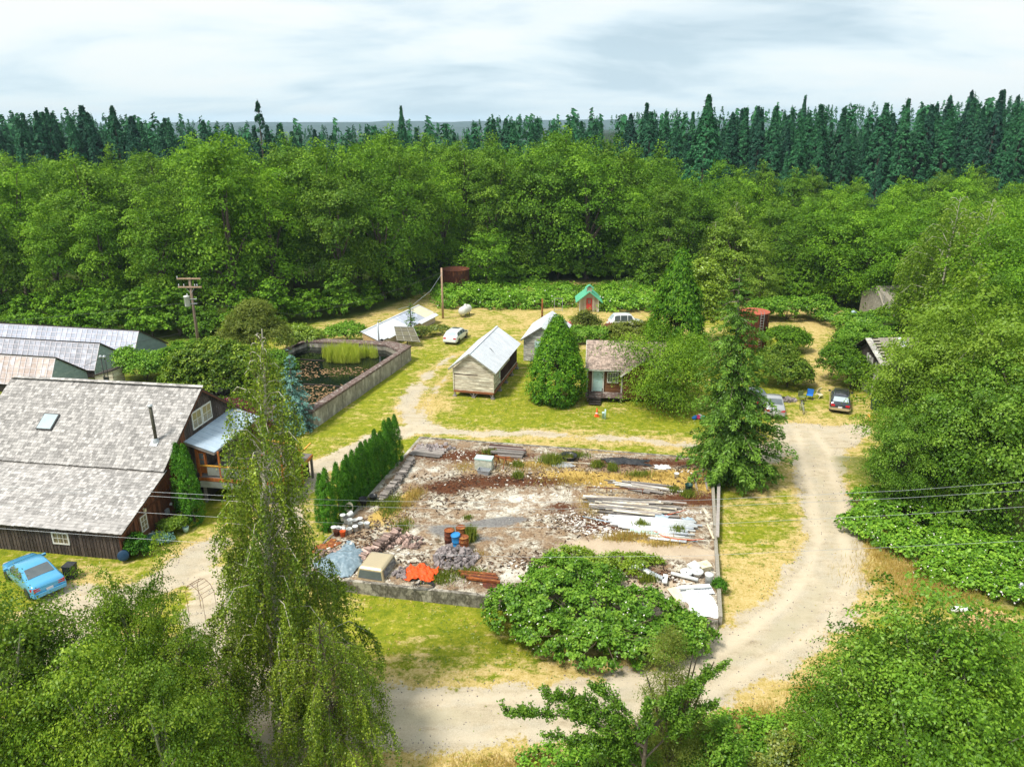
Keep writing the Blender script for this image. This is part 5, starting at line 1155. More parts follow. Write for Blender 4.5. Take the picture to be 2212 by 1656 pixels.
    if lower:
        for s in (1, -1): m_ = MB(); m_.beam((-L / 2 + .3, s * hw * 1.0, .36), (L / 2 - .5, s * hw * 1.0, .36), .05, .2); m_.build('side_skirt', M[lower], e)
    if rack:
        m_ = MB()
        for s in (-.56, .56): m_.tube([(-L / 2 + .9, s, Hh + .03), (-L / 2 + 1.0, s, Hh + .1), (-L / 2 + 2.6, s, Hh + .1), (-L / 2 + 2.7, s, Hh + .03)], .02, 6)
        for x in (1.1, 1.5, 1.9, 2.3, 2.6): m_.box((-L / 2 + x, 0, Hh + .09), (.05, 1.12, .03))
        m_.build('roof_rack', M['dark_metal'], e)
    for x in (-L / 2 + .85, L / 2 - .9):
        for s in (1, -1):
            w = empty('wheel', (x, s * (hw - .1), .31)); w.parent = e; Mx = Matrix.Rotation(R(90), 3, 'X')
            m_ = MB(); m_.lathe([(.2, -.1), (.3, -.1), (.315, -.06), (.315, .06), (.3, .1), (.2, .1)], 20, M=Mx); m_.build('tyre', M['tyre'], w)
            m_ = MB(); m_.lathe([(.205, -.08), (.2, -.085), (.06, -.07), (.01, -.09)] if s > 0 else [(.205, .08), (.2, .085), (.06, .07), (.01, .09)], 16, M=Mx); m_.build('rim', M['rim'], w)
            m_ = MB(); m_.lathe([(.01, 0), (.36, 0)], 20, (x, s * (hw * .995 + .004), .33), M=Mx); m_.build('wheel_arch', M['black_plastic'], e)
    return e
def heading(px0, py0, px1, py1): a, b_ = G(px0, py0), G(px1, py1); return math.atan2(b_.y - a.y, b_.x - a.x)
def put_car(px0, py0, px1, py1, ang=None, **kw):
    """rear bumper's ground line, left and right end"""
    a, b_ = G(px0, py0), G(px1, py1); t = math.atan2(b_.y - a.y, b_.x - a.x) + math.pi / 2 if ang is None else ang
    c_ = (a + b_) / 2; L = kw.get('L', 4.5); return car(loc=(c_.x + math.cos(t) * L / 2, c_.y + math.sin(t) * L / 2, 0.0), rz=t, **kw)
put_car(1791, 894, 1834, 894, ang=R(67), name='parked_car', label="dark wagon with tan bumper and roof rack on the dry grass by the green bins", paint='car_dark', lower='car_tan', rack=True, L=4.65)
put_car(953, 742, 990, 748, ang=R(74), name='parked_car', label="white wagon with sunroof standing alone on the yellow field track", paint='car_white', L=4.4, sunroof=True, W=1.75)
put_car(1652, 906, 1695, 905, ang=R(77), name='parked_car', label="silver sedan half hidden behind the tall drooping spruce", paint='silver_paint', kind='sedan', L=4.6)
put_car(86, 1300, 139, 1280, ang=R(142), name='parked_car', label="bright blue sedan parked on gravel in front of the brown barn", paint='car_blue', kind='sedan', L=4.55, W=1.76)
c_ = G(1352, 706); car('parked_car', (c_.x, c_.y, 0), R(5), "white van roof showing above bushes beyond the low rusty tank", 'car_white', L=4.6, Hh=1.75)
c_ = G(1632, 868); car('parked_car', (c_.x - .3, c_.y, 0), R(100), "dark car glimpsed through the spruce branches", 'car_dark', L=4.4, kind='sedan')

# ------------------------------------------------------------------ junk on the slab
SZ = SLZ
def S(px, py): p = G(px, py, SZ); return p
def thing1(mb, name, mt, label, cat, group=None, loc=None, rz=0.0):
    o = mb.build(name, M[mt] if isinstance(mt, str) else mt, None); tag(o, label, cat, group)
    if loc is not None: o.location = loc; o.rotation_euler.z = rz
    return o
# drums
def drum(p, mt, label, lid='rust_orange', h=.88, r=.29, tilt=0, cut=False):
    e = empty('oil_drum', p, random.random() * 6, label, "drum", "steel drums in a cluster on the slab"); e.rotation_euler.x = tilt
    m_ = MB(); m_.lathe([(.01, 0.0), (r * .98, .0), (r, .02), (r, .28), (r + .018, .30), (r, .32), (r, .56), (r + .018, .58), (r, .60), (r, h - .02), (r + .012, h)], 20); m_.build('shell', M[mt], e)
    m_ = MB(); m_.lathe([(r + .012, h), (r - .02, h), (r - .03, h - .03), (.01, h - .03)], 20, smooth=False); m_.build('lid', M[lid], e); return e
drum(S(971, 1172), 'rust', "dark rusty drum with orange lid, leftmost of the drum cluster"); drum(S(995, 1172) + Vector((.0, .35, 0)), 'rust_orange', "orange rusty drum at the rear of the drum cluster")
drum(S(990, 1184), 'blue_drum', "leaning bright blue drum in the drum cluster", 'blue_drum', h=1.0, r=.27, tilt=R(-10)); drum(S(1002, 1187), 'rust_orange', "rust brown drum nearest the stone heap with orange lid")
# buckets
bl = [(731, 1143), (742, 1133), (733, 1150), (752, 1128), (768, 1133), (778, 1130), (757, 1143), (768, 1147), (743, 1153), (749, 1139), (780, 1140), (722, 1149), (755, 1152)]
BKL = ["white bucket lying on its side at the left edge of the bucket heap", "white lidded bucket stacked on top in the left half of the heap", "white open bucket at the left low corner above the rusty tin", "white bucket on its side on top at the heap's centre", "white open bucket behind the right side of the heap", "white lidded bucket at the far back of the heap", "white open bucket stacked on top right of the centre", "white lidded bucket at the front right of the heap", "white bucket fallen over in the middle front row", "white lidded bucket perched at the middle of the heap", "white open bucket at the far right end of the heap", "white lidded bucket nearest the arborvitae", "white open bucket lowest in front of the heap, right of the orange one"]
tops = ["lying on its side", "upright with a lid", "upright and open"]
for i, (px, py) in enumerate(bl):
    p = S(px, py) + Vector((0, 0, .0 if i not in (1, 3, 6, 9) else .34)); lying = i in (0, 3, 8)
    e = empty('bucket', p, random.random() * 6, BKL[i], "bucket", "white buckets heaped on the slab")
    if lying: e.rotation_euler = (R(85), 0, random.random() * 6); e.location.z += .15
    m_ = MB(); m_.lathe([(.01, 0), (.145, 0), (.165, .34), (.175, .345), (.175, .365), (.16, .365), (.155, .34), (.135, .02)], 14); m_.build('shell', M['white_plastic'], e)
    if i % 2: m_ = MB(); m_.lathe([(.18, .355), (.18, .38), (.165, .385), (.01, .38)], 14); m_.build('lid', M['white_plastic' if i % 3 else 'dark_metal'], e)
for px, py, mt, lb in ((741, 1158, 'orange_plastic', "orange plastic bucket below the white buckets"), (793, 1140, 'white_plastic', "single white bucket standing apart by the split stone row"), (727, 1157, 'rust', "rusty square tin beside the orange bucket"), (785, 1092, 'black_plastic', "black pot at the near end of the plank stack"), (1461, 1032, 'white_plastic', "lone white bucket near the slab's back right side"), (1487, 1062, 'green_bin', "dark green plant tub overgrown with leaves on the slab"), (807, 1086, 'black_plastic', "tall black nursery pot by the dark plank stack")):
    s_ = 1.5 if px in (1487, 785, 807) else 1.0; m_ = MB(); m_.lathe([(.01, 0), (.15 * s_, 0), (.175 * s_, .36 * s_), (.19 * s_, .38 * s_), (.16 * s_, .38 * s_), (.14 * s_, .1)], 14); thing1(m_, 'pot' if s_ > 1 else 'bucket', mt, lb, "pot" if s_ > 1 else "bucket", None, S(px, py))
m_ = MB()
for i in range(5): t = np.linspace(0, 6.28, 18); m_.tube([(.28 * math.cos(a) * (1 - .05 * i), .06 * i - .1, .28 + .28 * math.sin(a)) for a in t], .02, 5, caps=False)
thing1(m_, 'hose_coil', 'cream_plastic', "pale coiled hose standing on the white buckets", "hose", None, S(755, 1112) + Vector((0, 0, .3)))
# chest freezer and tub
fp = S(1046, 1012); fz = empty('chest_freezer', fp, R(-12), "old white chest freezer with mint lid streaked with rust on the slab", "freezer")
m_ = MB(); m_.box((0, 0, .42), (1.25, .68, .8)); m_.box((0, 0, .03), (1.2, .62, .08)); m_.build('body', pm('freezer_side', (.68, .66, .54), (.40, .44, .36), 1.6, .6, c3=(.7, .68, .6)), fz); m_ = MB(); m_.box((0, -.0, .87), (1.3, .72, .1)); m_.build('lid', M['mint'], fz)
tb = empty('metal_tub', S(1046, 1020) + Vector((0, -.25, 0)), R(-18), "grey metal tub leaning against the freezer", "tub")
m_ = MB()
for a, b_, c2, d_ in (((-.45, -.28), (.45, -.28), (.38, -.22), (-.38, -.22)), ((.45, -.28), (.45, .28), (.38, .22), (.38, -.22)), ((.45, .28), (-.45, .28), (-.38, .22), (.38, .22)), ((-.45, .28), (-.45, -.28), (-.38, -.22), (-.38, .22))):
    m_.add([(*a, .36), (*b_, .36), (*c2, .02), (*d_, .02)], [(0, 1, 2, 3)]); m_.beam((*a, .36), (*b_, .36), .03, .03)
m_.box((0, 0, .02), (.78, .46, .03)); m_.build('shell', M['galv'], tb)
sh = empty('sawhorse', S(1083, 1008), R(-25), "rusty orange folding frame tangled beside the freezer", "frame"); 
m_ = MB()
for x in (-.3, .3): m_.beam((x, -.35, 0), (x, .05, .85), .05, .05); m_.beam((x, .4, 0), (x, -.02, .85), .05, .05)
m_.beam((-.5, 0, .84), (.8, .1, .6), .16, .05); m_.beam((-.4, .1, .7), (.6, .3, .75), .1, .04); m_.build('frame', M['rust_orange'], sh)
# firewood stacks: split lengths laid across the stack
def firewood(p0, p1, width, hgt, ncol, label, mt='wood_cut', split=.14, seed=1, name='firewood_stack', single=260):
    rr = random.Random(seed); a, b_ = Vector(p0), Vector(p1); L_ = (b_ - a).length; ang = math.atan2(b_.y - a.y, b_.x - a.x)
    e = empty(name, a, ang, label, "firewood"); ns = int(L_ / split); nz = int(hgt / (split * .72)); protos = []
    for i in range(9):
        m_ = MB(); r = split * (.42 + .18 * rr.random()); k_ = rr.choice((3, 4, 5)); poly = [(r * math.cos(6.28 * j / k_ + i), 0, r * .85 * math.sin(6.28 * j / k_ + i)) for j in range(k_)]; w = width * (.8 + .3 * rr.random()); poly = [(x, -w / 2, z) for x, y, z in poly]; m_.prism(poly, None, (0, w, 0), rr.random()); protos.append(m_.mesh('log', [M[mt], M['wood_bark']]))
    cnt = 0; J = MB()
    for i in range(ns):
        hz2 = nz * (.75 + .3 * rr.random())
        for k_ in range(int(hz2) + 1):
            if cnt < single:
                o = link('log', rr.choice(protos), e); o.location = (i * split + rr.random() * .04, (rr.random() - .5) * width * .35, .06 + k_ * split * .74); o.rotation_euler = ((rr.random() - .5) * .25, rr.random() * 6.28, (rr.random() - .5) * .5); cnt += 1
    return e
firewood(slab_pt(1.05, 11.4), slab_pt(.75, 15.6), .5, .42, 2, "dark stack of split planks and firewood along the slab's left edge by the hedge", 'wood_grey', .15, 3, single=170)
firewood(slab_pt(.95, 8.7), slab_pt(1.05, 11.3), .55, .36, 2, "lower near part of the weathered plank stack beside the black pots", 'wood_grey', .15, 4, single=80)
firewood(S(779, 1206) + Vector((.2, -.3, 0)), S(868, 1152), .55, .62, 2, "long curved row of pinkish split firewood in the slab's near left corner", 'wood_cut', .15, 5, single=260)
firewood(S(812, 1192) + Vector((.5, .35, 0)), S(890, 1158), .45, .32, 2, "loose lower row of split firewood behind the long pinkish row", 'wood_cut', .15, 6, single=90)
def heap(name, label, cat, c, rx, ry, hgt, n, r, mt, seed, piece='stone', grp=None, big=None):
    rr = random.Random(seed); e = empty(name, c, 0, label, cat, grp); protos = []
    for i in range(8): m_ = MB(); m_.rock((0, 0, 0), r, rr.randint(0, 9999), (1.3 if mt != 'rock' else 1, .8, .65), rr.random(), 5); protos.append(m_.mesh(piece, M[mt]))
    for i in range(n):
        a, q_ = rr.random() * 6.28, math.sqrt(rr.random()); o = link(piece, rr.choice(protos), e); s_ = .6 + .8 * rr.random()
        o.location = (rx * q_ * math.cos(a), ry * q_ * math.sin(a), hgt * (1 - q_) * (.3 + .7 * rr.random()) + r * .3); o.rotation_euler = (rr.random() * 6, rr.random() * 6, rr.random() * 6); o.scale = (s_,) * 3
    return e
heap('rubble_heap', "heap of broken grey pink stones and logs in front of the drums", "rubble heap", S(985, 1205), 1.25, 1.35, .5, 130, .19, 'rock', 3)
heap('rubble_heap', "scatter of stones in front of the orange netting", "rubble heap", S(878, 1240), .8, .6, .15, 40, .15, 'rock', 4)
heap('rubble_heap', "small pile of split wood lumps at the end of the firewood rows", "rubble heap", S(885, 1172), 1.0, .7, .18, 40, .15, 'wood_cut', 5, 'log')
heap('rubble_heap', "pale rubble at the slab's far left corner by the fallen panels", "rubble heap", S(940, 968), 1.6, .8, .15, 34, .2, 'rock', 6)
heap('rubble_heap', "pink stones beside the tarpaulin near the slab corner", "rubble heap", S(724, 1196), 1.3, .5, .12, 34, .15, 'wood_cut', 7)
heap('fire_ring', "blackened stone fire ring on dry grass left of the camp chairs", "fire ring", G(1703, 865), .75, .45, .18, 26, .2, 'rock', 8)
# truck canopy
cp = S(815, 1232); cn = empty('truck_canopy', cp, R(-9), "tan pickup truck canopy with dark windows standing on the slab's front edge", "truck canopy")
def loft(m_, z0, z1, a0, a1, b0, b1, x0=0, y0=0): 
    v0 = [(-a0, -b0, z0), (a0, -b0, z0), (a0, b0, z0), (-a0, b0, z0)]; v1 = [(-a1 + x0, -b1 + y0, z1), (a1 + x0, -b1 + y0, z1), (a1 + x0, b1 + y0, z1), (-a1 + x0, b1 + y0, z1)]
    m_.add(v0 + v1, [(0, 1, 5, 4), (1, 2, 6, 5), (2, 3, 7, 6), (3, 0, 4, 7), (4, 5, 6, 7)])
cn.rotation_euler.z = R(-14)
m_ = MB(); loft(m_, 0, .62, .82, .70, .98, .86); loft(m_, .62, .72, .70, .60, .86, .72); o = m_.build('shell', M['car_tan'], cn)
bv = o.modifiers.new('b', 'BEVEL'); bv.width = .05; bv.segments = 2
m_ = MB(); m_.add([(-.70, -.985, .10), (.70, -.985, .10), (.62, -.895, .54), (-.62, -.895, .54)], [(0, 1, 2, 3)]); m_.build('front_window', M['glass'], cn)
m_ = MB(); m_.add([(.822, -.82, .10), (.822, .82, .10), (.735, .74, .54), (.735, -.74, .54)], [(0, 1, 2, 3)]); m_.build('side_window', M['glass'], cn)
# tarpaulin: a crumpled sheet over a heap
def cloth(name, label, cat, c, rx, ry, hgt, mt, seed, rot=0.0, n=46, hump=None, ragged=.15, wr=.10):
    g = np.random.default_rng(seed); u, v = np.meshgrid(np.linspace(-1, 1, n), np.linspace(-1, 1, n)); ang = np.arctan2(v, u); rr_ = np.maximum(np.abs(u), np.abs(v)); R0 = 1 + ragged * np.sin(ang * 5 + seed) * rr_ + ragged * .5 * np.sin(ang * 9)
    x, y = u * rx * R0, v * ry * R0; q_ = np.clip(np.hypot(u * .9, v * .9), 0, 1.3)
    z = hgt * np.clip(1 - q_ ** 1.6, 0, 1) * (.6 + .7 * vnoise(x + seed * 3, y, .8)) + wr * np.abs(vnoise(x + 7, y + x * .5, .28) - .5) * 2 + wr * .6 * np.abs(vnoise(x * 1.0 + 3, y * 1.0, .12) - .5) + .02
    me = bpy.data.meshes.new(name); ii = np.arange(n * n).reshape(n, n); q4 = np.stack([ii[:-1, :-1], ii[:-1, 1:], ii[1:, 1:], ii[1:, :-1]], -1).reshape(-1, 4)
    me.from_pydata(np.stack([x, y, z], -1).reshape(-1, 3).tolist(), [], q4.tolist()); me.materials.append(M[mt]); me.polygons.foreach_set("use_smooth", np.ones(len(q4), bool))
    o = link(name, me); o.location = c; o.rotation_euler.z = rot; return tag(o, label, cat)
cloth('tarpaulin', "crumpled blue grey tarpaulin over a heap by the slab's near left corner", "tarpaulin", S(742, 1214), 1.15, 1.55, .55, 'tarp_blue', 3, R(-30))
cloth('plastic_sheet', "black plastic sheeting crumpled at the slab's far edge", "plastic sheet", S(1352, 998), 1.6, .5, .25, 'black_plastic', 5, R(-8), 30)
cloth('orange_netting', "bright orange plastic netting bundled in a heap near the front wall", "netting", S(910, 1242), .85, .68, .38, 'net_orange', 6, R(-10), 40, ragged=.08, wr=.26)
cloth('white_sheet', "white plastic sheet lying among debris at the slab's near right edge", "plastic sheet", S(1512, 1300), .75, 1.35, .16, 'white_plastic', 8, R(8), 36, ragged=.06, wr=.05)
cloth('white_sheet', "small white sheet on the reddish ground at the slab's far right", "plastic sheet", S(1430, 1010), .55, .34, .12, 'white_plastic', 9, 0, 16)
cloth('plastic_sheet', "pinkish grey plastic patch beside the far black planter", "plastic sheet", S(1215, 1004), .75, .5, .06, 'silver_paint', 10, 0, 18)
cloth('orange_netting', "faded orange mesh scrap by the slab's left kerb", "netting", S(700, 1183), .9, .4, .05, 'rust_orange', 12, R(50), 20)
cloth('plastic_sheet', "light blue sheet scrap on the white pipe pile by the red hose", "plastic sheet", S(1428, 1122) + Vector((0, 0, .16)), .45, .28, .04, 'roof_blue', 13, R(-5), 10)
cloth('plastic_sheet', "small blue scrap at the right end of the white pipes", "plastic sheet", S(1486, 1127) + Vector((0, 0, .1)), .35, .28, .04, 'roof_blue', 14, R(-5), 10)
# cable loops, red hose
m_ = MB()
for i in range(5): t = np.linspace(0, 6.28, 26); m_.tube([((.62 - .05 * i) * math.cos(a) + .05 * i, (.34 - .03 * i) * math.sin(a) + .04 * i, .05 + .02 * i + .03 * math.sin(3 * a)) for a in t], .014, 4, caps=False)
thing1(m_, 'cable_coil', 'black_plastic', "loops of thin black cable lying before the orange netting", "cable", None, S(913, 1269))
m_ = MB(); hp_ = [(1480, 1107), (1440, 1118), (1412, 1126), (1404, 1138), (1412, 1152), (1432, 1164), (1460, 1170), (1495, 1172), (1520, 1170)]; m_.tube([S(a, b_) + Vector((0, 0, .2)) for a, b_ in hp_], .022, 6); thing1(m_, 'hose', 'net_orange', "red hose curving over the white pipe pile", "hose")
# timber and pipe piles
def pile(name, label, cat, spec, piece, seed):
    rr = random.Random(seed); c_ = S(*spec[0][:2]); e = empty(name, c_, 0, label, cat)
    for (x0, y0, x1, y1, n, w, h, mats, sp, lift) in [s[2:] for s in spec]:
        for i in range(n):
            t = i / max(1, n - 1); ax, ay = x0[0] + (x0[1] - x0[0]) * t, y0[0] + (y0[1] - y0[0]) * t; bx, by = x1[0] + (x1[1] - x1[0]) * t, y1[0] + (y1[1] - y1[0]) * t
            A, B_ = S(ax, ay), S(bx, by); f0, f1 = rr.random() * sp, 1 - rr.random() * sp; A, B_ = A.lerp(B_, f0), A.lerp(B_, f1); zz = lift * rr.random() + h / 2 + .02
            A = A - c_ + Vector((0, 0, zz)); B_ = B_ - c_ + Vector((0, (rr.random() - .5) * .1, zz + (rr.random() - .5) * .05)); m_ = MB(); mt = rr.choice(mats)
            if piece == 'pipe': m_.tube([A, B_], w * .5 * (.8 + .5 * rr.random()), 8, rr.random())
            else: m_.beam(A, B_, w * (.7 + .6 * rr.random()), h, rr.random())
            m_.build(piece, M[mt], e)
    return e
G1 = ('wood_grey', 'wood_grey', 'wood_grey', 'clap')
pile('timber_pile', "long loose stack of weathered grey boards on the slab behind the white pipes", "timber", [
    (1360, 1095, (1255, 1262), (1074, 1104), (1500, 1440), (1092, 1126), 26, .14, .05, G1, .35, .26), (1360, 1095, (1255, 1290), (1080, 1110), (1420, 1470), (1085, 1120), 16, .18, .04, G1, .25, .30)], 'plank', 3)
pile('timber_pile', "thin scatter of grey boards with long pale battens at the slab's far side", "timber", [
    (1400, 1050, (1300, 1330), (1038, 1052), (1500, 1440), (1068, 1058), 6, .1, .05, ('white_paint', 'wood_grey', 'clap'), .1, .1), (1400, 1050, (1330, 1340), (1038, 1055), (1460, 1430), (1052, 1072), 9, .16, .04, G1, .3, .12)], 'plank', 4)
pile('pipe_pile', "broad pile of long white plastic pipes and gutters on the slab", "pipes", [
    (1400, 1140, (1290, 1330), (1116, 1142), (1530, 1490), (1134, 1160), 22, .15, .1, ('white_plastic', 'white_plastic', 'roof_white'), .16, .16), (1400, 1140, (1330, 1400), (1150, 1165), (1520, 1500), (1160, 1178), 10, .09, .08, ('white_plastic', 'clap', 'roof_white'), .3, .08),
    (1400, 1140, (1255, 1262), (1116, 1118), (1500, 1510), (1166, 1172), 3, .05, .05, ('roof_blue',), .02, .05), (1400, 1140, (1360, 1370), (1148, 1154), (1420, 1422), (1152, 1158), 3, .13, .12, ('mint',), .02, .1), (1400, 1140, (1370, 1370), (1114, 1114), (1505, 1505), (1128, 1128), 1, .1, .08, ('black_plastic',), 0, .1)], 'pipe', 5)
for i, (x0, y0, x1, y1, w, mt, lb) in enumerate(((1527, 1133, 1541, 1166, .1, 'cream_plastic', "pair of pale bent laths at the right end of the pipe pile"), (1518, 1098, 1532, 1122, .18, 'clap', "short white board leaning by the slab's right kerb"), (1268, 1063, 1390, 1068, .06, 'rust', "thin rusty bar on short supports across the far boards"), (1500, 1036, 1506, 1062, .14, 'wood_grey', "grey plank end standing near the slab's far right corner"),
    (1140, 996, 1285, 1004, .08, 'clap', "thin white lath along the slab's back edge"), (1086, 962, 1090, 985, .09, 'clap', "white stick lying below the fallen panels"), (1522, 1032, 1528, 1060, .12, 'wood_grey', "second upright grey plank by the far right corner"), (698, 1176, 724, 1152, .12, 'wood_grey', "grey kerb board at the slab's left corner beside the orange mesh"))):
    m_ = MB(); A, B_ = S(x0, y0), S(x1, y1); m_.beam(A + Vector((0, 0, .08 if i != 2 else .4)), B_ + Vector((0, 0, .1 if i != 2 else .4)), w, .05)
    if i == 2:
        for t in (.0, .35, .98): q_ = A.lerp(B_, t); m_.box((q_.x, q_.y, SZ + .2), (.04, .04, .4))
    thing1(m_, 'board', mt, lb, "board")
m_ = MB(); c_ = S(1545, 1010); m_.beam(S(1553, 1020) + Vector((0, 0, .2)), S(1549, 1165) + Vector((0, 0, .2)), .2, .06); thing1(m_, 'edge_board', 'wood_grey', "long weathered board along the slab's right kerb", "board")
fp_ = empty('fallen_panels', S(925, 978), R(-14), "two fallen grey board panels at the slab's far left corner", "panel")
for i in range(7): m_ = MB(); m_.beam((-1.3 + .05 * i, -.65 + .24 * i, .1 + .02 * (i % 3)), (1.2 + .1 * (i % 2), -.75 + .24 * i, .12), .21, .04, random.random()); m_.build('plank', M['wood_grey'], fp_)
pile('timber_pile', "dark weathered logs and sleepers stacked along the slab's back edge behind the freezer", "timber", [(1120, 980, (1050, 1060), (963, 985), (1135, 1140), (972, 990), 9, .24, .14, ('wood_grey', 'stud'), .2, .2)], 'plank', 9)
pile('timber_pile', "rust red beams and pipes lying beside the big bramble at the front wall", "timber", [(1030, 1250, (985, 1000), (1238, 1252), (1075, 1085), (1246, 1262), 5, .16, .12, ('rust', 'rust_orange', 'stud'), .1, .1)], 'plank', 10)
# planter by the back edge, manhole ring
m_ = MB(); m_.lathe([(.5, 0), (.62, .35), (.66, .37), (.56, .34), (.45, .05)], 18); thing1(m_, 'planter', 'black_plastic', "wide black tub planter with sprawling plant at the slab's back edge", "planter", None, S(1228, 992))
m_ = MB(); m_.lathe([(.01, .05), (.2, .03), (.36, .02), (.42, .0)], 16); thing1(m_, 'drain_patch', 'rust', "round rusty drain cover of dead moss on the pale concrete", "drain", None, S(1058, 1262) + Vector((0, 0, .03)))
# white junk by the right wall
WJ = [('white_sink', (1497, 1232), 'box'), ('white_sink', (1520, 1230), 'box'), ('plastic_tub', (1505, 1244), 'tub'), ('plastic_drum', (1530, 1262), 'drum'), ('toilet_bowl', (1482, 1245), 'tub')]
lbs = ["square white basin with round drain at the heap by the right wall", "second square pale basin tilted against the right wall", "rounded white plastic tub below the two basins", "white plastic drum with lid at the slab's right wall", "small white bowl at the left of the basin heap"]
for (nm, (px, py), kd), lb in zip(WJ, lbs):
    p = S(px, py); m_ = MB()
    if kd == 'box': m_.box((0, 0, .22), (.62, .5, .3)); m_.box((0, 0, .39), (.66, .54, .05)); m_.lathe([(.01, 0), (.09, 0), (.09, .03)], 12, (.0, 0, .42))
    elif kd == 'tub': m_.lathe([(.01, 0), (.22, .02), (.34, .28), (.36, .34), (.26, .38), (.05, .3)], 14)
    else: m_.lathe([(.01, 0), (.2, 0), (.22, .6), (.24, .62), (.24, .68), (.01, .7)], 14)
    o = thing1(m_, nm, 'cream_plastic' if px == 1520 else 'white_plastic', lb, "basin" if kd != 'drum' else "drum", None, p, random.random()); o.rotation_euler.x = .15 if kd == 'box' else 0
def panel(px, py, w, l, rz, tilt, mt, label, ribs=6):
    e = empty('corrugated_sheet', S(px, py) + Vector((0, 0, .1)), rz, label, "sheet"); e.rotation_euler.x = tilt; m_ = MB(); n_ = ribs * 4; vs = []
    for i in range(n_ + 1): x = -w / 2 + w * i / n_; z = .02 * math.sin(i * math.pi / 2); vs += [(x, -l / 2, z), (x, l / 2, z), (x, l / 2, z + .012), (x, -l / 2, z + .012)]
    m_.add(vs, [(4 * i + a, 4 * i + (a + 1) % 4, 4 * i + 4 + (a + 1) % 4, 4 * i + 4 + a) for i in range(n_) for a in range(4)]); m_.build('sheet', M[mt], e)
panel(1460, 1285, .55, .9, .4, .2, 'cream_plastic', "cream corrugated sheet leaning left of the white heap"); panel(1490, 1290, .6, 1.1, -.5, .15, 'white_plastic', "white ribbed sheet in the middle of the debris heap"); panel(1520, 1278, 1.0, .6, .1, .1, 'roof_white', "pale ribbed sheet on top of the heap at the right wall")
for i, (px, py, rz, L_, lb) in enumerate(((1478, 1252, -.5, 1.5, "long white trough slanting below the basins"), (1500, 1275, .1, 1.7, "white gutter lying level on the debris heap"), (1392, 1240, -.9, 1.5, "white tube leaning in brambles left of the basins"), (1412, 1248, -.8, 1.3, "grey white duct among the bramble tops"), (1372, 1232, .3, .9, "white panel scrap at the top of the bramble"), (1436, 1258, 1.3, .8, "short upright white plank at the bramble edge"), (1340, 1228, -.4, .7, "white scrap half sunk in yellow brambles"))):
    m_ = MB(); m_.tube([(-L_ / 2, 0, .2), (L_ / 2, 0, .25)], .1 if i != 4 else .14, 8) if i % 2 == 0 else m_.box((0, 0, .25), (L_, .26, .08)); thing1(m_, 'white_duct', 'white_plastic' if i != 3 else 'galv', lb, "duct", None, S(px, py), rz)
# litter of white chips: nobody could count it
g = np.random.default_rng(17); m_ = MB()
for px, py, rx_, ry_, n_ in ((1270, 1125, 1.4, 1.2, 170), (1300, 1145, 1.8, .5, 120), (1210, 1120, 1.5, .8, 60), (1480, 1110, 1.4, .5, 50), (950, 975, 2.4, .8, 90), (720, 1215, 1.2, 1.6, 120), (760, 1190, .8, .8, 40), (1150, 1225, 2.5, .7, 60), (1500, 1020, 1.5, .5, 50), (1420, 1250, 1.4, .5, 60), (860, 1195, 1.2, 1, 50), (1040, 1000, 4, 1.6, 130), (1170, 1050, 6, 3, 160), (1490, 1270, .8, 1.0, 50), (950, 1250, 2.5, .6, 60)):
    c0 = S(px, py)
    for i in range(n_):
        x, y = c0.x + g.normal() * rx_ * .6, c0.y + g.normal() * ry_ * .6; r_ = .03 + .09 * g.random() ** 2; t0 = g.random() * 6.28
        m_.box((x, y, SZ + .04), (r_ * (1 + 2 * g.random()), r_, .02 + r_ * .4), t0, g.random())
tag(m_.build('debris', M['chip'], None, 'stuff'), "pale chips and scraps littering the slab", "litter")

# ------------------------------------------------------------------ camp corner and small things
def camp_chair(px, py, rz, mt, lb):
    e = empty('camp_chair', G(px, py), rz, lb, "camp chair"); m_ = MB()
    for s in (-1, 1): m_.tube([(s * .28, -.25, 0), (s * .28, .25, .75), ], .018, 5); m_.tube([(s * .28, .25, 0), (s * .28, -.25, .45)], .018, 5)
    m_.tube([(-.28, -.25, 0), (.28, .25, .4)], .015, 5); m_.build('frame', M['dark_metal'], e)
    m_ = MB(); m_.box((0, 0, .42), (.56, .5, .03)); m_.build('seat', M[mt], e); m_ = MB(); m_.box((0, .26, .68), (.56, .04, .5)); m_.build('backrest', M[mt], e)
camp_chair(1748, 862, R(-30), 'blue_cloth', "blue folding camp chair beside the white plastic chair"); camp_chair(1732, 866, R(20), 'olive_cloth', "olive green folding camp chair behind the bicycle")
e = empty('plastic_chair', G(1766, 858), R(35), "white plastic chair tipped over by the blue camp chair", "chair"); m_ = MB(); m_.box((0, 0, .42), (.5, .46, .04)); m_.build('seat', M['cream_plastic'], e); m_ = MB(); m_.box((0, .26, .68), (.5, .04, .5)); m_.build('backrest', M['cream_plastic'], e)
for x, y in ((-.22, -.2), (.22, -.2), (-.22, .2), (.22, .2)): m_ = MB(); m_.tube([(x, y, .42), (x * 1.2, y * 1.2, 0)], .03, 6); m_.build('leg', M['cream_plastic'], e)
e.rotation_euler.x = R(25)
e = empty('bicycle', G(1732, 890), R(84), "pale bicycle standing in line with the olive camp chair", "bicycle")
for x in (-.52, .52):
    w = empty('wheel', (x, 0, .34)); w.parent = e; m_ = MB(); m_.tube([(.33 * math.cos(a), 0, .33 * math.sin(a)) for a in np.linspace(0, 6.283, 22)], .02, 5, caps=False); m_.build('tyre', M['tyre'], w); m_ = MB()
    for a in np.linspace(0, 3.14, 7)[:-1]: m_.tube([(.32 * math.cos(a), 0, .32 * math.sin(a)), (-.32 * math.cos(a), 0, -.32 * math.sin(a))], .004, 3)
    m_.build('spokes', M['galv'], w)
m_ = MB()
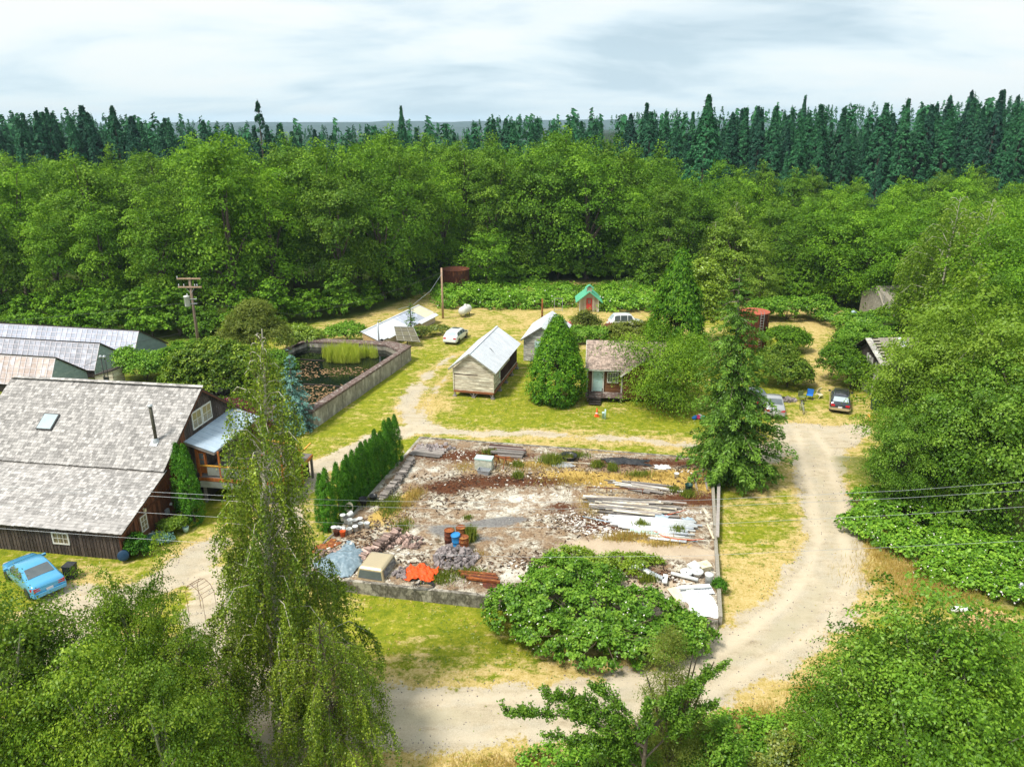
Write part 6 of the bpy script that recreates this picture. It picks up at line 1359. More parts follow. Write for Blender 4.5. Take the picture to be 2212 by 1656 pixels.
for a, b_ in (((-.52, 0, .34), (-.05, 0, .3)), ((-.52, 0, .34), (-.15, 0, .8)), ((-.05, 0, .3), (-.18, 0, .85)), ((-.05, 0, .3), (.36, 0, .78)), ((-.15, 0, .76), (.36, 0, .84)), ((.52, 0, .34), (.34, 0, .95))): m_.tube([a, b_], .018, 6)
m_.build('frame', M['galv'], e); m_ = MB(); m_.tube([(.34, -.28, .98), (.36, 0, .97), (.34, .28, .98)], .015, 5); m_.build('handlebar', M['dark_metal'], e); m_ = MB(); m_.box((-.19, 0, .9), (.25, .13, .06)); m_.build('saddle', M['black_plastic'], e)
def bin_(px, py, mt, lb, s_=1):
    e = empty('wheeled_bin', G(px, py), R(-5), lb, "bin"); m_ = MB(); m_.box((0, 0, .48 * s_), (.55 * s_, .6 * s_, .94 * s_), taper=1.12); m_.build('body', M[mt], e); m_ = MB(); m_.box((0, 0, .98 * s_), (.66 * s_, .7 * s_, .07)); m_.build('lid', M[mt], e)
bin_(1889, 884, 'green_bin', "dark green wheeled bin right of the dark wagon"); bin_(1900, 882, 'blue_bin', "dark blue wheeled bin behind the green one")
m_ = MB(); m_.rock((0, 0, 0), .2, 3); thing1(m_, 'bag', 'white_plastic', "white bag resting on the blue bin", "bag", None, G(1899, 880) + Vector((0, 0, 1.18)))
bin_(155, 1247, 'black_plastic', "black storage bin on the gravel beside the blue sedan", .85)
m_ = MB(); m_.beam(G(1876, 898) + Vector((0, 0, .1)), G(1879, 912) + Vector((0, 0, .1)), .16, .14); thing1(m_, 'log', 'wood_yellow', "yellow log on the grass below the bins", "log")
e = empty('traffic_cone', G(1289, 899), 0, "orange traffic cone with white band on the lawn by the mint posts", "cone"); m_ = MB(); m_.box((0, 0, .02), (.38, .38, .04)); m_.lathe([(.15, .04), (.03, .72), (.01, .73)], 14); m_.build('body', M['orange_plastic'], e); m_ = MB(); m_.lathe([(.112, .26), (.075, .46)], 14); m_.build('band', M['white_plastic'], e); e.scale = (1.1,) * 3
for px, py, h_, lb in ((1303, 904, .62, "shorter mint green capped post by the traffic cone"), (1307, 906, .95, "taller pale utility marker post by the traffic cone")): m_ = MB(); m_.lathe([(.01, 0), (.13, 0), (.13, h_ - .1), (.15, h_ - .08), (.13, h_), (.01, h_ + .03)] if h_ < .7 else [(.01, 0), (.07, 0), (.07, h_), (.01, h_ + .02)], 12); thing1(m_, 'marker_post', 'mint', lb, "post", None, G(px, py))
for i, (px, py, mt, lb) in enumerate(((1508, 904, 'cloth_pink', "pink bundle in the heap of belongings under the yew's right side"), (1500, 905, 'blue_cloth', "blue bag in the heap of belongings beside the yew"), (1512, 902, 'white_plastic', "white bag among the belongings by the spruce's left skirts"), (1517, 905, 'green_roof', "green bag at the right of the belongings heap"))): m_ = MB(); m_.rock((0, 0, .14), .26, 30 + i); thing1(m_, 'bag', mt, lb, "bag", None, G(px, py))
m_ = MB(); m_.box((0, 0, .4), (1.1, .6, .6)); m_.box((-.2, 0, .8), (.5, .5, .3)); thing1(m_, 'ride_on_mower', 'cloth_pink', "small red pink machine in the grass right of the round cedar", "mower", None, G(1232, 712))
wf = empty('wire_gate', (G(1395 - 0, 700).x * 0 + G(1206, 672).x, G(1206, 672).y, 0), 0, "grey mesh gate frame standing in brambles left of the hut", "gate"); m_ = MB(); m_.box((-.55, 0, .9), (.06, .06, 1.8)); m_.box((.55, 0, .9), (.06, .06, 1.8)); m_.beam((-.55, 0, 1.78), (.55, 0, 1.78), .05, .05); m_.beam((-.55, 0, .2), (.55, 0, .2), .05, .05); m_.build('frame', M['galv'], wf)
for px, py, h_, lb in ((1712, 690, 0, "x"),): pass
c_ = G(1840, 705); m_ = MB(); m_.tube([(0, 0, 0), (0, 0, 1.5)], .05, 6); m_.box((0, 0, 1.65), (.45, .5, .4)); m_.prism([(-.3, -.3, 1.85), (.3, -.3, 1.85), (0, -.3, 2.05)], None, (0, .6, 0)); thing1(m_, 'bird_box', 'roof_blue', "pale bird box on a post at the edge of the dark right wood", "bird box", None, c_)
# garden bits by the barn door
m_ = MB(); m_.tube([(.34 * math.cos(a), .05 * math.sin(a), .45 + .34 * math.sin(a)) for a in np.linspace(0, 6.283, 22)], .035, 6, caps=False); thing1(m_, 'wheel_hoop', 'wood_grey', "grey wooden wheel hoop leaning by the barn door", "hoop", None, G(292, 1166), 1.2)
m_ = MB(); m_.lathe([(.01, 0), (.14, 0), (.2, .32), (.18, .34), (.15, .1)], 12); thing1(m_, 'pot', 'mint', "turquoise pot beside the flower bed at the barn gable", "pot", None, G(402, 1147))
m_ = MB(); m_.box((0, 0, .35), (.9, .14, .06)); m_.box((0, 0, .17), (.06, .06, .34)); thing1(m_, 'garden_tap_rail', 'white_paint', "white rail in the flower bed before the barn wall", "rail", None, G(340, 1160), .5)
m_ = MB(); m_.lathe([(.01, 0), (.3, .05), (.32, .5), (.3, .52), (.01, .5)], 14, M=Matrix.Rotation(R(70), 3, 'X')); thing1(m_, 'hose_reel', 'blue_bin', "dark blue hose reel at the barn's near corner", "hose reel", None, G(272, 1204) + Vector((0, -.1, .3)), .4)
# wrought iron arch seen between the two foreground trees
e = empty('iron_arch', G(440, 1330), R(-30), "thin rusty iron arch trellis beside the foreground birch", "trellis")
m_ = MB()
for y in (-.5, .5):
    m_.tube([(-.9, y, 0), (-.9, y, 1.9), (-.6, y, 2.4), (0, y, 2.65), (.6, y, 2.4), (.9, y, 1.9), (.9, y, 0)], .016, 5)
for i in range(9): t = math.pi * i / 8; m_.tube([(-.85 * math.cos(t), -.5, 1.9 + .75 * math.sin(t)), (-.85 * math.cos(t), .5, 1.9 + .75 * math.sin(t))], .015, 4)
m_.build('frame', M['rust'], e); e.scale = (.72, .72, .78)
# right verge junk
heap('straw_heap', "heap of split yellow wood and straw in brambles at the right edge", "wood heap", G(2135, 1345), 1.4, 1.0, .5, 90, .16, 'straw', 21, 'log')
m_ = MB(); m_.lathe([(.01, 0), (.16, .0), (.17, .8), (.08, .85), (.09, .95), (.01, .98)], 12, M=Matrix.Rotation(R(80), 3, 'X')); thing1(m_, 'white_bottle', 'white_plastic', "white jug lying in weeds at the right roadside", "jug", None, G(2052, 1322) + Vector((0, 0, .2)), 1.3)
m_ = MB(); m_.tube([(0, 0, 0), (0, 0, 1.0)], .1, 8); m_.lathe([(.1, 1.0), (.13, 1.02), (.13, 1.1), (.07, 1.2), (.01, 1.22)], 10); m_.tube([(0, 0, .85), (.8, 0, .8)], .03, 6); thing1(m_, 'standpipe', 'galv', "grey capped standpipe in brambles at the right edge of the frame", "standpipe", None, G(2196, 1300))
# ------------------------------------------------------------------ woods
g = np.random.default_rng(99)
ALD = [tree_proto('alder', 100 + i, 'L_alder', 20, 3.35 + .4 * (i % 3), 8.8, 10.9, 100, 155, .295, 1.35, low=-.85, up=.6, lump=.25, inner=.32, flat=.62, droop=.35) for i in range(4)]
MAP = [tree_proto('maple', 200 + i, 'L_maple', 20, 5.4, 9.2, 10.4, 125, 155, .31, 1.6, low=-.85, up=.6, lump=.28, flat=.6, droop=.35, inner=.3) for i in range(2)]
def dense_conifer(nm, leafm, seed, Ht, prof, n, leaf, ncl, clump=.3, asp=.5, dz=-.9, up=.2):
    """dense foliage body: clusters on a profile of revolution"""
    g = np.random.default_rng(seed); f = g.random(ncl) ** .85; a = g.random(ncl) * 6.283; r0 = np.interp(f, *prof) * (1 - .22 * g.random(ncl) ** 1.5) * (1 + .10 * np.sin(a * 4 + f * 9))
    cc = np.stack([np.cos(a) * r0, np.sin(a) * r0, f * Ht], 1); d = np.stack([np.cos(a), np.sin(a), np.full(ncl, .35)], 1); ct = g.random(ncl)
    k_ = g.integers(0, ncl, n); q = g.normal(size=(n, 3)) * np.array([.45, .45, .6]) * clump; p = cc[k_] + q; p[:, 2] = np.maximum(p[:, 2], .03)
    nr = d[k_] + g.normal(size=(n, 3)) * .45 + np.array([0, 0, up]); L = leaf * (.6 + .8 * g.random(n)); T = np.clip(.48 + (ct[k_] - .5) * .5 + g.normal(size=n) * .2, 0, 1)
    return leaf_mesh(nm + '_crown', M[leafm], p, nr, g.normal(size=(n, 3)) * .45 + np.array([0, 0, dz]) + d[k_] * .5, L, L * asp, T)
def conif(i, pr, n=9500, leaf=.60, ncl=760):
    me_ = dense_conifer('conifer', 'L_conifer', 300 + i, 30, ([0, .08, .3, .55, .75, .88, .95, 1], pr), n, leaf, ncl, .34 if n > 1000 else .5, .42, -.55, .35); m_ = MB(); m_.tube([(0, 0, -.3), (0, 0, 15), (0, 0, 29.8)], [.4, .25, .04], 6, caps=False); return m_.mesh('conifer_trunk', M['trunk']), me_
CON = [conif(0, [3.6, 4.2, 3.6, 2.5, 1.35, .55, .22, .03]), conif(1, [3.0, 3.6, 3.2, 2.2, 1.15, .45, .18, .03]), conif(2, [4.4, 5.0, 4.4, 3.1, 1.8, .8, .32, .03]), conif(3, [2.8, 3.2, 3.0, 2.6, 1.5, .9, .25, .03], 3600, .7, 110)]
trees = []
def keep_out(x, y, r=0.0):
    for cx1, cy1, rr_ in ((-30, 80, 0), ):
        pass
    return False
# broadleaf wood: jittered rows behind its front edge
def canopy_h(x, y):
    h = 19.5 + 2.2 * math.exp(-((x + 28) / 30) ** 2) + 1.2 * math.exp(-((x - 10) / 16) ** 2)
    if x > 22: h -= 4.2 * float(sstep(x, 22, 42)) 
    if x < -45: h -= .6 * float(sstep(-x, 45, 75)) - .3
    return h
def behind(x): return 200 if -70 < x < 12 else (172 if x <= -70 else 190)
rowY = 0; n_dec = 0
pts = []
step = 7.3
for iy in range(24):
    for ix in range(-26, 27):
        x = (ix + .5 * (iy % 2)) * step * (1 + iy * .022) + (g.random() - .5) * 3.2; y = 72 + iy * 6.3 * (1 + iy * .018) + (g.random() - .5) * 2.6
        f = float(wood_front(x))
        if y < f + 2.6: continue
        if abs(x) > y * .74 + 8: continue
        if x < -30 and y > (150 if x < -50 else 175): continue
        if x > 25 and y > 168 - .0 * x: continue
        if y > 190: continue
        # hidden rows behind an equally tall front can be thinner
        d = y - f
        if d > 26 and g.random() < .25: continue
        pts.append((x, y, d))
pts.sort(key=lambda t: t[2]); pts = pts[:292]
def zone(x, y):
    px = 1106 + 1600 * x / (.945 * y + 5)
    for lim, nm in ((330, "behind the greenhouses"), (640, "behind the leaning utility pole"), (960, "behind the pond and long white shed"), (1230, "behind the rusty tank and hedge"), (1480, "behind the green roofed hut"), (1760, "behind the golden meadow"), (9999, "behind the far grey sheds")):
        if px < lim: return nm
ORD = ["first", "second", "third", "fourth", "fifth", "sixth", "seventh", "eighth", "ninth", "tenth", "eleventh", "twelfth", "thirteenth", "fourteenth", "fifteenth", "sixteenth", "seventeenth", "eighteenth", "nineteenth", "twentieth"]
rowlab = {}
for k0, k1, nm in ((0, 9, "front row"), (9, 17, "second row")):
    for zn in set(zone(a, b_) for a, b_, _ in pts):
        q = sorted([t for t in pts if k0 <= t[2] - 0 < k1 and zone(t[0], t[1]) == zn], key=lambda t: t[0] / t[1])
        for i, t in enumerate(q):
            if i < 20: rowlab[t] = f"{ORD[i]} from left of the leafy trees, {nm}, {zn}"
for i, (x, y, d) in enumerate(pts):
    hh = canopy_h(x, y) * (.82 + .27 * g.random()); 
    if d < 7: hh *= .80 + .12 * g.random()
    pr = ALD[i % 4] if (i % 7 or abs(x - 8) > 30) else MAP[i % 2]
    s = hh / 20.6; put_tree('alder_tree', pr, (x, y, hz_(x, y)), g.random() * 6.28, s * (1.0 + .18 * g.random()), rowlab.get((x, y, d), "leafy tree deep in the broadleaf wood " + zone(x, y)), "tree", "broadleaf wood " + zone(x, y), sz=s)
# low leafy skirts along the wood's edge so no bare trunks show
SK = [shell_mesh('bush_crown', 'L_maple', 400 + i, [(0, 0, 1.6, 2.6, 2.2, 2.0), (1.5, .4, 1.2, 1.8, 1.8, 1.5), (-1.6, .2, 1.3, 1.9, 1.8, 1.6), (.2, 0, 3.2, 1.8, 1.6, 1.9)], 3600, .30, cut=0, clump=.45) for i in range(3)]
SKS = stems('bush_trunk', M['trunk'], 1, 6, 3.2, 1.4, .05)
seen_z = []
for i, x in enumerate(np.arange(-74, 62, 3.4)):
    y = float(wood_front(x)) + 1.2 + g.random() * 1.6; 
    if x < -50 and False: continue
    s = .75 + .5 * g.random(); put_tree('understorey_bush', (SKS, SK[i % 3]), (x, y, hz_(x, y)), g.random() * 6.28, s, f"{ORD[sum(1 for z in seen_z if z == zone(x, y)) % 20]} bush from the left at the wood's foot {zone(x, y)}", "bush", "understorey bushes along the wood's edge"); seen_z.append(zone(x, y))
# big maples in the middle behind the hut
for (px, top, Yt, s, k_, lb) in ((1180, 318, 124, 1.0, 0, "big spreading maple directly behind the rusty tank and round dark tree"), (1275, 335, 122, 1.12, 1, "broad layered maple behind the green roofed hut"), (1400, 385, 120, .95, 0, "broad maple right of the hut, left of the weeping trees"), (1330, 330, 132, 1.05, 1, "tallest maple crown rising behind the hut")):
    p = GY(px, top, Yt); s2 = (p.z) / 19.2; put_tree('maple_tree', MAP[k_], (p.x, Yt, 0), g.random() * 6, s2 * 1.1, lb, "tree", sz=s2)
# round small dark tree at the tank
RT = tree_proto('round_tree', 411, 'L_maple', 8, 3.4, 3.9, 4.4, 70, 90, .28, 1.1, low=-.9, up=.9)
p = G(1052, 616); put_tree('round_tree', RT, (p.x, p.y - 2, 0), 1, 1.06, "small rounded fresh green tree standing before the big wood beside the far rusty tank", "tree")
# conifer forest beyond
cpts = []
for iy in range(13):
    for ix in range(-48, 49):
        y = 188 + iy * 6.4 + (g.random() - .5) * 5; x = ix * 5.5 * (1 + iy * .02) + (g.random() - .5) * 4
        if x < -60: y -= 14
        if x > 30: y -= 10 + 4 * float(sstep(x, 60, 120))
        if abs(x) > y * .72 + 6: continue
        cpts.append((x, y))
cpts.sort(key=lambda t: t[1]); near_c, far_c = cpts[:285], cpts[285:]
cpts_n = len(cpts)
CL = "tall dark conifer in the forest band under the sky"
SKYX, SKYY = [-200, 0, 120, 260, 420, 560, 700, 860, 1000, 1090, 1300, 1500, 1700, 1900, 2050, 2212, 2500], [240, 244, 240, 246, 258, 264, 270, 264, 264, 246, 246, 240, 228, 226, 218, 206, 200]
def conh(x, y):
    """height so that the crowns end a little under the skyline of the place"""
    px = 1106 + 1600 * x / (.945 * y); ys = float(np.interp(px, SKYX, SKYY)); top = 24 + (272 - ys) / 1690 * y - hz_(x, y)
    return max(15, min(34, top) - 8 * g.random() ** 1.2 + (2.4 if g.random() < .12 else 0))
for i, (x, y) in enumerate(near_c):
    hh = conh(x, y) ; s = hh / 30; put_tree('conifer_tree', CON[int(g.integers(0, 3))], (x, y, hz_(x, y) - .3), g.random() * 6.28, s * (1.0 + .5 * g.random()), "dark conifer of the forest band under the sky, " + zone(x, y), "conifer", "conifer forest " + zone(x, y), sz=s)
for (px, py, Yt, k_, wsc, lb) in ((555, 211, 190, 3, 1.0, "lone ragged conifer spire standing highest on the left skyline"), (866, 232, 185, 2, .8, "sharp conifer spire left of centre on the skyline"), (1532, 208, 158, 2, 1.35, "very tall full conifer rising in front of the forest right of centre"), (2055, 200, 215, 3, 1.1, "ragged tall conifer near the right end of the skyline"), (2100, 198, 212, 0, 1.1, "tall dark conifer at the far right skyline"), (2170, 196, 205, 2, 1.0, "tallest of the conifers at the right edge of the frame"), (1740, 208, 225, 0, 1.0, "conifer tip standing over the right forest ridge"), (100, 236, 175, 2, .9, "broad conifer near the left end of the skyline"), (1775, 300, 168, 2, 1.2, "dark full conifer in front of the right forest band"), (1905, 330, 160, 1, .9, "small blue green conifer above the right wood"), (1700, 330, 165, 0, 1.0, "grey green conifer right of the very tall one")):
    p = GY(px, py, Yt); gz = hz_(p.x, Yt); hh = p.z - gz; s = hh / 30; put_tree('conifer_tree', CON[k_], (p.x, Yt, gz), g.random() * 6, s * wsc * .9, lb, "conifer", sz=s)
# forest mass still farther away: one body
l_t = conif(9, [3.6, 4.0, 3.4, 2.4, 1.45, .75, .35, .05], 140, 2.2, 80)[1]
nv = len(l_t.vertices); cc = np.empty(nv * 3, np.float32); l_t.vertices.foreach_get("co", cc); cc = cc.reshape(-1, 3)
tt = np.empty(nv, np.float32); l_t.attributes["tint"].data.foreach_get("value", tt)
Vs, Ts = [], []
for (x, y) in far_c + [((g.random() - .5) * 2 * (yy * .72), yy) for yy in (300 + g.random(420) * 420)]:
    hh = min(conh(x, y), 30); s = hh / 30; a = g.random() * 6.28; ca, sa = math.cos(a), math.sin(a); q = np.empty_like(cc); w = s * (1 + .3 * g.random())
    q[:, 0] = (cc[:, 0] * ca - cc[:, 1] * sa) * w + x; q[:, 1] = (cc[:, 0] * sa + cc[:, 1] * ca) * w + y; q[:, 2] = cc[:, 2] * s + hz_(x, y) - .3
    Vs.append(q); Ts.append(np.clip(tt + (g.random() - .5) * .5, 0, 1))
V = np.concatenate(Vs); T = np.concatenate(Ts); n = len(V) // 4
me = bpy.data.meshes.new('forest_mass'); me.vertices.add(4 * n); me.vertices.foreach_set("co", V.ravel()); me.loops.add(4 * n); me.loops.foreach_set("vertex_index", np.arange(4 * n, dtype=np.int32)); me.polygons.add(n); me.polygons.foreach_set("loop_start", np.arange(0, 4 * n, 4, dtype=np.int32))
at = me.attributes.new("tint", 'FLOAT', 'POINT'); at.data.foreach_set("value", T.astype(np.float32)); me.materials.append(M['L_conifer']); me.update(calc_edges=True)
tag(link('forest', me, None, 'stuff'), "far mass of dark conifer forest reaching the horizon", "forest")

# ------------------------------------------------------------------ birch foliage: hanging strands of small leaves
def birch(name, seed, Ht, prof, nlimb, nstr, leaf, slen, mt='L_birch', dens=20, leanx=0.0, trunk='trunk_birch', spread=.55, twig=True):
    """prof(z/Ht) -> crown radius; returns trunk, crown, twig meshes"""
    g = np.random.default_rng(seed); P, Nn, D, T = [], [], [], []; tb = MB(); tw = MB()
    tb.tube([(leanx * (t ** 2) + .12 * math.sin(t * 9), .1 * math.sin(t * 7 + 2), Ht * t - .2 * (t == 0)) for t in np.linspace(0, .985, 9)], [max(.02, .0115 * Ht * (1 - t) + .015) for t in np.linspace(0, 1, 9)], 8, caps=False)
    for i in range(nlimb):
        f = .14 + .84 * (i + g.random()) / nlimb; z0 = Ht * (f - .10 * (1 - f)); a = i * 2.4 + g.random() * .8; r = prof(f) * (.55 + .6 * g.random()); d = np.array([math.cos(a), math.sin(a)])
        base = Vector((leanx * (z0 / Ht) ** 2, 0, z0)); zt = Ht * f + .25 * r
        pts_ = [base, base + Vector((d[0] * r * .4, d[1] * r * .4, (zt - z0) * .75 + .15 * r)), base + Vector((d[0] * r * .75, d[1] * r * .75, (zt - z0) + .12 * r)), base + Vector((d[0] * r, d[1] * r, (zt - z0) - .12 * r))]
        tb.tube(pts_, [.055 * (1 - f) + .012, .03 * (1 - f) + .01, .012, .005], 5, caps=False)
        ns = max(3, int(nstr * (r + .3) / 2.2)); lt = g.random()
        for j in range(ns):
            s = .06 + .94 * g.random() ** .7; q = s * 3; k_ = min(2, int(q)); p0 = pts_[k_].lerp(pts_[k_ + 1], q - k_)
            off = g.normal(size=2) * spread * (.2 + .3 * r) * .45
            ln = slen * (.35 + .9 * g.random()) * (.35 + .65 * min(1, r / 1.5)); m = max(5, int(dens * ln * (1.2 - .84 * f)))
            t = g.random(m); p = np.array(p0)[None, :] + np.stack([off[0] * t ** .5 + d[0] * .15 * np.sin(t * 2), off[1] * t ** .5 + d[1] * .15 * np.sin(t * 2), .12 * r * np.sin(t * 3.1) * .3 - ln * t], 1) + g.normal(size=(m, 3)) * np.array([.055, .055, .03])
            P.append(p); Nn.append(g.normal(size=(m, 3)) + np.array([d[0] * .5, d[1] * .5, .35])); D.append(g.normal(size=(m, 3)) * .5 + np.array([0, 0, -1.0])); T.append(np.clip(.5 + (lt - .5) * .4 + (g.random() - .5) * .3 + g.normal(size=m) * .22, 0, 1))
            if twig and j % 3 == 0: tw.tube([p0, p0 + Vector((off[0] * .6, off[1] * .6, -ln * .3)), p0 + Vector((off[0], off[1], -ln * .95))], .006, 3, caps=False)
    P, Nn, D, T = map(np.concatenate, (P, Nn, D, T)); L = leaf * (.7 + .6 * g.random(len(P)))
    print(name, 'leaves', len(P))
    return tb.mesh(name + '_trunk', M[trunk]), leaf_mesh(name + '_crown', M[mt], P, Nn, D, L, L * .78, T), tw.mesh(name + '_twigs', M['twig']) if twig else None
def pB(f): return float(np.interp(f, [0, .1, .3, .45, .6, .72, .82, .93, 1], [3.8, 4.4, 3.0, 2.0, 1.6, 1.5, 1.15, .6, .15]))
bt_ = birch('birch', 5, 17.5, pB, 110, 27, .086, 2.2, dens=30, leanx=.75)
put_tree('birch_tree', bt_, (-9.55, 25.0, 0), .4, 1, "tall drooping birch dominating the left foreground, its thin top crossing the barn roof and pond", "birch", parts=("trunk", "crown", "twigs"))
def pB2(f): return float(np.interp(f, [0, .3, .6, .8, 1], [3.4, 3.5, 2.8, 1.6, .2]))
b2 = birch('low_birch', 6, 9.2, pB2, 56, 28, .084, 2.0, dens=30, trunk='trunk')
put_tree('birch_tree', b2, (-6.9, 22.4, -.2), 2.0, .80, "lower drooping birch at the bottom right of the tall one, its skirts over the road", "birch", parts=("trunk", "crown", "twigs"))
put_tree('birch_tree', b2, (-11.6, 21.3, -.2), 4.3, .84, "dense drooping birch under the tall one at the bottom of the picture", "birch", parts=("trunk", "crown", "twigs"))
# fine birches elsewhere
def pW(f): return float(np.interp(f, [0, .2, .5, .8, 1], [2.5, 3.6, 3.4, 2.2, .4]))
wb_ = birch('far_birch', 7, 13, pW, 50, 16, .20, 2.4, 'L_light', dens=11, twig=False)
for (px, py, Yt, s, rz, lb) in ((2075, 420, 84, 1.0, 0, "large pale feathery birch at the upper right"), (2150, 425, 80, .9, 2, "second pale birch beside the large one near the right edge"), (2005, 500, 88, .75, 4, "smaller pale birch left of the large feathery one"), (2120, 560, 70, .62, 5, "light birch in front of the feathery pair, over the far grey shed")):
    p = GY(px, py, Yt); put_tree('birch_tree', wb_[:2], (p.x, Yt, 0), rz, p.z / 13 * 1.0, lb, "birch", sz=p.z / 13)
ww = birch('weeping_tree', 9, 15, lambda f: float(np.interp(f, [0, .3, .7, .9, 1], [2.6, 3.4, 3.0, 1.8, .6])), 44, 20, .22, 3.4, 'L_dark', dens=11, twig=False)
for (px, py, Yt, s, rz, lb) in ((1592, 432, 108, 1, 0, "dark weeping tree with hanging curtains above the right meadow"), (1548, 475, 106, 1, 2, "second olive weeping tree left of the darker one"), (300, 462, 95, .8, 1, "yellowish weeping tree on the face of the left wood"), (815, 490, 108, .8, 3, "greyish weeping willow in the wood left of the pale pole"), (850, 520, 107, .8, 5, "drooping willow next to the greyish one")):
    p = GY(px, py, Yt); put_tree('weeping_tree', ww[:2], (p.x, Yt, 0), rz, p.z / 15 * .82, lb, "weeping tree", sz=p.z / 15)

# ------------------------------------------------------------------ the conifers of the yard
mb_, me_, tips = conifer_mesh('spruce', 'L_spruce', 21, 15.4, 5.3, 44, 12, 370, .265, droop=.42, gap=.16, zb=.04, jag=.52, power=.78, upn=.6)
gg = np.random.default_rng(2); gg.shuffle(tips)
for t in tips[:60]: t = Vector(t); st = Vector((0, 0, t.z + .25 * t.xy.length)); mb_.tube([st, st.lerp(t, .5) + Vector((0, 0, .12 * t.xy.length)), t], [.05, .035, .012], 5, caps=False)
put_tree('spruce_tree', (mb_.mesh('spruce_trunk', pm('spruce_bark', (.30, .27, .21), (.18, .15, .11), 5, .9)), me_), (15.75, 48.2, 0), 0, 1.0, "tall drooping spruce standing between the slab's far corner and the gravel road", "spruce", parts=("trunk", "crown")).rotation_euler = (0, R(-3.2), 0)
def simple_trunk(h, r, mt='trunk'): m_ = MB(); m_.tube([(0, 0, -.2), (0, 0, h * .6), (0, 0, h * .95)], [r, r * .6, .02], 7, caps=False); return m_.mesh('trunk', M[mt])
cd1 = dense_conifer('round_cedar', 'L_cedar', 31, 7.7, ([0, .06, .2, .4, .6, .8, .93, 1], [1.6, 2.25, 2.65, 2.5, 2.0, 1.25, .6, .15]), 22000, .26, 900, .34, .42, .3, .3)
put_tree('cedar_tree', (simple_trunk(7, .2), cd1), (4.1, 64.2, 0), 0, 1.0, "dense egg shaped cedar between the white barn and the cabin", "cedar")
cd2 = dense_conifer('tall_cedar', 'L_cedar', 32, 11.6, ([0, .1, .3, .5, .7, .88, 1], [2.2, 3.0, 3.1, 2.5, 1.7, .8, .15]), 20000, .38, 700, .45, .4, -.9, .2)
put_tree('cedar_tree', (simple_trunk(11, .25), cd2), (17.4, 76.2, 0), 1, 1.0, "tall dark drooping cedar behind the cabin, left of the spruce", "cedar")
yw_m = tree_proto('yew', 33, 'L_yew', 8, 4.1, 3.7, 4.0, 90, 330, .2, 1.5, low=-.95, up=.8, flat=.16, droop=.5, inner=.45, aspect=.45)
put_tree('spreading_tree', yw_m, (13.6, 63.4, 0), 0, 1.0, "spreading light green layered tree hiding the cabin's right half", "tree")
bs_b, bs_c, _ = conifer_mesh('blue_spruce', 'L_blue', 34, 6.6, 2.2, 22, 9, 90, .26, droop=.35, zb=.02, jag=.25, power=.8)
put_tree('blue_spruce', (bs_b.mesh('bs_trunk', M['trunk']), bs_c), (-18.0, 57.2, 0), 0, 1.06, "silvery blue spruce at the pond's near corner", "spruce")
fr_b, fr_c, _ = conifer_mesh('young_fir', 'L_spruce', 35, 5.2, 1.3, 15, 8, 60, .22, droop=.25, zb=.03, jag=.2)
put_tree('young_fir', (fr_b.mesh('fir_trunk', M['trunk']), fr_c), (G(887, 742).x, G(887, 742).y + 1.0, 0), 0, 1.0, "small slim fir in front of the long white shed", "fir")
# arborvitae hedge
AV = [dense_conifer('arborvitae', 'L_arbor', 40 + i, 4.0, ([0, .05, .25, .55, .8, .93, 1], [.38, .54, .62, .50, .27, .12, .02]), 11000, .095, 520, .12, .38, .9, .2) for i in range(3)]
AVT = simple_trunk(3.6, .06)
hedge = [(712, 1143, 1.02), (700, 1140, .92), (735, 1125, 1.0), (750, 1110, .93), (757, 1104, .98), (768, 1090, .97), (779, 1080, .93), (787, 1072, .98), (797, 1062, .95), (806, 1053, .9), (815, 1044, 1.0), (826, 1034, .9), (836, 1024, 1.04), (846, 1015, 1.02), (857, 1004, 1.0)]
ordn = ["nearest", "leftmost near", "third", "fourth", "fifth", "sixth", "seventh", "eighth", "ninth", "tenth", "eleventh", "twelfth", "thirteenth", "fourteenth", "farthest"]
for i, (px, py, s) in enumerate(hedge):
    p = G(px, py); s *= 1.0 if i < 12 else .98; put_tree('arborvitae', (AVT, AV[i % 3]), (p.x, p.y, 0), g.random() * 6, s * .92, f"{ordn[i]} columnar arborvitae in the row beside the slab, counting from the barn end", "arborvitae", "row of arborvitae beside the slab", sz=s * 1.02)
for x, y, s, lb in ((404, 1118, 1.30, "taller slim cypress against the barn gable"), (421, 1128, 1.34, "fuller cypress right of its twin before the balcony"), (0, 1178, .62, "clipped dark shrub at the barn's far left front")):
    p = G(x, y); put_tree('cypress', (AVT, AV[1]), (p.x, p.y, 0), 2, s * .86, lb, "cypress", sz=s * 1.0)

# ------------------------------------------------------------------ shrubs and bushes
def shrub(name, px, py, blobs, n, leaf, mt, label, cat="bush", seed=0, aspect=.7, clump=.25, cut=0.0, stems_n=6, group=None, base=None, inner=.3, dirz=-.2, up=.5, Z=0.0, yoff=0.0, ncl=None):
    p = base if base is not None else G(px, py, Z); e = empty(name, (p.x, p.y + yoff, Z), 0, label, cat, group); hh = max(b_[2] + b_[5] for b_ in blobs); rx = max(abs(b_[0]) + b_[3] for b_ in blobs)
    link('foliage', shell_mesh(name + '_foliage', mt, seed + 500, blobs, n, leaf, aspect, clump=clump, cut=cut, inner=inner, dirz=dirz, up=up, ncl=ncl), e)
    if stems_n: link('stem', stems(name + '_stem', M['trunk'], seed, stems_n, hh * .8, rx * .6, .02 + hh * .008), e)
    return e
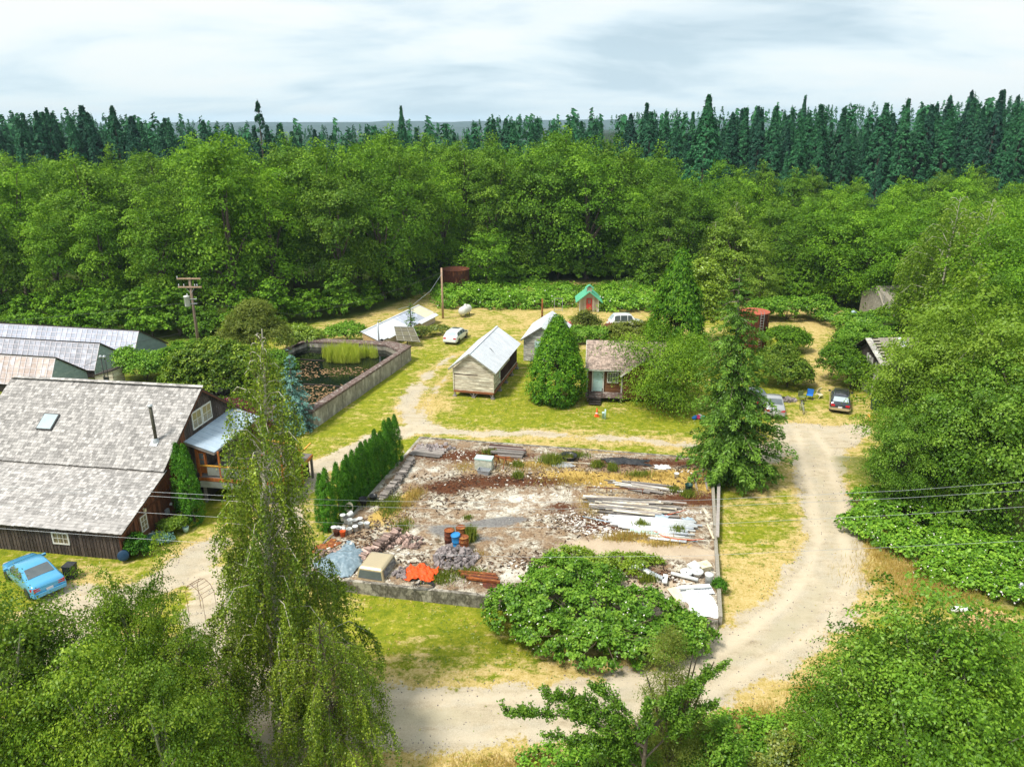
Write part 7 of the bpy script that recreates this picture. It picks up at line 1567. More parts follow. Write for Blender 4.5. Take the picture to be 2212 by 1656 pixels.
# the big flowering bramble on the slab's front corner
p = G(1300, 1400); bb = empty('bramble_bush', (p.x, p.y, 0), 0, "huge flowering bramble mound spilling over the slab's near right wall", "bush")
def W2B(px, py, z): q = G(px, py, z); return q.x - p.x, q.y - p.y
bl_ = []
for (px, py, z, rx, ry, rzz) in ((1110, 1330, .8, 1.6, 1.3, 1.2), (1180, 1300, 1.2, 1.9, 1.6, 1.5), (1210, 1250, 1.4, 1.7, 1.3, 1.3), (1290, 1330, 1.1, 2.2, 1.8, 1.5), (1380, 1330, 1.0, 2.2, 1.8, 1.3), (1300, 1400, .6, 2.4, 1.3, 1.1), (1400, 1390, .7, 2.3, 1.3, 1.0), (1480, 1370, .6, 1.5, 1.3, 1.0), (1180, 1370, .7, 1.7, 1.2, 1.0), (1260, 1250, 1.0, 2.2, 1.1, .8), (1090, 1290, .7, .9, .8, .5)):
    x, y = W2B(px, py, z); bl_.append((x, y, z, rx, ry, rzz))
link('foliage', shell_mesh('bramble_foliage', 'L_bramble', 61, bl_, 50000, .148, .8, clump=.24, cut=-.15, ncl=1000, inner=.3), bb)
link('foliage', shell_mesh('bramble_tips', 'L_lime', 62, [(*W2B(1290, 1232, .8), .8, 2.8, .7, .6), (*W2B(1350, 1212, .6), .6, 2.2, .7, .4), (*W2B(1230, 1205, .7), .7, 1.5, .6, .7)], 9000, .13, .8, clump=.22, cut=.3, ncl=260), bb)
link('stem', stems('bramble_stem', M['twig'], 3, 24, 2.4, 4.0, .02), bb)
def blossoms(parent, blobs, n, seed, s=.06):
    g = np.random.default_rng(seed); B = np.array([blobs[int(i)] for i in g.integers(0, len(blobs), n)]); d = rnd_unit(g, n); d[:, 2] = np.abs(d[:, 2]); pp = B[:, :3] + d * B[:, 3:] * (1.06 + .05 * g.random((n, 1)))
    me = leaf_mesh('blossom', M['blossom'], pp, d + g.normal(size=(n, 3)) * .3, g.normal(size=(n, 3)), s * (.6 + .9 * g.random(n)), s * .8, g.random(n)); o = link('blossoms', me, parent, 'stuff'); return o
blossoms(bb, bl_, 330, 5, .085)
shrub('clump_tree', 1500, 1395, [(0, 0, .35, .5, .5, .5)], 10, .1, 'L_bramble', "tiny sprig at the bramble's right toe", seed=3) if False else None
shrub('dark_shrub', 1552, 1280, [(0, 0, .4, .42, .4, .5)], 2600, .11, 'L_arbor', "small dark spiky shrub outside the slab's right wall", seed=4, aspect=.25, clump=.14, dirz=1.0)
# around the barn
shrub('garden_bush', 298, 1198, [(0, 0, .65, .62, .6, .75), (.2, .1, .4, .6, .6, .5)], 7000, .10, 'L_arbor', "rounded dark green bush at the barn's near corner by the door", seed=5, clump=.14)
shrub('flower_bed', 368, 1152, [(0, 0, .5, .7, .5, .5), (.5, .3, .6, .5, .4, .45)], 5000, .11, 'L_light', "pale flowering shrub in the bed along the barn gable", seed=6, clump=.14)
shrub('flower_bed', 345, 1170, [(0, 0, .25, .9, .45, .3), (-.5, -.2, .2, .5, .4, .25)], 4000, .09, 'L_blue', "grey green low plants in front of the barn gable", seed=7, clump=.12)
shrub('red_maple', 0, 0, [(0, 0, 2.8, 1.6, 1.3, .9), (1.2, -.3, 2.2, 1.2, 1.1, .8), (2.2, -.6, 1.5, 1.1, 1.0, .9), (-.6, .2, 2.2, 1.0, 1.0, .8), (.8, -.8, 1.4, 1.2, .8, .8)], 17000, .13, 'L_red', "dark red Japanese style maple behind the barn roof end", "tree", seed=8, base=GY(500, 900, 54.5), clump=.28)
shrub('lime_bush', 0, 0, [(0, 0, 1.6, 2.4, 1.8, 1.4), (2.4, -.6, 1.5, 1.8, 1.5, 1.3), (-2.2, -.2, 1.1, 1.6, 1.4, 1.1), (1.0, .8, 2.0, 1.5, 1.2, 1.0)], 17000, .17, 'L_lime', "bright lime green mounded shrub between greenhouses and barn roof", seed=9, base=GY(355, 868, 59.5), clump=.34)
shrub('green_bush', 0, 0, [(0, 0, 1.5, 2.2, 1.6, 1.4), (-1.8, .4, 1.8, 1.3, 1.2, 1.5), (1.4, .6, 1.6, 1.4, 1.2, 1.2)], 12000, .19, 'L_bramble', "mid green brambly bush against the middle greenhouse end", seed=10, base=GY(318, 825, 70), clump=.38)
shrub('dark_bush', 0, 0, [(0, 0, 4.2, 3.0, 2.2, 2.4), (-2.2, -.3, 3.4, 2.2, 1.8, 2.4), (2.4, 0, 4.0, 2.2, 1.8, 2.0), (.4, -.9, 2.2, 2.6, 1.6, 2.0), (4.2, .3, 2.6, 1.8, 1.5, 2.0), (-3.6, 0, 2.4, 1.5, 1.4, 1.8)], 34000, .2, 'L_dark', "large dark rounded shrub just below the leaning utility pole", seed=11, base=GY(478, 880, 62), clump=.36)
shrub('feathery_tree', 0, 0, [(0, 0, 4.2, 2.8, 2.2, 2.5), (2.2, 0, 3.0, 2.0, 1.8, 2.2), (-2.0, 0, 2.6, 2.0, 1.6, 2.0), (.6, 0, 6.0, 1.8, 1.5, 1.3)], 22000, .22, 'L_olive', "feathery olive tree between the dark shrub and the wood left of the pond", "tree", seed=12, base=GY(548, 740, 74), clump=.45, aspect=.4)
shrub('lime_bush', 0, 0, [(0, 0, 1.6, 2.2, 1.8, 1.5), (1.6, 0, 1.3, 1.6, 1.4, 1.3)], 11000, .2, 'L_lime', "yellow green bush at the pond's back left corner", seed=13, base=GY(640, 735, 80), clump=.4)
shrub('green_bush', 0, 0, [(0, 0, 1.2, 2.0, 1.4, 1.2), (-1.8, .3, .9, 1.3, 1.2, 1.0)], 8000, .18, 'L_bramble', "bright green bush touching the left end of the long white shed", seed=14, base=GY(755, 728, 84), clump=.35)
shrub('green_bush', 0, 0, [(0, 0, .6, 1.6, .6, .7), (2.2, 1.2, .6, 1.5, .7, .6)], 5000, .15, 'L_weed', "weedy border plants along the long white shed's front", seed=15, base=GY(905, 708, 86), clump=.3)
for i, (x, y, r_, h_, mt, lb) in enumerate(((30, 880, 2.2, 2.6, 'L_dark', "dark bush behind the barn's far left roof corner"), (10, 905, 1.6, 2.0, 'L_maple', "bush at the left edge beside the barn roof"), (560, 862, 2.4, 2.6, 'L_dark', "dark shrub behind the birch beside the pond"), (590, 800, 2.0, 3.0, 'L_bramble', "green bush on the pond's left rim"))):
    Yb = 54 if i < 2 else (60 if i == 2 else 70); q = GY(x, y, Yb); shrub('green_bush', 0, 0, [(0, 0, h_ * .5, r_, r_ * .8, h_ * .55), (r_ * .5, .3, h_ * .4, r_ * .7, r_ * .6, h_ * .4)], 9000, .18, mt, lb, seed=20 + i, base=q, clump=.35)
shrub('green_bush', 0, 0, [(0, 0, 1.8, 2.6, 2.0, 2.0), (2.4, .3, 1.5, 2.0, 1.6, 1.7), (-2.2, 0, 1.2, 1.8, 1.5, 1.4)], 15000, .2, 'L_maple', "leafy bushes hiding the foot of the leaning utility pole", seed=16, base=GY(405, 792, 71), clump=.38)
# field hedge of brambles
hb = []
for i, (px, py, rx, rz_) in enumerate(((985, 668, 3.4, 2.0), (1030, 662, 3.0, 1.8), (1075, 668, 2.8, 1.5), (1110, 668, 2.8, 1.5), (1150, 668, 2.8, 1.3), (1190, 664, 2.6, 1.3), (1225, 664, 2.0, 1.2), (1310, 672, 2.4, 1.3), (1345, 674, 2.6, 1.4), (1385, 674, 2.6, 1.4), (1420, 672, 2.6, 1.2))):
    q = G(px, py); hb.append((q.x - 5, q.y - 100 + 2, .5, rx, 2.4, rz_)); 
    if i % 2 == 0: hb.append((q.x - 5, q.y - 100 + 8, .6, rx * 1.2, 4.2, rz_ * .8))
e = link('bramble_hedge', shell_mesh('bramble_hedge', 'L_bramble', 71, hb, 44000, .26, .8, clump=.5, cut=0, ncl=1500)); e.location = (5, 100, 0); tag(e, "long bramble and weed belt between the mown field and the wood", "brambles", kind='stuff')
blossoms(e, hb, 120, 6, .2)
mg = []
for i in range(14): mg.append((-12 + i * 4.4, 10 + 4 * math.sin(i), .2, 4.2, 4.0, .9))
e = link('tall_weeds', shell_mesh('tall_weeds', 'L_bramble', 72, mg, 26000, .3, .6, clump=.6, cut=0, ncl=900, dirz=.6)); e.location = (2, 104, 0); tag(e, "tall green weeds in front of the dark wood behind the hut", "weeds", kind='stuff')
# mid right bushes
def bushes(lst):
    for i, (px, py, Yb, blobs, n, leaf, mt, lb, cat) in enumerate(lst):
        q = GY(px, py, Yb); q = G(px, py) if Yb == 0 else q
        shrub('green_bush' if cat == 'bush' else 'green_tree', 0, 0, blobs, n, leaf, mt, lb, cat, seed=80 + i, base=q, clump=.34 if leaf < .2 else .45, ncl=int(n / 34))
bushes([
 (1700, 835, 0, [(0, 0, 1.5, 2.2, 2.0, 1.5), (-1.8, .6, 1.6, 1.6, 1.6, 1.5), (1.4, .4, 1.1, 1.2, 1.3, 1.0), (-.3, 2.0, 2.2, 2.0, 1.6, 1.5)], 22000, .17, 'L_dark', "broad rounded bush between the tall rusty tank and the grass track", 'bush'),
 (1690, 760, 0, [(0, 0, 1.4, 2.6, 1.6, 1.5), (1.4, .6, 1.1, 1.8, 1.4, 1.2)], 11000, .2, 'L_maple', "upper bush right of the rusty tank, below the golden meadow", 'bush'),
 (1838, 838, 0, [(0, 0, 1.6, 2.0, 2.0, 2.0), (-1.2, 1.6, 2.0, 1.6, 1.8, 1.8), (1.6, .4, 1.5, 1.9, 1.7, 1.8), (.6, 2.6, 2.4, 2.6, 1.8, 2.0), (2.6, 1.5, 1.6, 1.6, 1.6, 1.7)], 26000, .17, 'L_maple', "dense dark bush in front of the ruined shed, behind the dark wagon", 'bush'),
 (1835, 765, 0, [(0, 0, 1.2, 1.8, 3.0, 1.3), (1.8, 2, 1.4, 2.4, 2.4, 1.5), (3.6, .5, 1.3, 2.0, 2.0, 1.4)], 16000, .2, 'L_bramble', "light green bramble mass right of the grass track", 'bush'),
 (1870, 715, 0, [(0, 0, .9, 4.0, 3.0, 1.2), (4, 2, 1.0, 3.5, 2.6, 1.2), (-2, 3, .9, 3.0, 2.6, 1.1), (8, 1, 1.2, 3.5, 2.6, 1.5)], 20000, .24, 'L_bramble', "spread of bramble below the far grey shed", 'bush'),
 (1700, 690, 0, [(0, 0, 1.4, 3.4, 2.0, 1.6), (-3, 0, 1.3, 2.5, 2.0, 1.4), (3.5, .6, 1.4, 2.6, 2.0, 1.6)], 14000, .26, 'L_bramble', "line of bushes at the far end of the golden meadow", 'bush'),
 (1265, 712, 0, [(0, 0, 1.3, 1.0, .9, 1.3), (-.8, 0, .8, 1.1, 1, .9), (.9, 0, .7, .9, .9, .8)], 5500, .2, 'L_olive', "brownish thin bush directly below the green roofed hut", 'bush'),
 (1255, 738, 0, [(0, 0, .7, 2.2, 1.6, .9), (2.2, .4, .8, 1.8, 1.4, .9), (-.4, 1.6, .6, 2.4, 1.4, .8)], 10000, .19, 'L_bramble', "brambles around the low rusty tank behind the cabin roof", 'bush'),
 (1372, 742, 0, [(0, 0, 1.3, 2.2, 1.6, 1.4), (-1.6, .6, 1.2, 1.5, 1.4, 1.2), (1.9, .4, 1.2, 1.6, 1.4, 1.3)], 12000, .19, 'L_olive', "feathery bush right of the low rusty tank", 'bush'),
 (1215, 790, 0, [(0, 0, .9, 1.3, 1.6, 1.1), (.3, 3, .8, 1.3, 1.6, 1)], 7000, .18, 'L_bramble', "bush between the round cedar and the cabin wall", 'bush'),
 (1500, 745, 0, [(0, 0, 4.2, 2.2, 2.0, 3.0), (1.6, .5, 6.0, 2.0, 1.8, 2.6), (.6, .6, 8.2, 1.4, 1.3, 1.8), (2.6, .6, 3.5, 2, 2, 2.6)], 24000, .24, 'L_lime', "yellow green tree behind the tall dark cedar", 'tree'),
])
RL = tree_proto('light_tree', 420, 'L_light', 9, 3.0, 3.6, 5.0, 70, 120, .24, 1.0, low=-.8, up=.8)
for (px, py, Yt, s, lb) in ((1600, 470, 104, 1.15, "pale green bushy tree standing below the weeping trees"), (1530, 545, 112, .8, "small light tree right of the weeping group's foot"), (1650, 560, 100, .7, "pale bush tree at the meadow's far edge"), (1420, 560, 114, .75, "fresh green tree at the wood's foot right of the hut"), (2100, 600, 62, 1.0, "light leafy tree before the far birches at the right")):
    p = GY(px, py, Yt); put_tree('light_tree', RL, (p.x, Yt, 0), px, p.z / 8.9 * s ** 0, lb, "tree", sz=p.z / 8.9)
# dark right wood behind the sheds
for i, (px, py, Yt, w, lb) in enumerate(((1830, 440, 104, 1, "spreading dark green tree above the right meadow, left of the far grey shed"), (1900, 455, 100, 1, "dark tree directly behind the far grey shed"), (1960, 470, 96, 1, "dark tree right of the far grey shed"), (2190, 480, 74, .9, "dark tree at the right edge above the ruined shed"), (2140, 620, 62, .7, "shadowy tree behind the ruined shed's roof"), (2200, 560, 66, .8, "dark tree on the right frame edge"), (1760, 450, 108, 1, "dark tree above the end of the golden meadow"))):
    p = GY(px, py, Yt); s = p.z / 19.2; put_tree('maple_tree', MAP[i % 2], (p.x, Yt, 0), px * .1, s * 1.15 * w, lb, "tree", sz=s)
# the big trees on the right, near the road
RTm = [tree_proto('roadside_tree', 430 + i, 'L_near', 11, 4.2, 5.0, 6.6, 140, 260, .19, 1.1, low=-.9, up=.7, flat=.65, inner=.35, lump=.3, k=26) for i in range(2)]
RTm2 = tree_proto('airy_tree', 440, 'L_light', 11, 3.8, 4.8, 6.8, 120, 230, .16, .95, low=-.7, up=.7, flat=.65, inner=.45, lump=.3, k=30, trunk='lichen')
for i, (px, py, Yt, sx, k_, lb) in enumerate(((2000, 735, 47, .85, 2, "airy light green tree at the head of the right roadside clump"), (2105, 700, 47, .95, 2, "tall airy tree with pale limbs in the right roadside clump"), (2215, 690, 46, 1.0, 2, "airy tree cut by the right frame edge above the wires"), (1960, 900, 43, .72, 0, "dark leafy tree nearest the gravel road in the right clump"), (2060, 860, 43.5, .9, 1, "broad dark tree in the middle of the right roadside clump"), (2150, 830, 43, .9, 0, "dark tree behind the wires at the right edge"), (2250, 800, 41, .9, 1, "outermost right roadside tree"))):
    p = GY(px, py, Yt); s = p.z / 11.3; pr = RTm2 if k_ == 2 else RTm[k_]; put_tree('roadside_tree', pr, (p.x, Yt, 0), i * 1.3, s * sx * 1.05, lb, "tree", sz=s)
rb_ = []
for (px, py, rx, ry, rz_) in ((1850, 1145, 1.2, 1.0, .7), (1880, 1100, 1.4, 1.4, 1.2), (1920, 1165, 2.0, 1.4, .9), (1990, 1190, 2.4, 1.6, 1.0), (2070, 1200, 2.4, 1.6, 1.1), (2150, 1215, 2.4, 1.6, 1.1), (2230, 1215, 2.4, 1.6, 1.1), (2050, 1250, 2.0, 1.2, .7), (2130, 1265, 2.0, 1.2, .7), (2200, 1290, 2.0, 1.4, .8), (1960, 1120, 3, 2, 1.2), (2080, 1130, 3, 2, 1.2)):
    q = G(px, py); rb_.append((q.x - 28, q.y - 38, .4, rx, ry, rz_))
e = link('roadside_brambles', shell_mesh('roadside_brambles', 'L_bramble', 73, rb_, 42000, .165, .85, clump=.3, cut=0, ncl=1600)); e.location = (28, 38, 0); tag(e, "thick bright green flowering brambles along the right verge under the roadside trees", "brambles", kind='stuff'); blossoms(e, rb_, 320, 8, .10)
# foreground trees bottom right, with larger leaves
FR = tree_proto('leafy_tree', 450, 'L_near', 8, 2.6, 3.2, 4.6, 130, 250, .125, .74, low=-.9, up=.5, flat=.6, inner=.6, lump=.35, k=30, trunk='lichen', aspect=.55)
for (px, py, Yt, s, rz, lb) in ((2030, 1300, 21.5, 1.0, 0, "leafy foreground tree reaching highest in the bottom right corner"), (1895, 1450, 20.5, .9, 2, "leafy foreground tree overhanging the road's outer bend"), (2150, 1430, 19.5, .95, 4, "leafy tree filling the bottom right corner"), (2010, 1500, 18.5, .9, 5, "lower leafy tree at the bottom edge right of the bend")):
    p = GY(px, py, Yt); put_tree('leafy_tree', FR, (p.x, Yt, 0), rz, p.z / 7.8 * 1.0, lb, "tree", sz=p.z / 7.8)
fb = []
for (px, py, rx, ry, rz_) in ((1200, 1665, 1.6, 1.0, .5), (1330, 1650, 1.8, 1.1, .7), (1460, 1620, 1.8, 1.2, .9), (1600, 1600, 1.9, 1.2, .8), (1700, 1610, 1.8, 1.2, .9), (1780, 1560, 1.4, 1.0, .8), (2100, 1560, 2.4, 1.5, 1.3), (2200, 1500, 2.0, 1.5, 1.2), (1900, 1620, 2.2, 1.4, 1.3), (2050, 1640, 2.4, 1.4, 1.3), (2230, 1400, 2.0, 1.4, .9), (1650, 1680, 2.5, 1.2, .9), (1400, 1690, 2.5, 1.2, .8)):
    q = G(px, py); fb.append((q.x - 8, q.y - 24, .25, rx, ry, rz_))
e = link('undergrowth', shell_mesh('undergrowth', 'L_bramble', 74, fb, 36000, .13, .8, clump=.3, cut=0, ncl=1400, up=.7)); e.location = (8, 24, 0); tag(e, "mixed green undergrowth along the bottom edge below the road", "undergrowth", kind='stuff'); blossoms(e, fb, 120, 9, .06)
# cherry sapling with outreaching boughs, bottom centre
def boughs_tree(name, seed, base, tips, leafm, leaf, per_m, trunkm, label, cat="tree", spray=.28, twigs=5, aspect=.5):
    g = np.random.default_rng(seed); e = empty(name, base, 0, label, cat); base = Vector(base); tb = MB(); P, D, T = [], [], []
    for tp, r0, z0 in tips:
        tp = Vector(tp) - base; st = Vector((0, 0, z0)); mid = st.lerp(tp, .5) + Vector((0, 0, .12 * (tp - st).length)); pts_ = [st, mid, tp]; tb.tube([st, st.lerp(mid, .5) + Vector((.05, .03, .06)), mid, mid.lerp(tp, .5) + Vector((0, 0, .04)), tp], [r0, r0 * .8, r0 * .6, r0 * .35, r0 * .12], 6, caps=False)
        Lb = (tp - st).length; nb = int(Lb * twigs)
        for j in range(nb):
            s = .22 + .78 * g.random(); q = (st.lerp(mid, s * 2) if s < .5 else mid.lerp(tp, s * 2 - 1)); dv_ = Vector(g.normal(size=3)) * .5 + (tp - st).normalized() * .7 + Vector((0, 0, .35)); dv_.normalize(); ln = spray * (1.0 + 1.6 * g.random()) * (1.2 - .5 * s)
            tb.tube([q, q + dv_ * ln], [.012, .004], 3, caps=False); m = int(ln * per_m); t = g.random(m); tt = (g.random() - .5) * .3
            P.append(np.array(q)[None] + np.array(dv_)[None] * (t * ln)[:, None] + g.normal(size=(m, 3)) * leaf * .55); D.append(np.array(dv_)[None] + g.normal(size=(m, 3)) * .7 + np.array([0, 0, -.5])); T.append(np.clip(.45 + tt + g.normal(size=m) * .2, 0, 1))
    P, D, T = map(np.concatenate, (P, D, T)); N_ = g.normal(size=P.shape) * .6 + np.array([0, 0, .7]); L = leaf * (.6 + .7 * g.random(len(P)))
    tb.tube([(0, 0, -.2), (0, 0, 1.2), (.05, 0, max(z for _, _, z in tips))], [.12, .1, .06], 8, caps=False)
    link('trunk', tb.mesh(name + '_trunk', M[trunkm]), e); link('crown', leaf_mesh(name + '_crown', M[leafm], P, N_, D, L, L * aspect, T), e); return e
bC = (4.6, 20.2, 0)
def T_(px, py, Yt): return tuple(GY(px, py, Yt))
boughs_tree('cherry_tree', 3, bC, [(T_(1092, 1541, 20.6), .06, 3.6), (T_(1180, 1500, 21), .05, 3.8), (T_(1190, 1590, 20), .04, 2.5), (T_(1240, 1530, 21.2), .04, 3.8), (T_(1290, 1490, 21.0), .04, 4), (T_(1565, 1435, 21.2), .05, 3.9), (T_(1545, 1525, 20.6), .04, 3.0), (T_(1500, 1480, 20.8), .04, 4), (T_(1330, 1560, 20.2), .04, 3), (T_(1400, 1520, 20), .04, 3.4), (T_(1260, 1600, 20), .04, 2.4)], 'L_near', .115, 150, 'trunk', "young cherry tree reaching bare-tipped boughs over the road at the bottom centre", twigs=12)
WS = [(0, 0, 2.6, 1.4, 1.2, 1.6), (-.2, .0, 4.0, 1.1, 1.0, 1.7), (-.4, .2, 5.6, .75, .7, 1.4), (.7, 0, 2.2, 1.3, 1.1, 1.4), (-1.2, 0, 2.0, 1.2, 1.0, 1.3), (-.3, 0, 6.9, .35, .35, .7)]
shrub('willow_sapling', 0, 0, WS, 30000, .085, 'L_olive', "soft grey green willow sapling rising in the bottom centre before the bramble mound", "sapling", seed=31, base=GY(1455, 1560, 21.6), aspect=.35, clump=.3, ncl=700, inner=.5, dirz=.7, stems_n=14)
for (px, py, Yt, w, mt, lb) in ((1330, 1600, 20.6, 1.0, 'L_near', "low leafy bush under the cherry boughs at the bottom edge"), (1560, 1560, 21, .9, 'L_bramble', "fresh green bush right of the willow sapling below the road"), (1690, 1585, 21, .8, 'L_weed', "yellowish weedy bush at the bottom edge before the bend"), (2120, 1500, 19.4, .9, 'L_light', "lighter green bush in the bottom right thicket"), (1860, 1590, 19.6, .8, 'L_bramble', "bright bush at the bottom edge left of the corner trees")):
    q = GY(px, py, Yt); q.z = max(q.z, .9); shrub('leafy_bush', 0, 0, [(0, 0, q.z * .5, .9 * w, .8 * w, q.z * .5), (.6 * w, .1, q.z * .4, .7 * w, .6 * w, q.z * .4), (-.7 * w, 0, q.z * .35, .7 * w, .6 * w, q.z * .35), (.1, 0, q.z * .85, .4 * w, .4 * w, q.z * .22)], 6500, .10, mt, lb, seed=90 + px % 7, base=q, clump=.22, ncl=170, inner=.45, stems_n=9)
# bottom left: leafy and lichened trees
LL = tree_proto('oak', 460, 'L_dark', 10, 3.1, 3.6, 5.6, 150, 270, .11, .8, low=-.9, up=.55, flat=.45, inner=.5, lump=.35, k=36, trunk='lichen', aspect=.6)
LL2 = tree_proto('oak', 461, 'L_dark', 10, 2.9, 3.2, 5.6, 110, 300, .10, .62, low=-.9, up=.5, flat=.5, inner=.6, lump=.4, k=44, trunk='lichen', aspect=.6)
for (px, py, Yt, pr, rz, sx, lb) in ((250, 1180, 23.5, LL2, 0, .62, "sparse lichened tree with grey crooked limbs in front of the barn"), (40, 1330, 20.5, LL, 1, .8, "bushy tree overlapping the blue sedan at the left edge"), (-60, 1310, 19.5, LL, 3, .9, "leafy tree filling the bottom left corner"), (170, 1400, 18.5, LL, 4, .8, "low dense tree along the bottom edge left of the birches"), (345, 1290, 21.5, LL2, 5, .62, "leafy tree between the lichened one and the tall birch"), (320, 1450, 18, LL, 2, .75, "dense low tree at the foot of the birches")):
    p = GY(px, py, Yt); s = p.z / 9.4; put_tree('oak_tree', pr, (p.x, Yt, 0), rz, s * sx, lb, "tree", sz=s)
# grass tufts and weeds
def tufts(name, lst, mt, label, seed, leaf=(.25, .03), cat="weeds", z0=None):
    g = np.random.default_rng(seed); P, D, T, L, W = [], [], [], [], []
    for (px, py, rx, ry, n, h_) in lst:
        c = G(px, py, SLZ if z0 is None else z0); x = c.x + g.normal(size=n) * rx * .5; y = c.y + g.normal(size=n) * ry * .5; l = h_ * (.5 + .8 * g.random(n)); d = np.stack([g.normal(size=n) * .35, g.normal(size=n) * .35, np.ones(n)], 1)
        P.append(np.stack([x, y, (SLZ if z0 is None else z0) + l * .45], 1)); D.append(d); L.append(l); W.append(np.full(n, leaf[1]) * (.6 + .8 * g.random(n))); T.append(np.clip(.5 + g.normal(size=n) * .25, 0, 1))
    P, D, T, L, W = map(np.concatenate, (P, D, T, L, W)); n = len(P); N_ = np.stack([g.normal(size=n), g.normal(size=n) - .4, g.normal(size=n) * .15], 1)
    return tag(link(name, leaf_mesh(name, M[mt], P, N_, D, L, W, T), None, 'stuff'), label, cat)
tufts('dry_grass', [(1370, 1160, 1.6, .4, 500, .45), (1340, 1166, 1.2, .3, 400, .4), (1430, 1178, 1.2, .3, 300, .4), (1000, 1010, .8, .8, 200, .35), (1150, 1010, 2.5, 1.0, 700, .3), (900, 1070, .6, 1.0, 300, .4), (880, 1090, .5, 1.2, 300, .4), (1240, 1040, 2.6, 1.0, 900, .28), (1400, 1030, 3.2, .8, 900, .3), (1500, 1060, .8, 1.5, 300, .35), (1020, 1200, 1.2, .4, 200, .3), (1270, 1100, .8, 1.2, 250, .35), (1080, 1000, 1.5, .6, 300, .3), (870, 1130, .5, .8, 150, .3)], 'L_dry', "dry yellow grass tufts growing across the slab", 3, cat="grass")
tufts('weeds', [(1192, 1000, .8, .5, 700, .75), (1015, 1166, .35, .4, 700, .9), (978, 1158, .12, .12, 120, .6), (1290, 1008, .45, .3, 350, .55), (1323, 1016, .3, .3, 350, .6), (1120, 1008, .4, .3, 200, .5), (1118, 1032, .35, .3, 220, .6), (1385, 1140, .4, .3, 260, .6), (1465, 1152, .4, .3, 220, .6), (1485, 1072, .4, .3, 420, .5), (845, 1095, .7, 1.3, 700, .45), (800, 1088, 1.0, .5, 600, .4), (870, 1140, .6, .8, 350, .35), (955, 1250, .8, .7, 500, .3), (1380, 1028, .9, .4, 300, .4), (1455, 1060, .4, .3, 200, .4), (1060, 980, .7, .3, 260, .45), (1240, 985, 1.1, .5, 500, .35), (1010, 1120, .3, .2, 100, .3), (1400, 1255, .5, .3, 250, .5), (1010, 1240, 1.0, .6, 500, .3)], 'L_weed', "green weeds sprouting between boards and cracks on the slab", 4, (.3, .05))
tufts('verge_grass', [(1950, 1250, 2.8, 2.2, 2600, .4), (1900, 1200, 1.0, 1.6, 900, .35), (2020, 1290, 2.4, 1.2, 1800, .4), (1660, 1560, 2.4, .9, 1800, .35), (1100, 1650, 3.5, .5, 1500, .25), (1760, 1500, 1.2, .8, 900, .3), (2000, 1240, 2, 1.4, 1200, .4)], 'L_dry', "tall dry grass along the outer verge of the gravel bend", 5, (.3, .022), "grass", 0.0)

# lawn tufts, verge stones
g = np.random.default_rng(41); n = 60000
x = g.uniform(-32, 34, n); y = 22 + 60 * g.random(n) ** 1.25
dd = np.full(n, 1e9)
for r_ in ROADS: dd = np.minimum(dd, polyd(x, y, r_))
uu_ = (x - SF[0]) * SU[0] + (y - SF[1]) * SU[1]; vv_ = -(x - SF[0]) * SU[1] + (y - SF[1]) * SU[0]
inslab = (uu_ > -.3) & (uu_ < SLU + .3) & (vv_ > -.3) & (vv_ < SLV + .3)
keep = (~inslab) & ((dd > .1) | (g.random(n) < .05)) & (vnoise(x, y, 1.1) + .3 * g.random(n) > .5) & ~((x > -31) & (x < -11) & (y > 56)) & ~((x < -19) & (y > 37.5) & (y < 56))
x, y = x[keep], y[keep]; n = len(x); l = .06 + .09 * g.random(n); zg = H(x, y)
dr = vnoise(x + 31, y, 2.3) + .25 * g.normal(size=n)
P = np.stack([x, y, zg + l * .3], 1); N_ = np.stack([g.normal(size=n) * .5, g.normal(size=n) * .5 - .3, np.ones(n)], 1); D_ = np.stack([g.normal(size=n), g.normal(size=n), g.random(n)], 1)
sel = dr > .55
tag(link('lawn_grass', leaf_mesh('lawn_grass', M['L_weed'], P[~sel], N_[~sel], D_[~sel], l[~sel], l[~sel] * .5, g.random((~sel).sum())), None, 'stuff'), "short green tufts scattered through the lawns", "grass")
tag(link('dry_lawn_grass', leaf_mesh('dry_lawn_grass', M['L_dry'], P[sel], N_[sel], D_[sel], l[sel], l[sel] * .45, g.random(sel.sum())), None, 'stuff'), "short bleached tufts scattered through the lawns", "grass")
n = 30000; x = g.uniform(-30, 32, n); y = 22 + 45 * g.random(n); dd = np.full(n, 1e9)
for r_ in ROADS: dd = np.minimum(dd, polyd(x, y, r_))
keep = (dd < .35) & (np.exp(-((dd + .2) / .5) ** 2) + .25 > g.random(n)); x, y = x[keep], y[keep]
mb = MB()
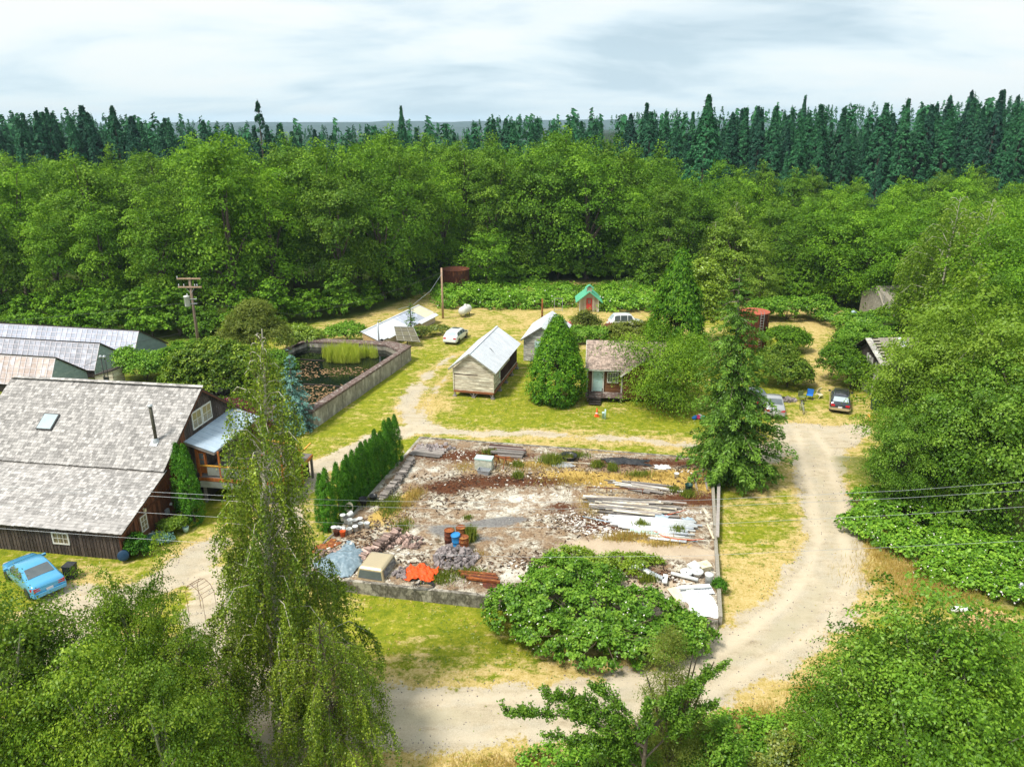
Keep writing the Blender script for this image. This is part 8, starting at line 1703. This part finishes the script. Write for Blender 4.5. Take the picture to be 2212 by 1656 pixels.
for a, b_, zz_ in zip(x.tolist(), y.tolist(), H(x, y).tolist()):
    s_ = .02 + .035 * random.random() ** 2; t0 = random.random() * 6.28; mb.add([(a + s_ * math.cos(t0 + k_ * 2.09), b_ + s_ * math.sin(t0 + k_ * 2.09), zz_ + .004) for k_ in range(3)] + [(a, b_, zz_ + s_ * 1.1)], [(0, 1, 3), (1, 2, 3), (2, 0, 3)], random.random())
tag(mb.build('gravel', M['rock'], None, 'stuff'), "loose stones along the edges of the dirt road", "gravel")
# rusty scraps, sticks and leaf litter on the slab
mb = MB(); rr = random.Random(77); QN = 1.7
for (px, py, rx_, ry_, n_) in ((1100, 1035, 5, 1.2, 260), (1300, 1010, 6, 1.4, 220), (1450, 1050, 3, 1.6, 160), (960, 1060, 2.6, 2.4, 160), (780, 1170, 1.6, 2.6, 220), (1180, 1215, 3.5, 1.0, 160), (950, 1225, 3.0, 1.0, 180), (1420, 1250, 3, 1.0, 140), (1250, 1130, 2.6, 1.4, 140), (720, 1215, 1.4, 1.6, 160), (860, 1110, 1.2, 3, 140), (1500, 1020, 1.6, 1.0, 70)):
    c0 = S(px, py)
    for i in range(int(n_ * QN)):
        a = c0.x + rr.gauss(0, rx_ * .5); b_ = c0.y + rr.gauss(0, ry_ * .6); L_ = .06 + .28 * rr.random() ** 3; mb.box((a, b_, SZ + .035 + .03 * rr.random()), (L_, .03 + .05 * rr.random(), .025), rr.random() * 6.3, rr.random(), M=Matrix.Rotation(rr.random() * 6.3, 3, 'Z') @ Matrix.Rotation((rr.random() - .5) * .6, 3, 'Y'))
tag(mb.build('scraps', pm('scrap', (.10, .05, .03), (.04, .02, .012), 3, .9, tint=.6, c3=(.26, .17, .10)), None, 'stuff'), "dark sticks, bark and rusty scraps strewn over the slab", "litter")

# ------------------------------------------------------------------ the air
hm = bpy.data.materials.new('haze'); hm.use_nodes = True; hm.node_tree.nodes.clear()
pv = hm.node_tree.nodes.new("ShaderNodeVolumePrincipled"); pv.inputs["Color"].default_value = (.62, .82, 1.0, 1); pv.inputs["Density"].default_value = .00013; pv.inputs["Anisotropy"].default_value = .1
ho = hm.node_tree.nodes.new("ShaderNodeOutputMaterial"); hm.node_tree.links.new(pv.outputs[0], ho.inputs[1])
mb = MB(); mb.box((0, 1900, 43), (9400, 9400, 108)); mb.build('haze', hm, None, 'stuff')
